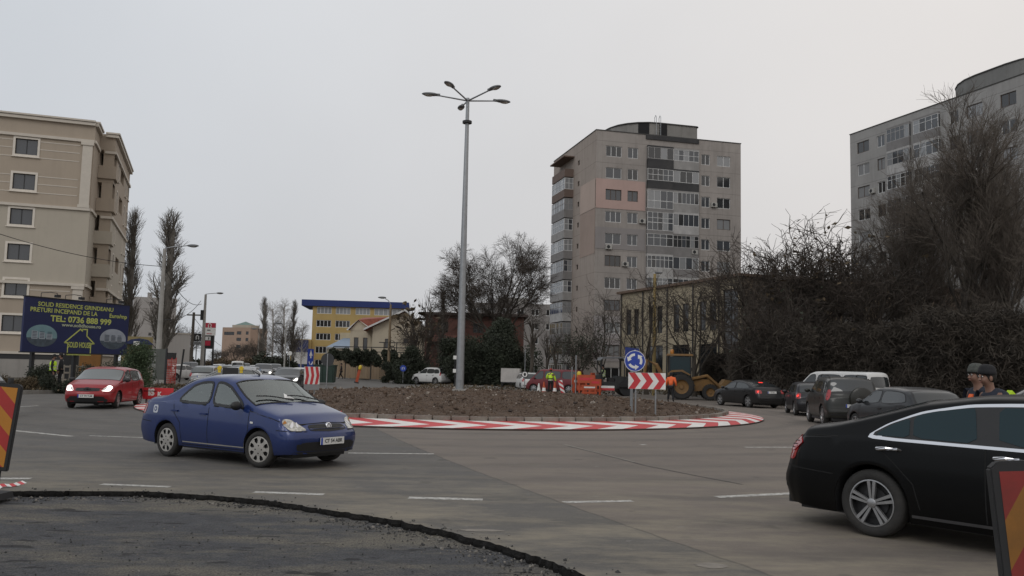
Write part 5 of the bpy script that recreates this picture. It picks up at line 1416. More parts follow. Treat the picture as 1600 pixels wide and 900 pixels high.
        for _ in range(2):
            es = {e for f in bm.faces if f.calc_center_median().z > .82 and f.calc_center_median().z < 1.46 for e in f.edges if hit(f) or any(hit(g) for g in e.link_faces)}
            bmesh.ops.subdivide_edges(bm, edges=list(es), cuts=1, use_grid_fill=True)
        bmesh.ops.delete(bm, geom=[f for f in bm.faces if hit(f)], context='FACES'); bm.to_mesh(s.body.data); bm.free()
        for sg in (1, -1):
            mp = s.map_side(sg)
            for P in side_polys:
                s.decal('side_window', P, mp, GCLEAR, .004, rim=0); s.ribbon('window_frame', [tuple(q) for q in rounded(P)], .045, mp, TRIM, .006, closed=True)
        for (x0, x1, t0), (sg, B3) in zip(scr, fr):
            s.patch('windscreen' if sg > 0 else 'rear_window', x0, x1, t0, GCLEAR, .004)
            MB().tube(B3 + [B3[0]], .017, 6, caps=False).build('window_frame', TRIM, s.root, True)
    # -------- standard fittings
    def side_glass(s, polys, chrome=None, frame=.022, only=None):
        for sg in (1, -1):
            if only and sg != only: continue
            mp = s.map_side(sg)
            for p in polys:
                P = [Vector(q) for q in p]; c = sum(P, Vector((0, 0))) / len(P)
                big = [tuple(c + (q - c) * (1 + frame * 2 / (q - c).length)) for q in P]
                s.decal('window_frame', big, mp, TRIM, .0025, rim=0)
                s.decal('side_window', [tuple(q) for q in P], mp, s.gm, .006, rim=.004)
    def wheels(s, rim_fn, yaw=0.0):
        w = .205 if s.wr > .33 else .185
        R_ = s.wr; ri = R_ * .70
        prof = [(ri, -w * .42), (ri + .02, -w * .49), (R_ - .045, -w * .5), (R_ - .012, -w * .42), (R_, -w * .3), (R_, w * .3), (R_ - .012, w * .42), (R_ - .045, w * .5), (ri, w * .42)]
        tm = MB().lathe(prof, 40, 0, axis='Y').mesh('wheel', TYRE, True, 50)
        rm = rim_fn(ri, w).mesh('rim', [s.sp.get('rimm', ALLOY), TRIM, DARKMETAL], True, 30)
        for cx in (-1, 1):
            for sg in (1, -1):
                o = link('wheel', tm, s.root, (cx * s.wb / 2, sg * (s.plan(s.wb / 2 * cx) - w / 2 - .025), R_), (0, random.random() if False else 0, (PI if sg > 0 else 0) + (yaw if cx > 0 else 0)))
                link('rim', rm, o)
    def mirrors(s, x, z, m=None):
        for sg in (1, -1):
            y = s.yside(x, z)
            b = MB().ball((x - .02, sg * (y + .13), z + .05), (.065, .105, .075), 0, 14, 10)
            b.tube([(x, sg * (y - .02), z + .0), (x - .01, sg * (y + .06), z + .03)], .025, 6)
            o = b.build('mirror', m or s.paint, s.root, True, 60)
    def handles(s, pos, m=None):
        for sg in (1, -1):
            for x, z in pos:
                y = s.yside(x, z)
                MB().box((x - .085, sg * y - .005 if sg > 0 else sg * y - .026, z - .014), (x + .085, sg * y + .026 if sg > 0 else sg * y + .005, z + .014)).build('door_handle', m or s.paint, s.root)
    def seams(s, lines, rear=None):
        for sg in (1, -1):
            for ln in lines: s.ribbon('panel_gap', ln, .012, s.map_side(sg), SEAM)
    def wrap(s, name, poly, m, rear=False, both=True, off=.006, rim=.012, sn=2, parent=None, res=.06):
        out = []
        for sg in ((1, -1) if both else (1,)):
            out.append(s.decal(name, poly, s.map_wrap(sg, rear), m, off, rim=rim, smooth_n=sn, parent=parent, res=res))
        return out
    def plate(s, z, rear, txt, y=0.0, off=.02):
        mp = s.map_wrap(1, rear); p = Vector((s.L0 if rear else s.L1, y, z))
        h, nn = s.hit(mp, y if not rear else y, z, off); sx = -1 if rear else 1
        o = MB().box((-.26, -.008, -.056), (.26, .008, .056)).build('number_plate', PLATE, s.root, loc=h, rot=(0, 0, PI / 2 if not rear else -PI / 2))
        MB().box((-.26, -.0092, -.056), (-.22, -.0081, .056)).build('plate_band', BLUEP, o)
        if txt: put_text(o, txt, .085, INK, (.02, -.0095, 0), sx=.98, bold=.0015, depth=.001)
        return o
    def place(s, pos, head): s.root.location = (pos.x, pos.y, s.root.location.z); s.root.rotation_euler = (0, 0, head)
    def place_wheels(s, rear_px, front_px, side):
        """near-side wheel contact pixels -> pose; side=+1 car's left wheels, -1 right wheels"""
        a, b = G(*rear_px), G(*front_px); d = (b - a).normalized(); nrm = Vector((-d.y, d.x, 0)) * side
        c = (a + b) / 2 - nrm * (s.W / 2 - .1); s.place(c, math.atan2(d.y, d.x))

def rim_cover(n=8):
    def f(ri, w):
        b = MB(); y = -w * .40
        b.lathe([(ri, y + .03), (ri, y - .008), (ri * .93, y - .012), (ri * .90, y - .004)], 40, 0, axis='Y')
        b.lathe([(ri * .90, y - .004), (ri * .88, y + .03), (0, y + .03)], 32, 1, axis='Y')
        b.lathe([(ri * .52, y + .01), (ri * .50, y - .014), (ri * .2, y - .022), (0.0, y - .022)], 32, 0, axis='Y')
        for i in range(n):
            a = 2 * PI * i / n; M = Matrix.Rotation(a, 4, 'Y')
            b.add([(-ri * .15, y - .013, ri * .48), (ri * .15, y - .013, ri * .48), (ri * .115, y - .010, ri * .70), (ri * .22, y - .008, ri * .92), (-ri * .22, y - .008, ri * .92), (-ri * .115, y - .010, ri * .70)], [(0, 1, 2, 5), (5, 2, 3, 4)], 0, M)
        for i in range(4): a = 2 * PI * i / 4; b.ball((ri * .3 * math.cos(a), y - .02, ri * .3 * math.sin(a)), .012, 1, 6, 4)
        b.lathe([(ri, w * .4), (ri, y)], 32, 2, axis='Y')
        return b
    return f
def rim_spoke(n=5, double=False, wd=.13):
    def f(ri, w):
        b = MB(); y = -w * .42
        b.lathe([(ri * 1.0, y + .03), (ri * 1.0, y - .006), (ri * .95, y - .008), (ri * .93, y + .02)], 44, 0, axis='Y')
        b.lathe([(ri * .93, y + .02), (ri * .93, w * .4)], 36, 2, axis='Y')
        b.lathe([(ri * .93, y + .09), (0, y + .09)], 32, 1, axis='Y'); b.lathe([(ri * .62, y + .07), (ri * .62, y + .085)], 24, 2, axis='Y'); b.lathe([(0, y + .07), (ri * .62, y + .07)], 24, 2, axis='Y')
        b.lathe([(ri * .2, y + .04), (ri * .2, y - .004), (ri * .12, y - .014), (0, y - .014)], 24, 0, axis='Y')
        for i in range(n):
            for q in ((-1, 1) if double else (0,)):
                M = Matrix.Rotation(2 * PI * i / n + q * .01, 4, 'Y') ; da = q * .115 * ri / .24
                h0, h1 = ri * wd * (.34 if double else 1), ri * wd * (.5 if double else .8)
                x0, x1 = q * ri * .05, q * ri * .12
                vs = [(x0 - h0, y + .002, ri * .15), (x0 + h0, y + .002, ri * .15), (x1 + h1, y - .004, ri * .95), (x1 - h1, y - .004, ri * .95)]
                vs += [(v[0], v[1] + .035, v[2]) for v in vs]
                b.add(vs, [(0, 1, 2, 3), (0, 4, 5, 1), (1, 5, 6, 2), (3, 2, 6, 7), (0, 3, 7, 4)], 0, M)
        return b
    return f

SP = dict(
 sedan=dict(L0=-2.17, L1=2.02, W=1.70, H=1.49, wb=2.44, wr=.295, kf=.20, lf=.42,
   top=[(-2.17, .86), (-2.1, 1.02), (-1.9, 1.06), (-1.55, 1.085), (-1.38, 1.13), (-.95, 1.335), (-.68, 1.43), (-.3, 1.482), (.1, 1.482), (.42, 1.425), (1.1, 1.03), (1.25, .985), (1.7, .865), (1.92, .745), (2.02, .63)],
   belt=[(-2.17, .93), (-1.2, .965), (0, .935), (.95, .905), (1.35, .84), (2.02, .62)], tum=.17),
 lux=dict(L0=-2.80, L1=2.43, W=1.90, H=1.55, wb=3.165, wr=.352, pr=.13, kr=.2, lr=.25, sill=.2,
   top=[(-2.8, .90), (-2.74, 1.05), (-2.6, 1.11), (-2.15, 1.175), (-1.85, 1.25), (-1.15, 1.455), (-.5, 1.54), (0, 1.555), (.4, 1.53), (.8, 1.43), (1.5, 1.10), (1.65, 1.04), (2.1, .93), (2.35, .8), (2.43, .66)],
   belt=[(-2.8, .97), (-1.9, 1.025), (0, 1.0), (1.3, .95), (2.43, .68)], tum=.22, rc=.105),
 hatch=dict(L0=-1.96, L1=2.02, W=1.70, H=1.44, wb=2.46, wr=.297, kf=.2, lf=.42, lr=.12,
   top=[(-1.96, .74), (-1.92, .95), (-1.86, 1.07), (-1.6, 1.30), (-1.38, 1.385), (-.6, 1.44), (0, 1.438), (.35, 1.38), (1.08, 1.0), (1.25, .95), (1.75, .82), (1.94, .72), (2.02, .6)],
   belt=[(-1.96, .93), (-1.2, .96), (0, .92), (.95, .88), (1.35, .82), (2.02, .6)], tum=.17),
 suv=dict(L0=-2.08, L1=2.15, W=1.82, H=1.69, wb=2.62, wr=.355, arch=.065, lr=.1, sill=.3,
   top=[(-2.08, .9), (-2.05, 1.1), (-1.96, 1.3), (-1.74, 1.60), (-1.3, 1.665), (0, 1.69), (.35, 1.63), (1.05, 1.2), (1.2, 1.13), (1.9, 1.0), (2.08, .88), (2.15, .72)],
   belt=[(-2.08, 1.08), (0, 1.06), (1.0, 1.03), (2.15, .75)], tum=.16),
 van=dict(L0=-2.5, L1=2.3, W=1.9, H=1.95, wb=3.0, wr=.335, lr=.03, rc=.13, pr=.02, sill=.28,
   top=[(-2.5, 1.0), (-2.49, 1.6), (-2.42, 1.87), (-2.25, 1.94), (0, 1.96), (.9, 1.94), (1.15, 1.86), (1.78, 1.28), (1.92, 1.16), (2.22, .98), (2.3, .75)],
   belt=[(-2.5, 1.12), (1.2, 1.1), (1.8, 1.05), (2.3, .78)], tum=.14),
 lift=dict(L0=-2.25, L1=2.15, W=1.74, H=1.42, wb=2.6, wr=.31, lr=.3,
   top=[(-2.25, .84), (-2.19, 1.0), (-2.05, 1.06), (-1.75, 1.12), (-1.05, 1.34), (-.4, 1.42), (.1, 1.415), (.45, 1.35), (1.15, 1.0), (1.35, .96), (1.95, .83), (2.08, .74), (2.15, .6)],
   belt=[(-2.25, .95), (-1.2, .95), (0, .92), (1, .88), (2.15, .62)], tum=.17))
DLO = dict(
 sedan=[[(-.93, .99), (-.84, 1.10), (-.62, 1.27), (-.42, 1.325), (-.12, 1.345), (-.09, .962)], [(0, .957), (-.02, 1.345), (.18, 1.33), (.36, 1.27), (.86, .95)]],
 hatch=[[(-1.42, 1.02), (-1.28, 1.24), (-1.0, 1.29), (-.25, 1.31), (-.2, .96), (-.8, .975)], [(-.1, .955), (-.13, 1.31), (.18, 1.29), (.38, 1.23), (.90, .93)]],
 suv=[[(-1.72, 1.15), (-1.6, 1.48), (-1.15, 1.51), (-1.1, 1.13)], [(-1.04, 1.125), (-1.08, 1.515), (-.2, 1.535), (-.14, 1.12)], [(-.06, 1.12), (-.1, 1.535), (.28, 1.50), (.92, 1.11)]],
 lift=[[(-1.45, 1.0), (-1.1, 1.2), (-.7, 1.27), (-.25, 1.285), (-.2, .97)], [(-.1, .965), (-.14, 1.285), (.2, 1.26), (.42, 1.2), (.98, .94)]],
 van=[[(-2.3, 1.18), (-2.25, 1.76), (-.95, 1.78), (-.95, 1.18)], [(-.78, 1.18), (-.78, 1.78), (.55, 1.78), (.55, 1.18)], [(.7, 1.17), (.7, 1.77), (1.0, 1.74), (1.55, 1.2), (1.2, 1.13)]])
SEAMS = dict(
 sedan=[[(-.06, .26), (-.06, .95)], [(.98, .93), (.98, .30)], [(-1.05, .98), (-1.0, .78), (-.82, .62), (-.78, .28)], [(-2.0, .62), (-1.65, .6)], [(1.62, .62), (1.95, .60)], [(.98, .90), (1.5, .80), (1.85, .70)], [(-.78, .255), (.95, .255)]],
 hatch=[[(-.16, .26), (-.16, .95)], [(.95, .9), (.95, .3)], [(-1.1, .98), (-.92, .7), (-.85, .3)], [(1.6, .58), (1.95, .56)]],
 suv=[[(-.1, .34), (-.1, 1.1)], [(1.0, 1.05), (1.0, .34)], [(-1.07, 1.1), (-.95, .75), (-.9, .36)]],
 lift=[[(-.14, .26), (-.14, .96)], [(1.0, .9), (1.0, .3)], [(-1.12, .98), (-.98, .75), (-.9, .3)], [(-2.2, .62), (-1.7, .6)]],
 van=[[(.62, .32), (.62, 1.8)], [(1.6, 1.08), (1.62, .6)], [(-.86, .32), (-.86, 1.8)], [(-2.3, .85), (.6, .85)]],
 lux=[[(-.42, .3), (-.42, 1.0)], [(1.15, .95), (1.15, .35)], [(-1.55, 1.03), (-1.5, .95), (-1.32, .80), (-1.12, .6), (-1.06, .35)], [(-2.7, .66), (-2.0, .62)], [(-1.95, 1.03), (-2.35, 1.02), (-2.72, .95)]])
def front_end(c, kind, lit=False, grille='bar', plate=None):
    L = LIT if lit else LENS; W2 = c.W / 2
    zt = c.top(c.L1 - .12) - .07
    if kind == 'suv': hl = [(W2 - .42, .80), (W2 - .38, .93), (W2 + .12, .95), (W2 + .16, .84), (W2 - .1, .77)]
    elif kind == 'van': hl = [(W2 - .36, .76), (W2 - .3, .92), (W2 + .1, 1.04), (W2 + .14, .9), (W2 - .08, .74)]
    else: hl = [(W2 - .40, .615), (W2 - .34, .70), (W2 + .02, .775), (W2 + .20, .80), (W2 + .17, .72), (W2 - .04, .61)]
    g = hl[0][1]
    for sg in (1, -1):
        mp = c.map_wrap(sg)
        o = c.decal('headlight', hl, mp, L, .010, res=.045, rim=.02)
        if not lit:
            for (u, rr) in ((W2 - .22, .042), (W2 - .05, .05)):
                c.decal('reflector', [(u + rr * math.cos(t), (g + .085) + rr * math.sin(t)) for t in np.linspace(0, 2 * PI, 9)[:-1]], mp, CHROME, .013, res=.03, rim=0, parent=o)
            c.decal('indicator', [(W2 + .09, g + .11), (W2 + .17, g + .16), (W2 + .16, g + .10)], mp, mat('amber_lens', (.42, .17, .03), .15, 0, .1), .013, res=.03, rim=0, parent=o)
        else:
            c.decal('lamp_bowl', [(q[0], q[1] - .006) for q in hl[:3]] + [(W2 - .3, .63 + (g - .615))], mp, LENS, .0125, res=.05, rim=0, parent=o)
    ge = W2 - .44
    c.decal('grille', [(-ge, g + .0), (-ge + .03, g + .085), (0, g + .10), (ge - .03, g + .085), (ge, g + .0), (0, g - .02)], c.map_wrap(1), TRIM, .007, res=.06)
    for i in range(4):
        z = g + .012 + i * .02; c.ribbon('grille_bar', [(-ge + .04, z), (ge - .04, z)], .005, c.map_wrap(1), DARKMETAL, .012)
    zl = .34 if kind in ('suv', 'van') else .29
    c.decal('air_intake', [(-.62, zl), (-.6, zl + .15), (.6, zl + .15), (.62, zl)], c.map_wrap(1), TRIM, .005, res=.07)
    c.ribbon('panel_gap', [(-W2 + .12, zt + .02), (0, zt + .05), (W2 - .12, zt + .02)], .012, c.map_wrap(1), SEAM, .002)
    c.plate(.50 if kind in ('suv', 'van') else .45, False, plate)
def rear_end(c, kind, lit=False, plate=None, tall=False):
    W2 = c.W / 2; m = TAILON if lit else TAIL
    if kind == 'suv': tl = [(W2 - .1, 1.0), (W2 - .06, 1.24), (W2 + .12, 1.25), (W2 + .13, .92), (W2 - .04, .88)]
    elif kind == 'van': tl = [(W2 - .14, .95), (W2 - .14, 1.3), (W2 + .02, 1.3), (W2 + .02, .95)]
    elif kind == 'hatch': tl = [(W2 - .2, .72), (W2 - .16, .95), (W2 + .14, .97), (W2 + .1, .74)]
    else: tl = [(W2 - .28, .74), (W2 - .26, .90), (W2 + .14, .93), (W2 + .17, .86), (W2 + .1, .72)]
    for o in c.wrap('tail_light', tl, TAIL, True):
        pass
    if lit:
        cc = Vector((sum(p[0] for p in tl) / len(tl), sum(p[1] for p in tl) / len(tl)))
        for sg in (1, -1):
            c.decal('brake_lamp', [tuple(cc + Vector((.055 * math.cos(t), .045 * math.sin(t)))) for t in np.linspace(0, 2 * PI, 9)[:-1]], c.map_wrap(sg, True), TAILON, .014, res=.03, rim=0)
    zt = .86 if kind in ('sedan', 'lift') else .72
    c.decal('bumper_strip', [(-W2 + .1, .40), (-W2 + .1, .44), (W2 - .1, .44), (W2 - .1, .40)], c.map_wrap(1, True), TRIM, .006, smooth_n=0)
    c.ribbon('panel_gap', [(-W2 + .15, .62), (W2 - .15, .62)], .012, c.map_wrap(1, True), SEAM)
    c.plate(.80 if kind in ('sedan', 'lift') else .72, True, plate, off=.015)
GLX = dict(sedan=((.47, 1.10), (-1.42, -.80)), hatch=((.42, 1.08), (-1.88, -1.50)), suv=((.42, 1.06), (-2.0, -1.72)), van=((1.18, 1.80), None), lift=((.50, 1.16), (-1.9, -1.05)), lux=((.85, 1.5), (-1.88, -1.15)))
def windscreens(c, kind, gm=None):
    f, r = GLX[kind]; gm = gm or c.gm
    c.patch('windscreen_seal', f[0] - .03, f[1] + .03, .36, TRIM, .0025); c.patch('windscreen', f[0], f[1], .46, gm, .006)
    if r: c.patch('window_seal', r[0] - .03, r[1] + .03, .54, TRIM, .0025); c.patch('rear_window', r[0], r[1], .64, gm, .006)
    elif kind == 'van':
        c.decal('rear_window', [(-.78, 1.2), (-.76, 1.72), (.76, 1.72), (.78, 1.2)], c.map_wrap(1, True), gm, .006)
def interior(c):
    for sx, w in ((-.05, .25), (-.9, .25)):
        for y in (-.36, .36):
            if sx < -.5 and y > 0: y = .36
            o = MB().prism([(sx + .45, .45), (sx + .45, .58), (sx, .6), (sx - .22, 1.12), (sx - .32, 1.12), (sx - .14, .45)], y - w, y + w, 'XZ').build('seat', SEATM, c.root)
            MB().ball((sx - .27, y, 1.20), (.06, .13, .085), 0, 12, 8).build('headrest', SEATM, o, True)
    MB().prism([(.62, .55), (.66, .86), (.80, .93), (1.18, .92), (1.2, .5)], -.7, .7, 'XZ').build('dashboard', TRIM, c.root)
    M = Matrix.Translation((.50, .36, .86)) @ Matrix.Rotation(R(-62), 4, 'Y')
    MB().lathe([(.17, -.012), (.185, 0), (.17, .012), (.155, 0)], 24, 0, M, close=True).box((-.16, -.015, -.01), (.16, .015, .01), 0, M).build('steering_wheel', TRIM, c.root, True, 40)
    MB().box((-1.1, -.68, .40), (.6, .68, .44)).build('cabin_floor', TRIM, c.root)
    MB().prism([(-1.25, .5), (-1.22, 1.0), (-1.75, 1.01), (-1.75, .5)], -.62, .62, 'XZ').build('parcel_shelf', TRIM, c.root)
def std_car(kind, pm, name, label, cat='car', rim=None, lit=False, tail=False, plate_f=None, plate_r=None, group=None, gm=None, yaw=0, mirror=None, openw=False):
    c = Car(SP[kind], pm, name, label, cat, group, gm)
    if openw:
        f, r = GLX[kind]; c.cut_openings(DLO[kind], [(f[0], f[1], .46), (r[0], r[1], .64)]); interior(c)
    else: c.side_glass(DLO[kind]); windscreens(c, kind)
    c.seams(SEAMS[kind]); 
    c.wheels(rim or rim_spoke(6, wd=.16), yaw)
    hz = .80 if kind not in ('suv', 'van') else .92
    c.handles([(-.02 - .16, hz), (-.98, hz + .02)] if kind not in ('van',) else [(.5, .98)], TRIM if kind in ('suv',) else None)
    mx = {'sedan': .80, 'hatch': .78, 'suv': .82, 'van': 1.45, 'lift': .86}[kind]
    c.mirrors(mx, {'suv': 1.12, 'van': 1.15}.get(kind, .93), mirror)
    front_end(c, kind, lit, plate=plate_f); rear_end(c, kind, tail, plate_r)
    return c
P_BLUE = paint('paint_blue', (0.008, 0.026, 0.125), .3, .34, .2, .8)
P_BLACK = paint('paint_black', (0.0015, 0.0017, 0.002), .0, .4, .02, .12); P_BLACK.node_tree.nodes['Principled BSDF'].inputs['Specular IOR Level'].default_value = .16
P_RED = paint('paint_red', (0.27, 0.008, 0.014), .1, .4, .2, .6)
P_DARK = paint('paint_dark', (0.006, 0.0065, 0.008), .0, .35, .15)
P_NAVY = paint('paint_navy', (0.007, 0.008, 0.012), .0, .35, .15)
P_OLIVE = paint('paint_olive', (0.014, 0.015, 0.013), .1, .38, .15)
P_GREY = paint('paint_grey', (0.028, 0.030, 0.033), .3, .35, .15)
P_SILVER = paint('paint_silver', (0.26, 0.265, 0.27), .75, .35, .3)
P_WHITE = paint('paint_white', (0.62, 0.62, 0.61), .0, .4, .4)
P_MAROON = paint('paint_maroon', (0.14, 0.016, 0.022), .2, .4, .4)
P_TEAL = paint('paint_teal', (0.012, 0.024, 0.024), .1, .4, .2)
SP['sedan']['rimm'] = HUBC

# 1. blue sedan --------------------------------------------------
c = std_car('sedan', P_BLUE, 'blue_sedan', 'blue four door sedan crossing in front of the roundabout island', rim=rim_cover(8), plate_f='CT 54 ABR', gm=CGL_L, yaw=.18, mirror=TRIM, openw=True); BLUECAR = c
c.place_wheels((264, 713), (406, 730.5), -1)
c.decal('lower_bumper', [(-.76, .235), (-.75, .285), (.75, .285), (.76, .235)], c.map_wrap(1), TRIM, .006)
for sg in (1, -1): c.decal('fog_recess', [(.50, .30), (.50, .40), (.68, .41), (.66, .30)], c.map_wrap(sg), TRIM, .0075)
h, nn = c.hit(c.map_wrap(1), 0, .665, .02)
MB().lathe([(.0, -.012), (.052, -.012), (.058, -.004), (.058, .02)], 24, 0, axis='Y').lathe([(0, -.0135), (.04, -.0135), (.042, -.012)], 20, 1, axis='Y').box((-.03, -.016, -.022), (-.02, -.0136, .022), 0).box((-.012, -.016, -.022), (-.002, -.0136, .022), 0).box((.006, -.016, -.022), (.016, -.0136, .022), 0).build('badge', [CHROME, INK], c.root, True, 30, loc=h, rot=(-.15, 0, PI / 2))
MB().tube([(.2, .0, 1.475), (.1, 0, 1.515), (-.02, 0, 1.56)], [.016, .01, .005], 6).build('aerial', TRIM, c.root, True)
for y0 in (-.1, .5):
    b = MB(); pts = []
    for i in range(8):
        t = i / 7; x = 1.1 - .13 * t - .05 * math.sin(t * 3); y = y0 - .62 * t + .08
        p = Vector(c.deform(x, y, c.top(x))); pts.append(p + Vector((0.02, 0, .03)))
    b.tube(pts, .011, 5); b.build('wiper', TRIM, c.root)
for sg in (1, -1):
    c.ribbon('rub_strip', [(-.75, .30), (.92, .30)], .02, c.map_side(sg), mat('sill_scuff', (.25, .24, .22), .8), .003)
    c.ribbon('side_indicator', [(1.03, .72), (1.10, .715)], .03, c.map_side(sg), WHITE, .006)
o = c.decal('fuel_cap_sticker', [(-1.62, .76), (-1.62, .90), (-1.48, .90), (-1.48, .76)], c.map_side(-1), mat('sticker_pale', (.5, .52, .58), .6), .004, rim=0, smooth_n=1)
c.decal('sticker_ring', [(-1.55 + .045 * math.cos(t), .83 + .045 * math.sin(t)) for t in np.linspace(0, 2 * PI, 13)[:-1]], c.map_side(-1), P_BLUE, .006, rim=0, smooth_n=0, parent=o, res=.03)
c.decal('sticker_centre', [(-1.55 + .022 * math.cos(t), .83 + .022 * math.sin(t)) for t in np.linspace(0, 2 * PI, 13)[:-1]], c.map_side(-1), MATS['sticker_pale'], .008, rim=0, smooth_n=0, parent=o, res=.03)
c.decal('parking_permit', [(.98, -.0)] * 0 or [(-.1, 1.10), (-.02, 1.17), (.1, 1.08)], (lambda u, v: (Vector((5, u, v)), Vector((-1, 0, 0)))), WHITE, .008, rim=0, smooth_n=0)
# 2. black limousine ---------------------------------------------
c = Car(SP['lux'], P_BLACK, 'black_limousine', 'black luxury saloon with chrome window trim entering from the right', 'car', None, CGL_T)
dl = [(-1.62, 1.055), (-1.38, 1.20), (-1.05, 1.325), (-.6, 1.405), (-.1, 1.43), (.4, 1.40), (.75, 1.29), (1.15, 1.05), (.6, 1.035), (-.6, 1.045)]
for sg in (1, -1):
    mp = c.map_side(sg); P = [Vector(q) for q in dl]; cc = sum(P, Vector((0, 0))) / len(P)
    big = [(cc.x + (q.x - cc.x) * 1.04, cc.y + (q.y - cc.y) * 1.17) for q in P]
    c.decal('window_chrome', big, mp, CHROME, .004, smooth_n=2); c.decal('window_frame', dl, mp, TRIM, .008)
    q1 = [(-1.55, 1.068), (-1.37, 1.185), (-1.19, 1.265), (-1.17, 1.065)]; q2 = [(-1.13, 1.065), (-1.15, 1.28), (-.95, 1.345), (-.62, 1.39), (-.56, 1.395), (-.50, 1.055)]; q3 = [(-.30, 1.055), (-.34, 1.41), (.0, 1.415), (.38, 1.38), (.7, 1.29), (1.05, 1.06)]
    for q in (q1, q2, q3): c.decal('side_window', q, mp, CGL_T, .012, rim=.004, smooth_n=1)
    c.ribbon('sill_trim', [(-1.15, .275), (1.1, .275)], .03, mp, MATS['chrome'] if False else mat('sill_satin', (.12, .12, .125), .35, .7), .004)
windscreens(c, 'lux', CGL_T); c.seams(SEAMS['lux']); c.wheels(rim_spoke(5, True, .14))
c.mirrors(1.0, 1.05); front_end(c, 'sedan'); rear_end(c, 'sedan', plate=None)
for sg in (1, -1):
    c.decal('tail_light_wrap', [(.62, .80), (.64, .93), (.9, 1.0), (1.16, .985), (1.22, .93), (1.04, .82)], c.map_wrap(sg, True), TAIL, .016, res=.05)
    for k in range(3): c.ribbon('tail_light_bar', [(.70, .84 + k * .035), (1.05 + k * .05, .86 + k * .04)], .008, c.map_wrap(sg, True), TRIM, .02)
    for x in (-1.38, -.22):
        y = c.yside(x, .93)
        o = MB().tube([(x - .13, sg * (y - .01), .925), (x - .11, sg * (y + .03), .935), (x, sg * (y + .045), .945), (x + .11, sg * (y + .03), .94), (x + .13, sg * (y - .01), .93)], [.016, .019, .02, .019, .016], 8).build('door_handle', CHROME, c.root, True)
a = G(1367, 838); hd = R(-50); n_ = Vector((math.sin(hd), -math.cos(hd), 0)); f_ = Vector((math.cos(hd), math.sin(hd), 0))
c.place(a + f_ * (3.165 / 2) - n_ * (.95 - .1), hd)
# 3. red hatchback -----------------------------------------------
c = std_car('hatch', P_RED, 'red_hatchback', 'red hatchback with its headlights on near the left kerb', lit=True, rim=rim_cover(7), plate_f='CT 74 TLM', yaw=.1, mirror=TRIM, gm=CGL_L)
c.decal('lower_bumper', [(-.74, .24), (-.72, .37), (.72, .37), (.74, .24)], c.map_wrap(1), TRIM, .007)
fl = Vector((-13.75, 30.5, 0)); hd = R(-83); f_ = Vector((math.cos(hd), math.sin(hd), 0)); l_ = Vector((-f_.y, f_.x, 0))
c.place(fl - f_ * 1.23 - l_ * .75, hd)
h, nn = c.hit(c.map_wrap(1), 0, .66, .012)
MB().ball((0, 0, 0), (.13, .02, .075), 0, 16, 8).box((-.05, -.03, -.035), (.05, -.021, -.018), 1).box((-.05, -.03, -.008), (.05, -.021, .008), 1).box((-.05, -.03, .018), (.05, -.021, .035), 1).build('badge', [TRIM, CHROME], c.root, True, 30, loc=h, rot=(0, 0, PI / 2))
# 4. queue on the right --------------------------------------------
c = std_car('lift', P_DARK, 'dark_liftback', 'dark liftback with lit brake lamps driving away behind the island', tail=True, rim=rim_spoke(6, wd=.2), plate_r='CT 10')
c.place_wheels((1172, 637), (1124.5, 633), 1)
c.decal('high_brake_lamp', [(-.12, 1.27), (-.12, 1.30), (.12, 1.30), (.12, 1.27)], (lambda u, v: (Vector((-5, u, v)), Vector((1, 0, 0)))), TAILON, .012, smooth_n=0)
c = std_car('hatch', P_NAVY, 'dark_hatchback', 'dark navy hatchback between the liftback and the olive off-roader', tail=True, rim=rim_spoke(5, wd=.2))
c.place_wheels((1251, 651.5), (1224, 643), 1)
c = std_car('suv', P_OLIVE, 'off_road_car', 'dark olive off-roader with a covered spare wheel on its tailgate', rim=rim_spoke(5, wd=.2))
c.place(Vector((11.75, 30.9, 0)), R(81))
MB().lathe([(0, -.16), (.30, -.16), (.36, -.13), (.37, .02)], 32, 0, axis='X').build('spare_wheel', P_OLIVE, c.root, True, 40, loc=(c.L0 - .02, -.22, .98))
for y in (-.6, .6): MB().tube([(-1.3, y, 1.66), (-1.2, y, 1.73), (.1, y, 1.75), (.25, y, 1.68)], .018, 6).build('roof_rail', TRIM, c.root, True)
c = std_car('hatch', P_GREY, 'grey_hatchback', 'dark grey car half hidden behind the black saloon roof', tail=False)
p = AT(1411, 640, 25.4); c.place(p, R(97)); 
c = std_car('van', P_WHITE, 'white_minibus', 'white passenger van with dark windows behind the queue of cars', 'van', tail=False)
p = AT(1310, 640, 43.5); c.place(p, R(122)); c.root.location.z = 0.0
c = std_car('suv', P_SILVER, 'silver_estate', 'silver grey car seen behind the two men at the right edge', 'car'); p = AT(1640, 640, 20.5); c.place(p, R(150)); c.root.location.z = -.02
# 5. far ones -------------------------------------------------------
c = std_car('suv', P_WHITE, 'white_off_roader', 'white compact off-roader on the side road left of the mast', rim=rim_spoke(5, wd=.25))
p = AT(675, 598, 84); c.place(p, R(140))
c = std_car('van', P_MAROON, 'maroon_minibus', 'maroon van parked behind the worker in the yellow jacket', 'van', rim=rim_cover(8)); p = AT(866, 600, 65); c.place(p, R(160)); c.root.scale = (.9,) * 3
c = std_car('hatch', P_TEAL, 'teal_hatchback', 'dark green car cut off by the left edge behind the striped panel'); p = AT(-112, 600, 24.5); c.place(p, R(195))
c = std_car('lift', P_GREY, 'grey_saloon', 'dark grey saloon with one headlight on approaching left of the island', lit=True); p = AT(452, 600, 58); c.place(p, R(-84))
c = std_car('suv', P_SILVER, 'silver_off_roader', 'pale car with bright headlights in the oncoming queue', lit=True); p = AT(411, 590, 84); c.place(p, R(-76)); sv = c.root
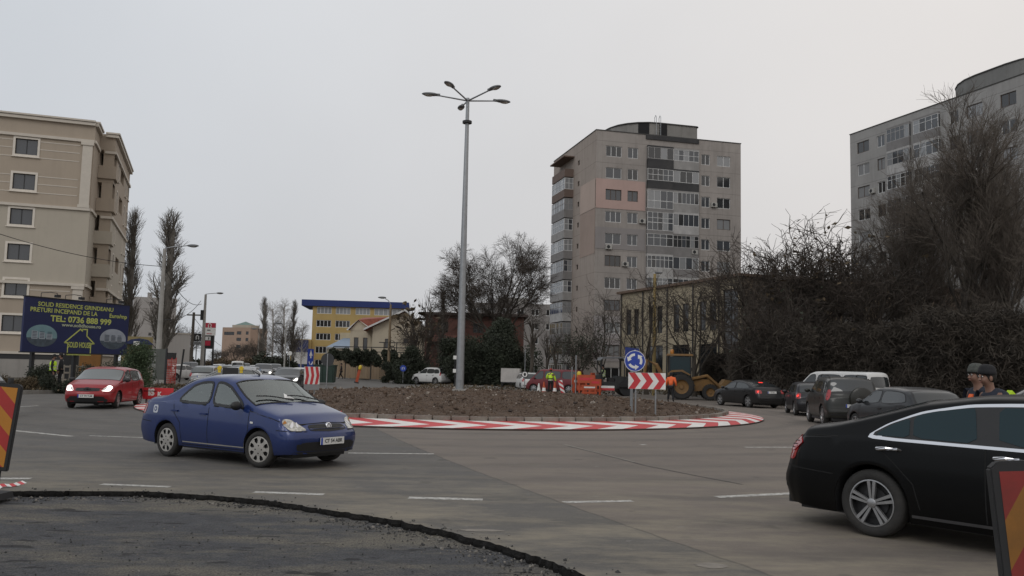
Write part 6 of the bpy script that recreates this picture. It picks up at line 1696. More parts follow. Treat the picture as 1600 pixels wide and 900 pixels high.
c = std_car('hatch', P_SILVER, 'silver_hatchback', 'silver car just above the roof of the blue sedan', gm=CGL_L); p = AT(356, 590, 46.5); c.place(p, R(195)); hb = c.root
c = std_car('hatch', P_WHITE, 'white_hatchback', 'white car top behind the dark grey saloon'); p = AT(470, 590, 67); c.place(p, R(-80)); hw = c.root
c = std_car('lift', P_DARK, 'black_saloon', 'black car behind and left of the white car in the oncoming lane'); p = AT(446, 590, 78); c.place(p, R(-80)); ls = c.root
far = [(hb, 322, 60, 100, 'silver hatchback partly hidden behind the roof of the blue sedan'), (ls, 334, 72, 101, 'dark saloon two cars behind the lamp board on the boulevard'), (sv, 428, 104, -76, 'pale oncoming car with lamps lit behind the dark saloon'),
       (hw, 398, 112, -75, 'white oncoming hatchback in the middle of the far queue'), (hb, 386, 62, 100, 'silver hatchback with its tail toward the camera right of the lamp sign'), (ls, 392, 74, 100, 'dark saloon in the outgoing lane beside the oncoming headlights'),
       (hb, 352, 96, 106, 'small silver hatchback heading away far down the boulevard'), (ls, 372, 108, 104, 'small dark saloon heading away far down the boulevard'),
       (hw, 338, 120, 106, 'tiny white hatchback heading away far down the boulevard'), (sv, 382, 142, -74, 'tiny pale car with lit headlights far down the boulevard'),
       (ls, 362, 150, 105, 'tiny dark car at the far end of the outgoing lane'), (hw, 283, 80, 60, 'small white car parked beside the left pavement'), (sv, 296, 92, -70, 'silver car with lit lamps beyond the wooden lamp pole'),
       (hb, 345, 165, 105, 'faint silver car near the vanishing point of the boulevard'), (hw, 374, 190, -75, 'faint white car near the vanishing point of the boulevard')]
for src, px, Y, hd, lab in far:
    p = AT(px, 590, Y); o = dup(src, (p.x, p.y, 0), R(hd), lab, 'traffic queueing along the far boulevard'); o.name = src.name.split('.')[0]
for r_ in (hb, hw, ls, sv): r_['group'] = 'traffic queueing along the far boulevard'
c = std_car('van', P_WHITE, 'white_delivery_van', 'boxy pale delivery van far along the boulevard', 'van', group='traffic queueing along the far boulevard'); p = AT(371, 590, 125); c.place(p, R(105))
# ================================================================ signs, lamps, fences, works equipment
YELP = mat('machine_yellow', (0.19, 0.10, 0.028), .7, 0, .2, 3, dirt=.85, dirt_col=(.14, .09, .05))
ORNG = mat('barrier_orange', (0.40, 0.065, 0.02), .6, 0, .15, 3, dirt=.3, dirt_col=(.2, .08, .05))
AMBER = mat('amber_lens', (.5, .3, .03), .3, 0, 0)
YLAMP = mat('beacon_yellow', (.62, .46, .03), .4, 0, .1)
SIGNG = mat('sign_back_grey', (0.16, 0.165, 0.17), .6, .3, .1)
def px_w(dpx, Y): return dpx * Y / FPX
def soil_at(x, y): return soil_h(x, y)
# central five armed lamp mast
b0 = AT(718, 612, 35.8); bz = soil_at(b0.x, 35.8) - .1; hub = AT(736, 157, 35.8).z
mast = thing('street_lamp', 'tall grey lamp mast with five arms standing on the soil island', 'lamp post', (b0.x, 35.8, bz))
hz_ = hub - bz
MB().tube([(0, 0, 0), (0, 0, hz_ * .5), (0, 0, hz_ + .1)], [.175, .125, .07], 12).build('pole', STEEL, mast, True, 30)
MB().box((-.28, -.28, .02), (.28, .28, .14)).build('base_plate', CONCRETE, mast)
MB().box((-.09, -.19, .5), (.09, -.165, .95)).build('service_door', STEEL, mast)
MB().lathe([(.07, hz_ - 1.0), (.20, hz_ - 1.0), (.20, hz_ - .9), (.07, hz_ - .88)], 16).build('collar', DARKMETAL, mast, True, 30)
for a_, l_ in ((18, 1.75), (-48, 1.95), (-113, 1.95), (189, 1.8), (104, 1.75)):
    an = R(a_); d = Vector((math.cos(an), math.sin(an), 0))
    e = d * (l_ - .55) + Vector((0, 0, hz_ + .12)); s_ = Vector((0, 0, hz_ - .02))
    arm = MB().tube([s_, e], [.036, .03], 8).build('arm', STEEL, mast, True)
    M = Matrix.Translation(d * (l_ - .2) + Vector((0, 0, hz_ + .15))) @ Matrix.Rotation(an, 4, 'Z')
    MB().ball((0, 0, 0), (.36, .15, .075), 0, 14, 8, M).box((-.42, -.05, -.05), (-.2, .05, .04), 0, M).ball((.06, 0, -.035), (.22, .115, .07), 1, 12, 6, M).build('lamp_head', [SIGNG, LENS], arm, True, 50)
def lamp_post(label, base_px, Y, top_py, arm_px, m=CONCRETE, r=(.2, .1), zb=0.1, arm_rise=.2, name='street_lamp', extra=None, head=1.0):
    p = AT(base_px, 575, Y); h = AT(base_px, top_py, Y).z - zb; t = thing(name, label, 'lamp post', (p.x, Y, zb))
    MB().tube([(0, 0, -.1), (0, 0, h * .6), (0, 0, h)], [r[0], (r[0] + r[1]) / 2, r[1]], 10).build('pole', m, t, True, 30)
    ax = px_w(arm_px, Y)
    a = MB().tube([(0, 0, h - .25), (0, 0, h + .05), (ax * .3, 0, h + arm_rise * .6), (ax * .8, 0, h + arm_rise)], .04, 8).build('arm', STEEL, t, True)
    M = Matrix.Translation((ax, 0, h + arm_rise)) @ Matrix.Scale(head, 4)
    MB().ball((0, 0, 0), (.45, .16, .11), 0, 12, 8, M).ball((.05, 0, -.06), (.28, .12, .08), 1, 12, 6, M).build('lamp_head', [SIGNG, LENS], a, True, 50)
    return t, h
t, h = lamp_post('concrete street lamp in front of the bare poplar on the left', 246, 63, 389, 44, r=(.22, .11), arm_rise=.3)
MB().box((.28, -.3, 0), (.85, .2, 1.0)).build('cabinet', CONCRETE, t)
t, h = lamp_post('street lamp with strapped boxes beside the red price sign', 315, 104, 460, 22, r=(.24, .13), m=CONCRETE)
MB().box((-.42, -.25, h - 3.1), (-.12, .1, h - 1.9)).build('junction_box', DARKMETAL, t)
t, h = lamp_post('timber pole with a lamp arm and coiled cable beside the cream house', 607, 92, 476, -14, m=TIMBER, r=(.17, .11), arm_rise=.75, name='timber_lamp_post', zb=.12)
for q in (0, .55): MB().lathe([(.32, -.03), (.35, 0), (.32, .03), (.29, 0)], 20, axis='Y', close=True).build('cable_coil', BLACK, t, True, None, loc=(.3, -.2, h * .42 + q))
MB().box((.22, -.3, 0), (.95, .25, 1.15)).build('cabinet', CONCRETE, t)
lamp_post('small street lamp in front of the birch by the boulevard', 444, 140, 507, -12, r=(.14, .08), head=1.3)
lamp_post('distant street lamp left of the birches over the boulevard', 402, 200, 515, -8, r=(.16, .08), head=1.5)
lamp_post('timber lamp pole rising behind the blue roundabout sign', 1022, 64, 428, 6, m=mat('pole_yellowed', (.30, .22, .09), .85, 0, .2), r=(.15, .10), name='timber_lamp_post', head=.7, arm_rise=.1)
p = AT(298, 575, 130); h = AT(298, 489, 130).z; t = thing('utility_pole', 'dark timber utility pole with a crossarm left of the strapped street lamp', 'utility pole', (p.x, 130, .1))
MB().tube([(0, 0, 0), (0, 0, h)], [.28, .2], 8).build('pole', BARK, t, True); MB().box((-1.0, -.08, h - .5), (1.6, .08, h - .3)).build('crossarm', BARK, t)
p = AT(711, 575, 72); t = thing('utility_pole', 'thin dark pole with small white brackets left of the mast foot', 'pole', (p.x, 72, .1))
MB().tube([(0, 0, 0), (0, 0, AT(711, 548, 72).z)], .05, 6).build('pole', DARKMETAL, t); MB().box((-.16, -.1, 2.3), (.1, .1, 2.6)).build('bracket', WHITE, t); MB().box((-.16, -.1, 1.2), (.1, .1, 1.5)).build('bracket', WHITE, t)
for px, Y, top, lab in ((894, 57.5, 573, 'shorter pale steel post beside the orange barriers'), (900, 57, 555, 'taller pale steel post beside the orange barriers')):
    p = AT(px, 575, Y); t = thing('steel_post', lab, 'post', (p.x, Y, 0)); MB().tube([(0, 0, 0), (0, 0, AT(px, top, Y).z)], .045, 8).build('pole', STEEL, t, True)

# billboard --------------------------------------------------------
A = AT(40, 463, 46.5); Bq = AT(203, 476, 52.8); zt_, zb_ = A.z, AT(37, 549, 46.5).z
dv = Vector((Bq.x - A.x, Bq.y - A.y, 0)); BW = dv.length; BH = zt_ - zb_; ab = math.atan2(dv.y, dv.x)
bb = thing('billboard', 'dark blue estate agency billboard with yellow lettering and a house outline', 'billboard', (A.x, A.y, 0), ab)
NAVY = mat('billboard_navy', (0.012, 0.018, 0.075), .5, 0, .1, 2); YTXT = mat('lettering_yellow', (0.46, 0.50, 0.13), .6, 0, .05); PALEY = mat('lettering_pale', (.42, .46, .32), .6, 0, .05)
MB().box((0, 0, zb_), (BW, .14, zt_)).build('panel', NAVY, bb)
fm = MB(); 
for lo, hi in (((-.05, zt_ + .001), (BW + .05, zt_ + .06)), ((-.05, zb_ - .06), (BW + .05, zb_ - .001))): MB().box((lo[0], -.03, lo[1]), (hi[0], .17, hi[1])).build('frame', DARKMETAL, bb)
for fx in (.12, .5, .92):
    MB().box((BW * fx - .09, .16, -.1), (BW * fx + .09, .34, zt_ - .1)).build('post', DARKMETAL, bb)
for fx in (.18, .40, .80):
    x = BW * fx
    MB().tube([(x - .25, .1, zt_ + .05), (x - .25, .1, zt_ + .28), (x - .25, -.6, zt_ + .3), (x + .2, -.6, zt_ + .28), (x + .2, -.62, zt_ + .18)], .02, 6).box((x + .08, -.72, zt_ + .05), (x + .34, -.52, zt_ + .2)).build('floodlight', DARKMETAL, bb)
def bt(txt, fx, fy, size, fw, m=YTXT, bold=.006):
    o = put_text(bb, txt, size, m, (BW * fx, -.008, zb_ + BH * (1 - fy)), bold=bold)
    xs = [v.co.x for v in o.data.vertices]; o.scale.x = BW * fw / (max(xs) - min(xs)); return o
bt('SOLID RESIDENCE GRINDEANU', .47, .115, .33, .716); bt('PRETURI INCEPAND DE LA', .357, .225, .34, .62); bt('Euro/mp', .883, .235, .34, .183)
bt('TEL: 0736 888 999', .522, .37, .46, .585, bold=.014); bt('www.solidhouse.ro', .524, .475, .27, .378, PALEY)
bt('SOLID HOUSE', .513, .85, .44, .215, bold=.008)
hxc, hzc = BW * .513, zb_ + BH * .395
hp_ = [(-.95, -.62), (-.62, -.62), (-.62, -.62), (-.95, -.58), (0, .18), (.12, .08), (.12, .2), (.42, .2), (.42, -.16), (.95, -.58), (.62, -.62)]
def line2(pts, w, m, name):
    b = MB()
    for p, q in zip(pts[:-1], pts[1:]):
        p, q = Vector(p), Vector(q); d = (q - p)
        if d.length < 1e-4: continue
        d.normalize(); nn = Vector((-d.y, d.x)) * w / 2; p2, q2 = p - d * w * .3, q + d * w * .3
        b.prism([(hxc + c.x, hzc + c.y) for c in (p2 + nn, q2 + nn, q2 - nn, p2 - nn)], -.012, -.003, 'XZ')
    return b.build(name, m, bb)
line2([(-.72, -.62), (-.98, -.60), (0, .20), (.14, .09), (.14, .2), (.46, .2), (.46, -.18), (.98, -.60), (.72, -.62)], .07, YTXT, 'house_outline')
line2([(-.78, -1.25), (.78, -1.25)], .1, YTXT, 'house_outline'); line2([(-.76, -1.25), (-.76, -.62)], .06, YTXT, 'house_outline'); line2([(.76, -1.25), (.76, -.62)], .06, YTXT, 'house_outline')
for cx, sky_c, bc in ((.165, (.16, .27, .30), (.30, .34, .38)), (.845, (.30, .33, .38), (.20, .22, .25))):
    x0, z0 = BW * cx, zb_ + BH * .30; rx, rz_ = BW * .135, BH * .205
    el = [(x0 + rx * math.cos(t), z0 + rz_ * math.sin(t)) for t in np.linspace(0, 2 * PI, 33)[:-1]]
    o = MB().prism(el, -.006, -.001, 'XZ').build('picture', mat('print_sky_%.2f' % cx, sky_c, .6, 0, .15, 1.5), bb)
    MB().prism([(x, z) for x, z in el if z < z0 - rz_ * .15], -.009, -.0065, 'XZ').build('picture_ground', mat('print_ground', (.06, .08, .10), .7, 0, .4, 3), o)
    b = MB(); w2 = MB()
    for i in range(3):
        xa = x0 - rx * .68 + i * rx * .48; top = z0 + rz_ * (.45 - .12 * i)
        b.prism([(xa, z0 - rz_ * .3), (xa + rx * .40, z0 - rz_ * .3), (xa + rx * .40, top - .03), (xa, top)], -.012, -.0095, 'XZ')
        for j in range(5): zz = z0 - rz_ * .2 + j * rz_ * .13; w2.prism([(xa + rx * .06, zz), (xa + rx * .34, zz), (xa + rx * .34, zz + .035), (xa + rx * .06, zz + .035)], -.0135, -.0125, 'XZ')
    b.build('picture_block', mat('print_building_%.2f' % cx, bc, .6, 0, .1), o)['kind'] = 'stuff'; w2.build('picture_windows', mat('print_windows', (.05, .07, .1), .7, 0, 0), o)['kind'] = 'stuff'

def sign_plate(th, name, m, poly, y0=-.012, y1=.0, loc=(0, 0, 0), rot=(0, 0, 0), parent=None): return MB().prism(poly, y0, y1, 'XZ').build(name, m, parent or th, loc=loc, rot=rot)
def chev_board(label, px, py0, py1, Y, W, n, posts, rz=0, lower=None, cat='sign'):
    p = AT(px, 575, Y); z0, z1 = AT(px, py1, Y).z, AT(px, py0, Y).z; H = z1 - z0; g = soil_at(p.x, Y) - .15
    t = thing('chevron_sign', label, cat, (p.x, Y, g), rz); z0 -= g; z1 -= g
    pb = MB().box((-W / 2, -.01, z0), (W / 2, .015, z1)).build('board', WHITE, t)
    pitch = W / n; hw = pitch * .27; sw = H * .36 if H < W else W * .1
    for i in range(n):
        xc = -W / 2 + pitch * (i + .5); lim = lambda x: max(-W / 2 + .004, min(W / 2 - .004, x))
        pts = [(lim(xc - hw - sw / 2), z0 + .004), (lim(xc + hw - sw / 2), z0 + .004), (lim(xc + hw + sw / 2), (z0 + z1) / 2), (lim(xc + hw - sw / 2), z1 - .004), (lim(xc - hw - sw / 2), z1 - .004), (lim(xc - hw + sw / 2), (z0 + z1) / 2)]
        MB().add([(x, -.014, z) for x, z in pts], [(0, 1, 2, 5), (5, 2, 3, 4)]).build('chevron', REDP, pb, fix=False)
    for x in posts: MB().tube([(x, .045, 0), (x, .045, z1 - .05)], .028, 8).build('post', STEEL, t, True)
    if lower: MB().box((-W / 2, -.01, z0 - lower), (W / 2, .012, z0 - .01)).build('lower_plate', SIGNG if False else STEEL, t)
    return t
chev_board('red and white chevron board pointing right beside the blue roundabout sign', 1011, 582.5, 608, 28.5, px_w(58, 28.5), 3, (-px_w(17, 28.5), px_w(14, 28.5)))
chev_board('narrow red and white chevron board on the island just behind the blue sedan', 488, 573, 600.5, 32.5, .62, 3, (-.12, .14), R(38), .21)
# round blue roundabout sign and the square blue sign behind it
p = AT(992, 564, 29.4); g = soil_at(p.x, 29.4) - .15; t = thing('roundabout_sign', 'round blue mandatory roundabout sign with three white arrows', 'sign', (p.x, 29.4, g), 0)
zc = p.z - g; rr = .36
sign_plate(t, 'disc', BLUEP, [(rr * math.cos(a), zc + rr * math.sin(a)) for a in np.linspace(0, 2 * PI, 37)[:-1]])
MB().lathe([(rr - .022, -.016), (rr - .004, -.016)], 36, axis='Y').build('rim_band', WHITE, t, fix=False, loc=(0, 0, zc))
for k in range(3):
    a0 = R(100 + 120 * k); b = MB(); vs = []
    for i in range(8):
        a = a0 - R(10) + R(62) * i / 7
        for r_ in (.17, .255): vs.append((r_ * math.cos(a), -.015, zc + r_ * math.sin(a)))
    b.add(vs, [(2 * i, 2 * i + 1, 2 * i + 3, 2 * i + 2) for i in range(7)])
    a = a0 + R(52); am = a + R(34)
    b.add([(.12 * math.cos(a), -.0151, zc + .12 * math.sin(a)), (.31 * math.cos(a), -.0151, zc + .31 * math.sin(a)), (.235 * math.cos(am), -.0151, zc + .235 * math.sin(am))], [(0, 1, 2)])
    b.build('arrow', WHITE, t, fix=False)
MB().tube([(-.08, .03, 0), (-.08, .03, zc + .3)], .03, 8).build('post', STEEL, t, True)
p = AT(986, 557, 30.3); t = thing('blue_sign', 'square blue sign tilted behind the round roundabout sign', 'sign', (p.x, 30.3, soil_at(p.x, 30.3) - .15), R(15)); zc = p.z - t.location.z
sign_plate(t, 'plate', mat('blue_sign_dull', (.012, .03, .17), .6, 0, .1), [(-.24, zc - .26), (.28, zc - .30), (.30, zc + .27), (-.22, zc + .32)])
b = MB(); b.add([(-.1, -.015, zc - .1), (.0, -.015, zc - .12), (.1, -.015, zc + .1), (.02, -.015, zc + .14)], [(0, 1, 2, 3)]).add([(-.06, -.0151, zc + .16), (.2, -.0151, zc + .03), (.16, -.0151, zc + .24)], [(0, 1, 2)]); b.build('arrow', WHITE, t, fix=False)
MB().tube([(0.02, .03, 0), (0.02, .03, zc + .2)], .03, 8).build('post', STEEL, t, True)
# blue lane sign seen nearly edge on, above the narrow chevron board
p = AT(485, 559, 33.5); g = soil_at(p.x, 33.5) - .2; t = thing('blue_sign', 'tall blue arrow sign seen almost edge on above the narrow chevron board', 'sign', (p.x, 33.5, g), R(76)); zc = p.z - g
sign_plate(t, 'plate', BLUEP, [(-.24, zc - .34), (.24, zc - .34), (.24, zc + .34), (-.24, zc + .34)])
MB().add([(-.14, -.016, zc + .08), (.14, -.016, zc + .08), (0, -.016, zc + .3), (-.05, -.016, zc - .02), (.05, -.016, zc - .02), (.05, -.016, zc + .08), (-.05, -.016, zc + .08)], [(0, 1, 2), (3, 4, 5, 6)]).build('arrow', WHITE, t, fix=False)
MB().tube([(.14 * math.cos(a), -.016, zc - .15 + .12 * math.sin(a)) if True else 0 for a in np.linspace(PI, 2 * PI, 9)], .025, 6).build('arrow_bend', WHITE, t)
MB().tube([(0, .03, 0), (0, .03, zc + .3)], .03, 8).build('post', STEEL, t, True)
def round_sign(label, px, py, Y, r, m, base_py=None, face=None, name='round_sign', rz=0, zb=.1, cat='sign'):
    p = AT(px, py, Y); t = thing(name, label, cat, (p.x, Y, zb), rz); zc = p.z - zb
    sign_plate(t, 'disc', m, [(r * math.cos(a), zc + r * math.sin(a)) for a in np.linspace(0, 2 * PI, 29)[:-1]])
    MB().tube([(0, -.035 if face is None else .035, 0), (0, -.035 if face is None else .035, zc + r * .9)], .028, 8).build('post', STEEL, t, True)
    return t, zc
round_sign('dark back of a round road sign on a thin pole left of the island', 512, 562, 41, .31, mat('sign_back_dark', (.035, .037, .04), .6), zb=0.15)
t, zc = round_sign('small round sign in front of the white vehicle near the thicket', 820, 585, 66, .26, DARKMETAL, face=1, name='round_sign')
sign_plate(t, 'face', WHITE, [(.2 * math.cos(a), zc + .2 * math.sin(a)) for a in np.linspace(0, 2 * PI, 25)[:-1]], -.016, -.013)
sign_plate(t, 'symbol', INK, [(.09 * math.cos(a), zc + .13 * math.sin(a)) for a in np.linspace(0, 2 * PI, 17)[:-1]], -.02, -.017)
MB().tube([(0, .04, zc), (0, .04, AT(820, 548, 66).z)], .028, 8).build('post_top', STEEL, t, True)
t, zc = round_sign('small blue mandatory sign by the side road left of the white off-roader', 630, 575.5, 84, .30, BLUEP, face=1)
b = MB(); b.tube([(-.1, -.02, zc - .12), (-.1, -.02, zc + .05), (0, -.02, zc + .13), (.1, -.02, zc + .05), (.1, -.02, zc - .12)], .03, 6); b.build('symbol', WHITE, t)
t, zc = round_sign('tiny round sign on the boulevard pole below the birches', 453, 552, 120, .3, WHITE, face=1)
# price totem and small black sign
def arch(b, cx, cz, s, y, w, mi=0):
    pts = [(-s, -s), (-s * .55, -s), (-s * .55, -s * .5), (-s * .8, 0.1 * s), (-s * .45, s * .75), (0, s), (s * .45, s * .75), (s * .8, .1 * s), (s * .55, -s * .5), (s * .55, -s), (s, -s)]
    b.tube([(cx + q[0], y, cz + q[1]) for q in pts], w, 6, mi)
p = AT(325, 575, 108); t = thing('price_sign', 'tall red and white price sign with an arch symbol beside the boulevard', 'sign', (p.x, 108, .1), 0)
zq = lambda py: AT(325, py, 108).z - .1; w = px_w(8, 108)
RSG = mat('sign_crimson', (.42, .02, .05), .5, 0, .05)
for nm, m, y0, y1, ww in (('upper_panel', RSG, 504.5, 512, w), ('white_panel', WHITE, 512.1, 524, w), ('middle_panel', TRIM, 524.1, 545, w * .85), ):
    MB().box((-ww, -.2, zq(y1)), (ww, .2, zq(y0))).build(nm, m, t)
b = MB(); arch(b, 0, zq(508.6), .24, -.21, .05); b.build('symbol', WHITE, t)
MB().box((-.3, -.215, zq(516.6)), (.12, -.201, zq(515.2))).build('print_mark', INK, t)
MB().box((-.35, -.215, zq(522)), (.3, -.201, zq(521))).build('print_mark', RSG, t)
MB().box((-.46, -.22, zq(531.7)), (.2, -.201, zq(526))).build('price_panel', PLATE, t); MB().box((-.1, -.235, zq(530.7)), (0.02, -.221, zq(527))).build('print_mark', INK, t)
MB().box((-.46, -.22, zq(540)), (.2, -.201, zq(532.4))).build('price_panel', RSG, t)
for x in (-.5, .5): MB().box((x - .09, -.1, 0), (x + .09, .1, zq(545.2))).build('post', DARKMETAL, t)
p = AT(306, 575, 106); t = thing('shop_sign', 'small black square sign with a pale arch symbol on a pole', 'sign', (p.x, 106, .1), 0); zc = AT(306, 527, 106).z - .1
MB().box((-.42, -.05, zc - .45), (.42, .05, zc + .45)).build('plate', TRIM, t); b = MB(); arch(b, 0, zc, .22, -.06, .045); b.build('symbol', WHITE, t)
MB().tube([(-.1, .08, 0), (-.1, .08, zc)], .07, 8).build('post', STEEL, t, True)
MB().box((-.5, -.04, zc - .9), (.6, .04, zc - .56)).build('lower_plate', SIGNG, t)
# notice board rack, red mesh, leaning post, left fences
p = AT(243, 575, 57); t = thing('notice_board', 'tall grey green steel board with pale panels beside the concrete lamp post', 'notice board', (p.x, 57, .12), R(-8)); zz = lambda py: AT(243, py, 57).z - .12; w = px_w(17, 57)
GRG = mat('board_grey_green', (.09, .095, .085), .7, 0, .15, 2)
MB().box((-w, -.03, .35), (w, .03, zz(545))).build('board', GRG, t)
for x in (-w, w): MB().box((x - .05, -.05, 0), (x + .05, .05, zz(544))).build('post', DARKMETAL, t)
for y0, y1 in ((549, 556), (559, 565.5), (568.5, 577.5), (583, 587.5)):
    MB().box((-w * .68, -.05, zz(y1)), (-w * .68 + px_w(12, 57), -.031, zz(y0))).build('pale_panel', mat('panel_pale', (.2, .205, .19), .7, 0, .2, 6), t)
p = AT(266, 575, 60); t = thing('barrier_mesh', 'orange red plastic mesh wrapped round posts beside the notice board', 'barrier', (p.x, 60, .12), R(5)); h = AT(266, 564, 60).z; w = px_w(8, 60)
MSH = mat('mesh_red', (.34, .045, .03), .7, 0, .3, 9)
b = MB()
for i in range(9): b.box((-w + 2 * w * i / 8 - .018, -.01, .05), (-w + 2 * w * i / 8 + .018, .01, h))
for i in range(11): b.box((-w, -.012, .08 + (h - .12) * i / 10 - .02), (w, .012, .08 + (h - .12) * i / 10 + .02))
o = b.build('mesh', MSH, t); o['kind'] = 'stuff'
for x in (-w, w * .2, w): MB().tube([(x, .04, 0), (x, .04, h + .1)], .035, 6).build('post', REDP, t)
MB().box((-w * 1.1, .1, h + .0), (w * .3, .9, h + .45)).build('black_box', TRIM, t)
p = AT(281, 580, 66); t = thing('leaning_post', 'leaning dark post beside the left pavement', 'post', (p.x, 66, .12)); MB().tube([(0, 0, 0), (.22, 0, AT(283, 548, 66).z)], .07, 6).build('pole', DARKMETAL, t)
p = AT(140, 575, 54); t = thing('site_hoarding', 'orange brown board panel under the billboard', 'hoarding', (p.x, 54, 0), R(14)); zf = lambda py, Y=54: AT(140, py, Y).z
MB().box((-px_w(15, 54), 0, zf(580)), (px_w(15, 54), .05, zf(552))).build('panel', mat('board_orange', (.25, .115, .03), .8, 0, .15), t)
MB().box((-px_w(38, 54), .08, zf(600)), (-px_w(15.5, 54), .12, zf(551))).build('dark_panel', TRIM, t)
for x in (-px_w(15, 54), px_w(15, 54)): MB().box((x - .06, .06, 0), (x + .06, .14, zf(551))).build('post', TIMBER, t)
p = AT(118, 590, 50); t = thing('picket_fence', 'low pale timber rail fence behind the two standing people', 'fence', (p.x, 50, .1), R(10)); w = px_w(18, 50)
PKT = mat('picket_pale', (.26, .23, .19), .85, 0, .2)
for z_ in (.35, .75, 1.1): MB().box((-w, -.02, z_), (w, .02, z_ + .1)).build('rail', PKT, t)
for i in range(5): MB().box((-w + 2 * w * i / 4 - .045, .021, 0), (-w + 2 * w * i / 4 + .045, .07, 1.25)).build('post', PKT, t)
p = AT(196, 590, 49); t = thing('picket_fence', 'row of pale upright boards right of the green shrub', 'fence', (p.x, 49, .1), R(20)); hpk = AT(210, 574, 49).z - .1
for i in range(8): MB().box((i * .19 - .07, -.015, 0), (i * .19 + .07, .015, hpk)).build('board', PKT, t)
MB().box((-.1, .016, .35), (1.45, .05, .43)).build('rail', PKT, t)
# wooden panel fence, terrace frame, green container, garden wall
p0, p1 = AT(521, 585, 112), AT(603, 590, 100); d = (p1 - p0); d.z = 0; L = d.length; t = thing('board_fence', 'tan timber panel fence behind the walking person in black', 'fence', (p0.x, p0.y, .1), math.atan2(d.y, d.x))
TANF = mat('fence_tan', (.30, .215, .135), .85, 0, .18, .8, dirt=.3, stretch=(3, 3, .5)); hh = AT(560, 562, 106).z - .1
for i in range(9):
    x = L * i / 9
    MB().box((x + .04, 0, .05), (x + L / 9 - .04, .05, hh)).build('panel', TANF, t); MB().box((x - .045, -.03, 0), (x + .035, .06, hh + .05)).build('post', TANF, t)
p = AT(520, 570, 103); t = thing('terrace_frame', 'dark steel terrace railing above the vine in front of the cream house', 'railing', (p.x, 103, 0), 0); zt1 = AT(570, 543, 103).z; wT = px_w(118, 103)
for z_ in (zt1, zt1 - .55): MB().box((0, -.04, z_), (wT, .04, z_ + .1)).build('rail', DARKMETAL, t)
for i in range(7): MB().box((wT * i / 6 - .05, -.04, .1), (wT * i / 6 + .05, .04, zt1 + (.6 if i > 3 else 0))).build('post', DARKMETAL, t)
MB().box((wT * .6, -.05, zt1 + .6), (wT, .05, zt1 + .7)).build('rail', DARKMETAL, t)
p = AT(499, 580, 76); t = thing('waste_container', 'dark green steel container beside the round sign back', 'container', (p.x, 76, 0), R(3)); GRN = mat('container_green', (.02, .042, .032), .6, 0, .2, 2); hC = AT(499, 571, 76).z; w = px_w(23.5, 76)
MB().add([(-w + .1, 0, .15), (w - .1, 0, .15), (w - .1, 1.4, .15), (-w + .1, 1.4, .15), (-w, -.1, hC), (w, -.1, hC), (w, 1.5, hC), (-w, 1.5, hC)], [(0, 3, 2, 1), (4, 5, 6, 7), (0, 1, 5, 4), (1, 2, 6, 5), (2, 3, 7, 6), (3, 0, 4, 7)]).build('tub', GRN, t)
MB().box((-w - .05, -.16, hC + .002), (w + .05, 1.55, hC + .08)).build('rim', GRN, t)
for i in range(6): MB().box((-w + .2 + i * (2 * w - .4) / 5 - .03, -.16, .3), (-w + .2 + i * (2 * w - .4) / 5 + .03, -.101, hC - .05)).build('rib', GRN, t)
p0, p1 = AT(606, 585, 96), AT(800, 590, 82); d = (p1 - p0); d.z = 0; L = d.length; t = thing('garden_wall', 'long dark hedge topped garden wall behind the white off-roader', 'wall', (p0.x, p0.y, .1), math.atan2(d.y, d.x))
for i in range(12): MB().box((L * i / 12 + .02, 0, 0), (L * (i + 1) / 12 - .02, .12, 1.35)).build('wall_panel', mat('wall_dark', (.045, .042, .036), .9, 0, .3, 1, dirt=.5), t); MB().box((L * i / 12 - .08, -.05, 0), (L * i / 12 + .018, .17, 1.5)).build('pier', CONCRETE, t)
for i, px in enumerate((620, 655, 690, 735)):
    cl(px, 88 - i * 2, 562 - (i % 2) * 6, 44, 'wall_hedge', ('leafless brown hedge piece right of the timber lamp pole', 'dark hedge piece behind the white off-roader bonnet', 'dark hedge piece behind the white off-roader tail', 'dark hedge piece right of the lamp mast')[i], LEAFD, 6000, 70 + i, 'hedge', .12, .7)
# leaning orange post with a lamp, cones, panels, barriers
def beacon(b_parent, x, y, z, s=1.0, m=None): return MB().lathe([(0, 0), (.09 * s, 0), (.10 * s, .05 * s), (.10 * s, .18 * s), (.07 * s, .24 * s), (0, .26 * s)], 12).build('beacon_lamp', m or YLAMP, b_parent, True, 40, loc=(x, y, z))
p = AT(557, 596, 82); t = thing('warning_post', 'orange warning post leaning right with a yellow lamp on top', 'warning post', (p.x, 82, .12)); t.rotation_euler = (0, R(12), 0); h = 1.25
MB().box((-.13, -.03, 0), (.13, .03, h)).build('panel', ORNG, t); MB().box((-.2, -.2, -.06), (.2, .2, .04)).build('foot', BLACK, t); beacon(t, 0, 0, h, 1.6)
def cone(label, px, Y, h=.72, group=None, m=ORNG):
    p = AT(px, 600, Y); t = thing('traffic_cone', label, 'traffic cone', (p.x, Y, 0.0), 0, group)
    MB().box((-.2, -.2, 0), (.2, .2, .04)).build('base', BLACK, t)
    MB().lathe([(.15, .041), (.135, h * .3)], 16).lathe([(.105, h * .55), (.04, h), (0, h)], 16).build('cone', m, t, True, 40); MB().lathe([(.136, h * .3), (.106, h * .55)], 16).build('band', WHITE, t, True)
cone('orange traffic cone left of the worker in the yellow jacket', 850, 58.5, .9); cone('orange traffic cone right of the worker in the yellow jacket', 867, 58.5, .9); cone('pale dirty traffic cone in front of the maroon van', 842, 60.5, .75, m=PLATE)
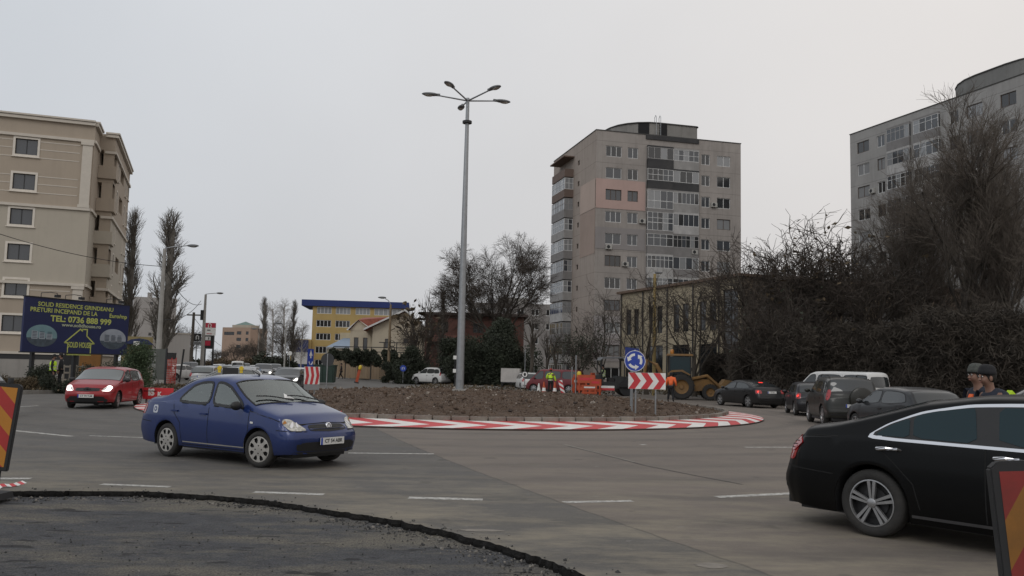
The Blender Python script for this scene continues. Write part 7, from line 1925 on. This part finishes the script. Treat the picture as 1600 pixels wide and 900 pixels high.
def stripes(par, W, z0, z1, y, ma, mb, slope=1.0, n=4, name='stripe', M=None):
    """diagonal bands clipped to the panel rectangle, alternating two paints"""
    H = z1 - z0; tot = H + abs(slope) * W; st_ = tot / n
    for i in range(n):
        a0, a1 = z0 - (slope * W if slope > 0 else 0) + i * st_, z0 - (slope * W if slope > 0 else 0) + (i + 1) * st_
        f = lambda c, x: c + slope * (x + W / 2)
        poly = [(-W / 2, f(a0, -W / 2)), (W / 2, f(a0, W / 2)), (W / 2, f(a1, W / 2)), (-W / 2, f(a1, -W / 2))]
        def clip(P, sgn, lim):
            out = []
            for k in range(len(P)):
                a, c = P[k], P[(k + 1) % len(P)]; ia, ic = sgn * (a[1] - lim) >= 0, sgn * (c[1] - lim) >= 0
                if ia: out.append(a)
                if ia != ic: tt = (lim - a[1]) / (c[1] - a[1]); out.append((a[0] + (c[0] - a[0]) * tt, lim))
            return out
        poly = clip(clip(poly, 1, z0), -1, z1)
        if len(poly) < 3: continue
        MB().add([(x, y, z) for x, z in poly], [tuple(range(len(poly)))]).build(name, (ma, mb)[i % 2], par, fix=False)
p = AT(881, 600, 58); t = thing('striped_panel', 'red and white striped barrier panel leaning in front of the maroon van', 'barrier panel', (p.x, 58, 0)); t.rotation_euler = (0, R(-14), 0)
MB().box((-.13, 0, .05), (.13, .03, 1.05)).build('board', WHITE, t); stripes(t, .26, .05, 1.05, -.004, WHITE, REDP, -1.0, 7); MB().box((-.22, -.15, -.02), (.22, .2, .06)).build('foot', BLACK, t)
# stacked orange barriers
def obar(label, px, Y, z, rz, w=1.1, h=1.0, tilt=0):
    p = AT(px, 600, Y); t = thing('orange_barrier', label, 'barrier', (p.x, Y, z), rz); t.rotation_euler = (tilt, 0, rz)
    b = MB().box((-w / 2, -.04, h * .62), (w / 2, .04, h * .98)).box((-w / 2, -.04, h * .3), (w / 2, .04, h * .45)); b.build('board', ORNG, t)['kind'] = 'stuff'
    MB().box((-w * .36, -.048, h * .74), (w * .36, -.041, h * .86)).build('reflector', PLATE if rz > 0 else REDP, t)
    for x in (-w * .38, 0, w * .38): MB().box((x - .05, -.05 if x else -.03, .06), (x + .05, .05 if x else .03, h * .61 if True else 0)).build('leg', ORNG, t)
    for x in (-w * .38, w * .38): MB().box((x - .06, -.3, 0), (x + .06, .3, .058)).build('foot', BLACK, t)
for a_ in (('orange plastic barrier at the left end of the heap', 905, 57.2, 0, R(12), 1.0, 1.25), ('orange plastic barrier in the middle of the heap', 916, 56.6, 0, R(-20), 1.2, 1.45), ('tall orange barrier set on end in the heap', 926, 57.4, .25, R(70), .9, 1.35),
           ('orange barrier at the right end of the heap', 931, 56.2, 0, R(-35), .8, 1.2), ('low orange barrier leaning before the heap', 921, 55.8, 0, R(5), 1.0, .8), ('orange barrier lying back behind the heap', 911, 58.6, .15, R(-8), 1.3, 1.3)): obar(*a_)
p = AT(905, 583, 56.9); t = thing('beacon', 'yellow warning lamp on the orange barrier heap', 'warning lamp', (p.x, 56.9, 1.27)); beacon(t, 0, 0, 0, 1.5)
p = AT(948, 605, 57); t = thing('barrier_board', 'low red and white barrier board in front of the road roller', 'barrier', (p.x, 57, 0)); w = px_w(24, 57)
MB().box((-w / 2, -.02, .45), (w / 2, .02, .75)).build('board', WHITE, t); MB().box((-w / 2, -.026, .45), (w / 2, -.021, .6)).build('stripe', REDP, t)
for x in (-w * .4, w * .4): MB().box((x - .04, -.02, .02), (x + .04, .02, .449)).box((x - .06, -.25, -.02), (x + .06, .25, .019)).build('foot', DARKMETAL, t)
# white box trailer near the thicket
p = AT(797, 590, 72); t = thing('box_trailer', 'white box trailer parked by the dark thicket', 'trailer', (p.x, 72, 0), R(-4)); zz = lambda py: AT(797, py, 72).z; w = px_w(14.5, 72)
MB().box((-w, 0, zz(597)), (w, 2.6, zz(575.5))).build('box', mat('trailer_white', (.42, .40, .38), .6, 0, .12, 1.5, dirt=.4, dirt_col=(.2, .18, .16)), t)
for x in (-w * .9, w * .9):
    MB().lathe([(0, -.1), (.25, -.1), (.3, -.06), (.3, .06), (.25, .1), (0, .1)], 18, axis='X').build('wheel', TYRE, t, True, 40, loc=(x, 1.3, .3))
MB().box((-w, -.02, zz(598.5)), (w, .0, zz(597.1))).build('bumper', DARKMETAL, t)
p = AT(821, 590, 70); o = dup(hw, (p.x + .2, 71.5, 0), R(100), 'white hatchback half hidden behind the small round sign'); o.name = 'white_hatchback'; del o['group']
# lamp board behind the blue sedan and the red lettered trailer board
p = AT(360, 580, 43.6); t = thing('lamp_board', 'black board with two yellow warning lamps above the blue sedan roof', 'warning board', (p.x, 43.6, 0)); zz = lambda py: AT(360, py, 43.6).z; w = px_w(12, 43.6)
MB().box((-w, -.02, zz(585.5)), (w, .03, zz(574.5))).build('board', TRIM, t); MB().box((-w * 1.5, .0, zz(590)), (w * 1.5, .03, zz(585.8))).build('red_board', REDP, t)
for s_ in (-1, 1):
    MB().lathe([(0, -.05), (.1, -.05), (.12, 0), (.1, .05), (0, .05)], 16, axis='Y').build('beacon_lamp', YLAMP, t, True, 40, loc=(s_ * (w + .16), 0, zz(575.5))); MB().box((s_ * (w + .16) - .07, -.03, zz(582.5)), (s_ * (w + .16) + .07, .03, zz(577.5))).build('lamp_case', YLAMP, t)
    MB().box((s_ * w * .6 - .04, .035, 0), (s_ * w * .6 + .04, .1, zz(584))).build('post', STEEL, t)
p = AT(247, 612, 33.5); t = thing('barrier_board', 'red barrier board with pale figures just left of the blue sedan boot', 'barrier', (p.x, 33.5, 0), R(-4)); zz = lambda py: AT(247, py, 33.5).z; w = px_w(24, 33.5)
MB().box((-w, 0, zz(624)), (w, .05, zz(606))).build('board', REDP, t)
put_text(t, 'IS', .34, WHITE, (-w * .45, -.006, zz(613.5)), bold=.02); put_text(t, 'K', .22, WHITE, (w * .1, -.006, zz(616)), bold=.012)
MB().box((-w, -.012, zz(611) - .02), (-w * .1, -.001, zz(611) + .01)).build('band', TRIM, t)
for x in (-w * .8, w * .8): MB().box((x - .04, .06, 0), (x + .04, .12, zz(606))).build('post', STEEL, t); 
# big striped panels in the foreground
RSTR2, OSTR2 = mat('stripe_red_dirty', (.20, .018, .014), .6, 0, .15, 3, dirt=.7, dirt_col=(.05, .02, .012)), mat('stripe_amber_dirty', (.23, .095, .01), .6, 0, .15, 3, dirt=.7, dirt_col=(.07, .035, .012))
RSTR, OSTR = mat('stripe_red', (.34, .02, .018), .5, 0, .08, 3, dirt=.25, dirt_col=(.12, .03, .02)), mat('stripe_amber', (.42, .17, .012), .5, 0, .08, 3, dirt=.25, dirt_col=(.2, .09, .02))
def beacon_panel(label, cx, Y, ztop, zbot, W, rz, lean, slope, n, knob=True, rev=False, mm=None):
    t = thing('striped_panel', label, 'barrier panel', (cx, Y, 0)); t.rotation_euler = (R(-3), lean, rz)
    pts = []; r_ = .035
    b = MB(); outer = [(-W / 2 - .04, zbot - .02), (W / 2 + .04, zbot - .02), (W / 2 + .04, ztop), (W / 2, ztop + .035), (-W / 2, ztop + .035), (-W / 2 - .04, ztop)]
    b.prism(outer, -.03, .045, 'XZ'); o = b.build('frame', BLACK, t)
    be = bmesh.new(); be.from_mesh(o.data); bmesh.ops.bevel(be, geom=be.edges[:], offset=.008, segments=2, affect='EDGES'); be.to_mesh(o.data); be.free()
    stripes(t, W, zbot + .03, ztop - .015, -.0325, *(mm or (RSTR, OSTR)), slope, n)
    if knob: MB().lathe([(.03, ztop + .036), (.035, ztop + .09), (.028, ztop + .1), (0, ztop + .1)], 14).build('lamp_socket', BLACK, t, True, 40)
    MB().prism([(-W * .36, 0.02), (W * .36, 0.02), (W * .30, zbot - .021), (-W * .30, zbot - .021)], -.02, .04, 'XZ').build('stem', BLACK, t)
    MB().box((-W * .8, -.3, -.01), (W * .8, .3, .065), tap=.9).build('foot', BLACK, t)
pL = AT(-15, 760, 10.6)
beacon_panel('red and amber striped barrier panel cut by the left edge', pL.x + .0, 10.6, AT(20, 603, 10.6).z, AT(8, 733, 10.6).z, .21, R(10), R(4.5), -1.0, 6)
pR = AT(1634, 800, 4.3)
beacon_panel('dirty red and amber striped panel close up at the right edge', pR.x + .02, 4.3, AT(1575, 731, 4.3).z, .18, .25, R(-12), R(-4), 1.6, 6, False, True, (OSTR2, RSTR2))
# barrier tape lying on the ground
def tape(label, pts, w=.06):
    t = thing('barrier_tape', label, 'tape', pts[0]); P = []
    for a, c in zip(pts[:-1], pts[1:]):
        for j in range(6): q = a.lerp(c, j / 6); P.append(q - pts[0] + Vector((noise.noise(q * 3) * .04, noise.noise(q * 4) * .05, .012 + abs(noise.noise(q * 7)) * .05)))
    for i in range(len(P) - 1):
        d = (P[i + 1] - P[i]).normalized(); s = Vector((-d.y, d.x, .5)) * w / 2
        MB().add([P[i] - s, P[i + 1] - s, P[i + 1] + s, P[i] + s], [(0, 1, 2, 3)]).build('tape_band', (WHITE, REDP)[(i // 2) % 2], t, fix=False)
tape('crumpled red and white tape on the ground by the left striped panel', [G(-30, 768), G(0, 763), G(22, 760), G(43, 754)])
tape('scrap of red and white tape on the island kerb behind the blue sedan bonnet', [Vector((-5.55, 25.65, .31)), Vector((-5.2, 25.6, .31)), Vector((-4.85, 25.55, .31))], .07)
# overhead wires
def wire(label, a, c, sag=.5, r=.018):
    t = thing('overhead_wire', label, 'wire', a); P = [a.lerp(c, i / 16) - Vector((0, 0, sag * 4 * (i / 16) * (1 - i / 16))) - a for i in range(17)]
    MB().tube(P, r, 5).build('cable', BLACK, t)
wire('thin cable running down across the beige building facade', AT(-60, 345, 52), AT(250, 416, 63), .5, .022)
wire('cable sagging from the concrete lamp post to the strapped lamp pole', AT(250, 404, 63), AT(315, 475, 104), 1.2, .03)
wire('lower cable between the concrete lamp post and the strapped lamp pole', AT(250, 498, 63), AT(314, 470, 104), .8, .03)
wire('cable going off behind the strapped lamp pole', AT(300, 492, 130), AT(345, 540, 200), .5, .035)

# asphalt roller -------------------------------------------------------
p = AT(952, 612, 61); t = thing('road_roller', 'dark road roller with a grey canopy and a seated driver behind the barriers', 'road roller', (p.x, 61, 0), R(6)); zc_ = AT(952, 557, 61).z
for x in (-1.15, 1.15):
    MB().lathe([(0, -.75), (.56, -.75), (.58, -.7), (.58, .7), (.56, .75), (0, .75)], 28, axis='Y').build('drum', DARKMETAL, t, True, 40, loc=(x, .2, .58)); MB().box((x - .62, -.72, .62), (x + .62, -.6, .85)).build('drum_yoke', BLACK, t)
MB().prism([(-1.7, .7), (-1.55, 1.35), (-.6, 1.45), (-.5, .95), (.3, .95), (.45, 1.4), (1.5, 1.3), (1.75, .75), (.4, .5), (-.4, .5)], -.45, .9, 'XZ').build('body', mat('roller_body', (.025, .027, .028), .6, 0, .2), t)
MB().box((-.12, -.2, .96), (.3, .4, 1.25)).build('seat', BLACK, t); MB().tube([(-.75, .1, 1.4), (-.5, .1, 1.75)], .03, 6).build('steering_column', BLACK, t)
MB().prism([(-.75, zc_ - .28), (-.6, zc_ - .06), (.8, zc_), (1.0, zc_ - .12), (1.0, zc_ - .3), (.8, zc_ - .12), (-.55, zc_ - .16)], -.55, .95, 'XZ').build('canopy', SIGNG, t)
for x in (-.7, .95):
    for y in (-.5, .9): MB().tube([(x, y, .9), (x, y, zc_ - .2)], .04, 6).build('canopy_post', DARKMETAL, t)
# backhoe loader ---------------------------------------------------------
p = AT(1072, 620, 56); t = thing('backhoe_loader', 'muddy yellow backhoe loader working behind the orange jacket worker', 'backhoe loader', (p.x, 56, 0), R(-8))
def big_wheel(x, r, w, y, ri):
    o = MB().lathe([(ri, -w / 2), (r * .9, -w / 2), (r, -w * .35), (r, w * .35), (r * .9, w / 2), (ri, w / 2)], 32, axis='Y')
    for k in range(22):
        M = Matrix.Rotation(2 * PI * k / 22, 4, 'Y'); o.box((-.04, -w * .48, r * .97), (.04, w * .48, r * 1.05), 0, M)
    o = o.build('wheel', TYRE, t, True, 30, loc=(x, y, r * 1.03))
    MB().lathe([(ri, -w * .3), (ri * .8, -w * .15), (ri * .35, -w * .1), (ri * .3, -w * .28), (0, -w * .28)], 24, axis='Y').build('rim', YELP, o, True, 30)
for y in (-.95, .95): big_wheel(-.35, .80, .45, y, .45); big_wheel(1.45, .50, .32, y * .95, .27)
MB().prism([(-.9, .75), (-.9, 1.15), (-.2, 1.2), (0, 1.45), (1.6, 1.3), (1.85, 1.0), (1.8, .7), (.6, .55)], -.45, .45, 'XZ').build('body', YELP, t)
MB().prism([(-1.25, 1.62), (-.95, 1.86), (-.3, 1.9), (.22, 1.6), (.15, 1.55), (-.35, 1.78), (-.9, 1.74), (-1.15, 1.5)], -1.18, -.72, 'XZ').build('mudguard', YELP, t)
cab = MB(); zr = AT(1055, 553.5, 56).z
for x in (-1.1, .25):
    for y in (-.62, .62): cab.box((x - .04, y - .04, 1.15), (x + .04, y + .04, zr - .11))
cab.build('cab_frame', BLACK, t)['kind'] = 'stuff'
MB().box((-1.06, -.6, 1.2), (.21, -.585, zr - .15)).box((-1.06, .585, 1.2), (.21, .6, zr - .15)).box((-1.1, -.58, 1.2), (-1.085, .58, zr - .15)).box((.24, -.58, 1.3), (.255, .58, zr - .15)).build('cab_glass', CGL_T, t)['kind'] = 'stuff'
MB().box((-1.25, -.72, zr - .1), (.4, .72, zr + .02), tap=.96).build('cab_roof', YELP, t)
for y in (-.55, .55): MB().tube([(.0, y, 1.25), (1.3, y, 1.55), (2.2, y, .75)], [.1, .1, .09], 6).build('loader_arm', YELP, t)
MB().prism([(1.95, .35), (2.05, .95), (2.35, 1.35), (2.85, 1.25), (2.5, .8), (2.6, .3), (2.3, .2)], -1.05, 1.05, 'XZ').build('bucket', mat('bucket_mud', (.20, .12, .05), .8, 0, .3, 4), t)
MB().tube([(-1.2, .0, .9), (-1.9, 0, 2.2), (-2.5, 0, 2.5), (-2.7, 0, 1.4)], [.14, .13, .11, .09], 8).build('backhoe_arm', YELP, t)
MB().prism([(-2.95, .8), (-2.55, .9), (-2.45, 1.4), (-2.8, 1.5), (-3.1, 1.2)], -.3, .3, 'XZ').build('backhoe_bucket', DARKMETAL, t)
MB().tube([(.9, .3, 1.35), (.9, .3, 2.1)], .05, 8).build('exhaust', DARKMETAL, t); beacon(t, -.9, 0, zr + .02, 1.2, AMBER)
# ================================================================ people
SKIN = mat('skin', (.22, .12, .085), .6, 0, .1, 9); HAIR = mat('hair_dark', (.015, .012, .01), .8, 0, .2)
NEON = mat('hi_vis_yellow', (.52, .78, .03), .7, 0, .12, 5); NEONO = mat('hi_vis_orange', (.75, .13, .03), .7, 0, .12, 5); REFL = mat('reflective_band', (.5, .51, .5), .35, .3, 0)
CLB = mat('cloth_black', (.012, .012, .014), .9, 0, .3, 8); CLN = mat('cloth_dark_blue', (.018, .022, .035), .9, 0, .3, 8); KNIT = mat('knit_grey', (.07, .075, .068), .95, 0, .4, 30, .5, 90); BOOT = mat('boot', (.02, .016, .012), .7)
REDC = mat('cap_red', (.30, .03, .02), .8, 0, .1)
def skin_mesh(name, nodes, edges, m, sub=2, root=0):
    me = bpy.data.meshes.new(name); me.from_pydata([n[:3] for n in nodes], edges, [])
    o = bpy.data.objects.new(name, me); COL.objects.link(o)
    sk = o.modifiers.new('s', 'SKIN'); sk.use_smooth_shade = True; sk.branch_smoothing = .4
    for i, n in enumerate(nodes):
        v = me.skin_vertices[0].data[i]; r = n[3]; v.radius = r if isinstance(r, tuple) else (r, r); v.use_root = (i == root)
    sb = o.modifiers.new('u', 'SUBSURF'); sb.levels = sub; sb.render_levels = sub
    dg = bpy.context.evaluated_depsgraph_get(); dg.update()
    r = bpy.data.meshes.new_from_object(o.evaluated_get(dg)); bpy.data.objects.remove(o); bpy.data.meshes.remove(me)
    r.name = name; r.materials.clear(); r.materials.append(m)
    r.polygons.foreach_set('use_smooth', [True] * len(r.polygons))
    return r
BASE = dict(pel=(0, 0, .95), ch=(.0, 0, 1.33), nk=(.01, 0, 1.49), hd=(.03, 0, 1.64), sL=(0, .18, 1.42), eL=(-.03, .24, 1.13), wL=(.05, .25, .88), sR=(0, -.18, 1.42), eR=(-.03, -.24, 1.13), wR=(.05, -.25, .88),
            hL=(0, .09, .92), kL=(.03, .10, .50), aL=(0, .11, .08), hR=(0, -.09, .92), kR=(.03, -.10, .50), aR=(0, -.11, .08))
def person(label, loc, rz, pose=None, top=CLB, legs=CLB, hat=None, vest=None, group=None, scale=1.0, hatm=None, sub=2, trim=None):
    J = dict(BASE); J.update(pose or {}); V = {k: Vector(v) for k, v in J.items()}
    t = thing('person', label, 'person', loc, rz, group); t.scale = (scale,) * 3
    N = []; E = []; ix = {}
    def nd(k, p, r, par=None):
        ix[k] = len(N); N.append((*p, r))
        if par: E.append((ix[par], ix[k]))
    nd('pel', V['pel'], .12); nd('sp', V['pel'].lerp(V['ch'], .5), .11, 'pel'); nd('ch', V['ch'], .125, 'sp'); nd('nb', V['nk'], .055, 'ch')
    up = (V['hd'] - V['nk']).normalized(); H = V['hd']
    nd('jaw', H + Vector((-.045, 0, -.085)), (.062, .058), 'nb'); nd('head', H + Vector((-.012, 0, .0)), (.092, .098), 'jaw'); nd('chin', H + Vector((.048, 0, -.088)), (.052, .048), 'head'); nd('crown', H + up * .08 - Vector((.01, 0, 0)), (.07, .08), 'head')
    for s in 'LR':
        nd('s' + s, V['s' + s], .055, 'ch'); nd('e' + s, V['e' + s], .042, 's' + s); nd('w' + s, V['w' + s], .028, 'e' + s)
        d = (V['w' + s] - V['e' + s]).normalized(); sd = d.cross(Vector((1, 0, 0))); sd = sd.normalized() if sd.length > .1 else Vector((0, 1, 0)); fw = sd.cross(d).normalized()
        nd('p' + s, V['w' + s] + d * .055, (.034, .018), 'w' + s)
        for k, (o_, l_) in enumerate(((-.03, .062), (-.01, .072), (.011, .068), (.03, .052))):
            b0_ = V['w' + s] + d * .085 + fw * o_; nd('f%d%s' % (k, s), b0_, .009, 'p' + s); nd('g%d%s' % (k, s), b0_ + d * l_ * .5 + sd * .008, .0085, 'f%d%s' % (k, s)); nd('t%d%s' % (k, s), b0_ + d * l_ * .85 + sd * .03, .007, 'g%d%s' % (k, s))
        b0_ = V['w' + s] + d * .035 + fw * .038; nd('u' + s, b0_, .011, 'p' + s); nd('v' + s, b0_ + d * .045 + fw * .018 + sd * .012, .009, 'u' + s)
        nd('h' + s, V['h' + s], .085, 'pel'); nd('k' + s, V['k' + s], .058, 'h' + s); nd('a' + s, V['a' + s], .04, 'k' + s); nd('t' + s, V['a' + s] + Vector((.15, 0, -.045)), .035, 'a' + s)
    link('body', skin_mesh('body', N, E, SKIN, sub), t)
    # jacket with sleeves, trousers, boots
    N, E, ix = [], [], {}
    nd('pel', V['pel'] + Vector((0, 0, -.02)), (.155, .165)); nd('sp', V['pel'].lerp(V['ch'], .5), (.15, .165), 'pel'); nd('ch', V['ch'], (.15, .17), 'sp'); nd('nb', V['nk'] + Vector((-.01, 0, .015)), .078, 'ch')
    for s in 'LR':
        nd('s' + s, V['s' + s], .085, 'ch'); nd('e' + s, V['e' + s], .066, 's' + s); nd('w' + s, V['w' + s].lerp(V['e' + s], .06), .048, 'e' + s)
    jk = link('jacket', skin_mesh('jacket', N, E, top, sub), t)
    N, E, ix = [], [], {}
    nd('pel', V['pel'] + Vector((0, 0, -.0)), .135)
    for s in 'LR': nd('h' + s, V['h' + s] - Vector((0, 0, .04)), .098, 'pel'); nd('k' + s, V['k' + s], .078, 'h' + s); nd('a' + s, V['a' + s] + Vector((0, 0, .03)), .062, 'k' + s)
    link('trousers', skin_mesh('trousers', N, E, legs, sub), t)
    for s in 'LR':
        link('boot', skin_mesh('boot', [(*(V['a' + s] + Vector((0, 0, .1))), .055), (*V['a' + s], .052), (*(V['a' + s] + Vector((.09, 0, -.035))), .046), (*(V['a' + s] + Vector((.17, 0, -.045))), .036)], [(0, 1), (1, 2), (2, 3)], BOOT, 1), t)
    if vest:
        c0, c1 = V['pel'], V['ch']; b = MB(); prof = [(-.03, .168, .185), (.25, .163, .18), (.5, .16, .18), (.85, .165, .195), (1.1, .16, .20), (1.28, .12, .16)]
        rings = []
        for f, rx, ry in prof:
            c = c0 + (c1 - c0) * f; rings.append([(c.x + rx * math.cos(a), c.y + ry * math.sin(a), c.z) for a in np.linspace(0, 2 * PI, 25)[:-1]])
        vs = [q for r_ in rings for q in r_]; fs = [(i * 24 + k, i * 24 + (k + 1) % 24, (i + 1) * 24 + (k + 1) % 24, (i + 1) * 24 + k) for i in range(len(rings) - 1) for k in range(24)]
        vo = b.add(vs, fs).build('vest', vest, t, True, None)
        for f in (.18, .55):
            c = c0 + (c1 - c0) * f; b = MB(); vs = []
            for dz in (0, .05): vs += [(c.x + .175 * math.cos(a), c.y + .193 * math.sin(a), c.z + dz) for a in np.linspace(0, 2 * PI, 25)[:-1]]
            b.add(vs, [(k, (k + 1) % 24, 24 + (k + 1) % 24, 24 + k) for k in range(24)]).build('reflective_band', REFL, vo, True, None)
    # face
    f = Vector((1, 0, 0)); 
    for sy in (-1, 1):
        MB().ball((H.x + .075, H.y + sy * .032, H.z + .012), .0095, 0, 8, 6).build('eye', PLATE, t, True); MB().ball((H.x - .005, H.y + sy * .083, H.z - .01), (.022, .012, .034), 0, 8, 6).build('ear', SKIN, t, True)
        MB().ball((H.x + .084, H.y + sy * .032, H.z + .012), .0075, 0, 6, 5).build('pupil', INK, t, True); MB().box((H.x + .078, H.y + sy * .032 - .018, H.z + .032), (H.x + .088, H.y + sy * .032 + .018, H.z + .039)).build('eyebrow', HAIR, t)
    MB().add([(H.x + .076, H.y - .009, H.z + .012), (H.x + .076, H.y + .009, H.z + .012), (H.x + .078, H.y + .019, H.z - .032), (H.x + .078, H.y - .019, H.z - .032), (H.x + .112, H.y, H.z - .026)], [(0, 1, 4), (1, 2, 4), (2, 3, 4), (3, 0, 4)]).build('nose', SKIN, t, True, 60)
    MB().ball((H.x + .078, H.y, H.z - .055), (.012, .024, .006), 0, 10, 5).build('mouth', mat('lips', (.25, .09, .07), .6, 0, 0), t, True)
    MB().ball((H.x - .040, H.y, H.z + .020), (.078, .092, .090), 0, 16, 10).build('hair', HAIR, t, True)
    if hat == 'beanie':
        b = MB(); b.lathe([(.098, -.0), (.106, .012), (.103, .042), (.099, .048), (.096, .072), (.080, .104), (.044, .124), (0, .128)], 24); b.build('woollen_hat', hatm or KNIT, t, True, 60, loc=(H.x - .012, H.y, H.z + .036), rot=(0, -.10, 0))
    if hat == 'cap':
        b = MB(); b.lathe([(.102, 0), (.105, .03), (.095, .08), (.05, .118), (0, .125)], 20).prism([(.07, -.06), (.19, -.05), (.205, 0), (.19, .05), (.07, .06)], .0, .014, 'XY'); b.build('cap', hatm or REDC, t, True, 40, loc=(H.x, H.y, H.z + .04))
    if hat == 'helmet': MB().lathe([(.135, 0), (.115, .01), (.112, .05), (.09, .1), (.05, .125), (0, .13)], 20).build('helmet', hatm or REDC, t, True, 60, loc=(H.x, H.y, H.z + .03))
    return t
g0 = .13
p = AT(81, 600, 44.3); person('person in a yellow hi-vis vest standing on the left verge', (p.x, p.y, .12), R(20), dict(eL=(-.02, .25, 1.12), wL=(.12, .2, .95)), CLB, CLB, 'cap', NEON, hatm=CLB)
p = AT(93, 600, 44.9); person('person in dark clothes standing close beside the yellow vest on the left verge', (p.x, p.y, .12), R(200), None, CLB, CLB, 'beanie', hatm=CLB, scale=1.04)
p = AT(533, 586, 98); person('person in black walking past the tan timber fence', (p.x, p.y, .14), R(200), dict(eL=(.05, .26, 1.15), wL=(.2, .26, 1.02), kL=(.16, .1, .52), aL=(.25, .1, .1), kR=(.02, -.1, .5), aR=(-.25, -.1, .12)), CLB, CLB, 'beanie', hatm=CLB)
p = AT(860, 612, 59.5); person('worker in a bright yellow jacket and red cap seen from behind', (p.x, p.y, 0), R(80), dict(eL=(.06, .29, 1.16), wL=(.2, .22, 1.08), eR=(.02, -.3, 1.15), wR=(.1, -.34, .93), kL=(.02, .12, .5), aL=(0, .16, .08), kR=(.02, -.12, .5), aR=(0, -.16, .08)), NEON, CLB, 'cap', None, hatm=REDC, scale=1.0)
w_ = [o for o in COL.objects if o.get('label', '').startswith('worker in a bright yellow')][0]
for z_, r_ in ((1.12, .178), (1.0, .18)): MB().lathe([(r_, -.025), (r_, .025)], 24).build('reflective_band', REFL if z_ < 1.1 else DARKMETAL, w_, True, loc=(0, 0, z_))
p = AT(1048, 629, 50.5); person('worker in an orange jacket and dark trousers walking away beside the chevron board', (p.x, p.y, 0), R(70), dict(ch=(.06, 0, 1.33), nk=(.1, 0, 1.47), hd=(.17, 0, 1.58), sL=(.05, .19, 1.40), sR=(.05, -.19, 1.40), eL=(.0, .26, 1.14), wL=(.15, .25, .95), eR=(-.02, -.28, 1.16), wR=(.1, -.3, .95), kL=(.12, .13, .52), aL=(.12, .18, .1), kR=(.02, -.13, .5), aR=(-.15, -.17, .1)), NEONO, CLB, 'beanie', hatm=CLB, scale=.99)
p = AT(943, 580, 60.9); person('road roller driver in a pale yellow vest seated under the canopy', (p.x, 61.1, .35), R(186), dict(hL=(.02, .1, .92), kL=(.42, .14, .90), aL=(.45, .15, .52), hR=(.02, -.1, .92), kR=(.42, -.14, .90), aR=(.45, -.15, .52), eL=(.12, .26, 1.2), wL=(.38, .16, 1.2), eR=(.12, -.26, 1.2), wR=(.38, -.16, 1.2)), CLB, CLB, 'beanie', mat('hi_vis_faded', (.5, .6, .3), .8, 0, .1), hatm=CLB)
# the two men behind the black saloon
Y1 = 11.9; p = AT(1531, 580, Y1); hz1 = AT(1531, 586, Y1).z
m1 = person('man in a grey knitted hat, left of the two behind the black saloon', (p.x, Y1, hz1 - 1.64 * 1.06), R(190), dict(nk=(.03, 0, 1.49), hd=(.07, 0, 1.63)), CLN, CLB, 'beanie', scale=1.06, sub=2)
Y2 = 11.2; p = AT(1551, 580, Y2); hz2 = AT(1551, 589, Y2).z
m2 = person('man in a black hat with a yellow shoulder patch behind the black saloon', (p.x, Y2, hz2 - 1.63 * 1.06), R(188), dict(nk=(.04, 0, 1.48), hd=(.09, 0, 1.62)), CLN, CLB, 'beanie', hatm=CLB, scale=1.06, sub=2)
for m_, cm in ((m1, NEONO), (m2, NEON)):
    if cm is NEON: MB().prism([(-.25, 1.34), (-.03, 1.36), (-.12, 1.475)], .09, .175, 'XZ').build('shoulder_patch', cm, m_)
    MB().prism([(.15, 1.34), (.17, 1.35), (.15, 1.395), (.135, 1.39)], -.02, .05, 'XZ').build('collar_trim', NEONO, m_)

# driver of the blue sedan, seated at the wheel
if True:
    q = person('driver in dark clothes at the wheel of the blue sedan', (0, 0, 0), 0, dict(pel=(-.12, 0, .52), ch=(-.24, 0, .88), nk=(-.25, 0, 1.04), hd=(-.22, 0, 1.19), sL=(-.24, .18, .97), sR=(-.24, -.18, .97), eL=(.02, .24, .80), wL=(.26, .14, .92), eR=(.02, -.24, .80), wR=(.26, -.14, .92),
        hL=(-.1, .1, .52), kL=(.36, .13, .60), aL=(.62, .12, .30), hR=(-.1, -.1, .52), kR=(.36, -.13, .60), aR=(.62, -.12, .30)), CLN, CLB)
    M_ = BLUECAR.root; c_ = M_.location + Matrix.Rotation(M_.rotation_euler.z, 3, 'Z') @ Vector((.12, .36, 0)); q.location = c_; q.rotation_euler = M_.rotation_euler
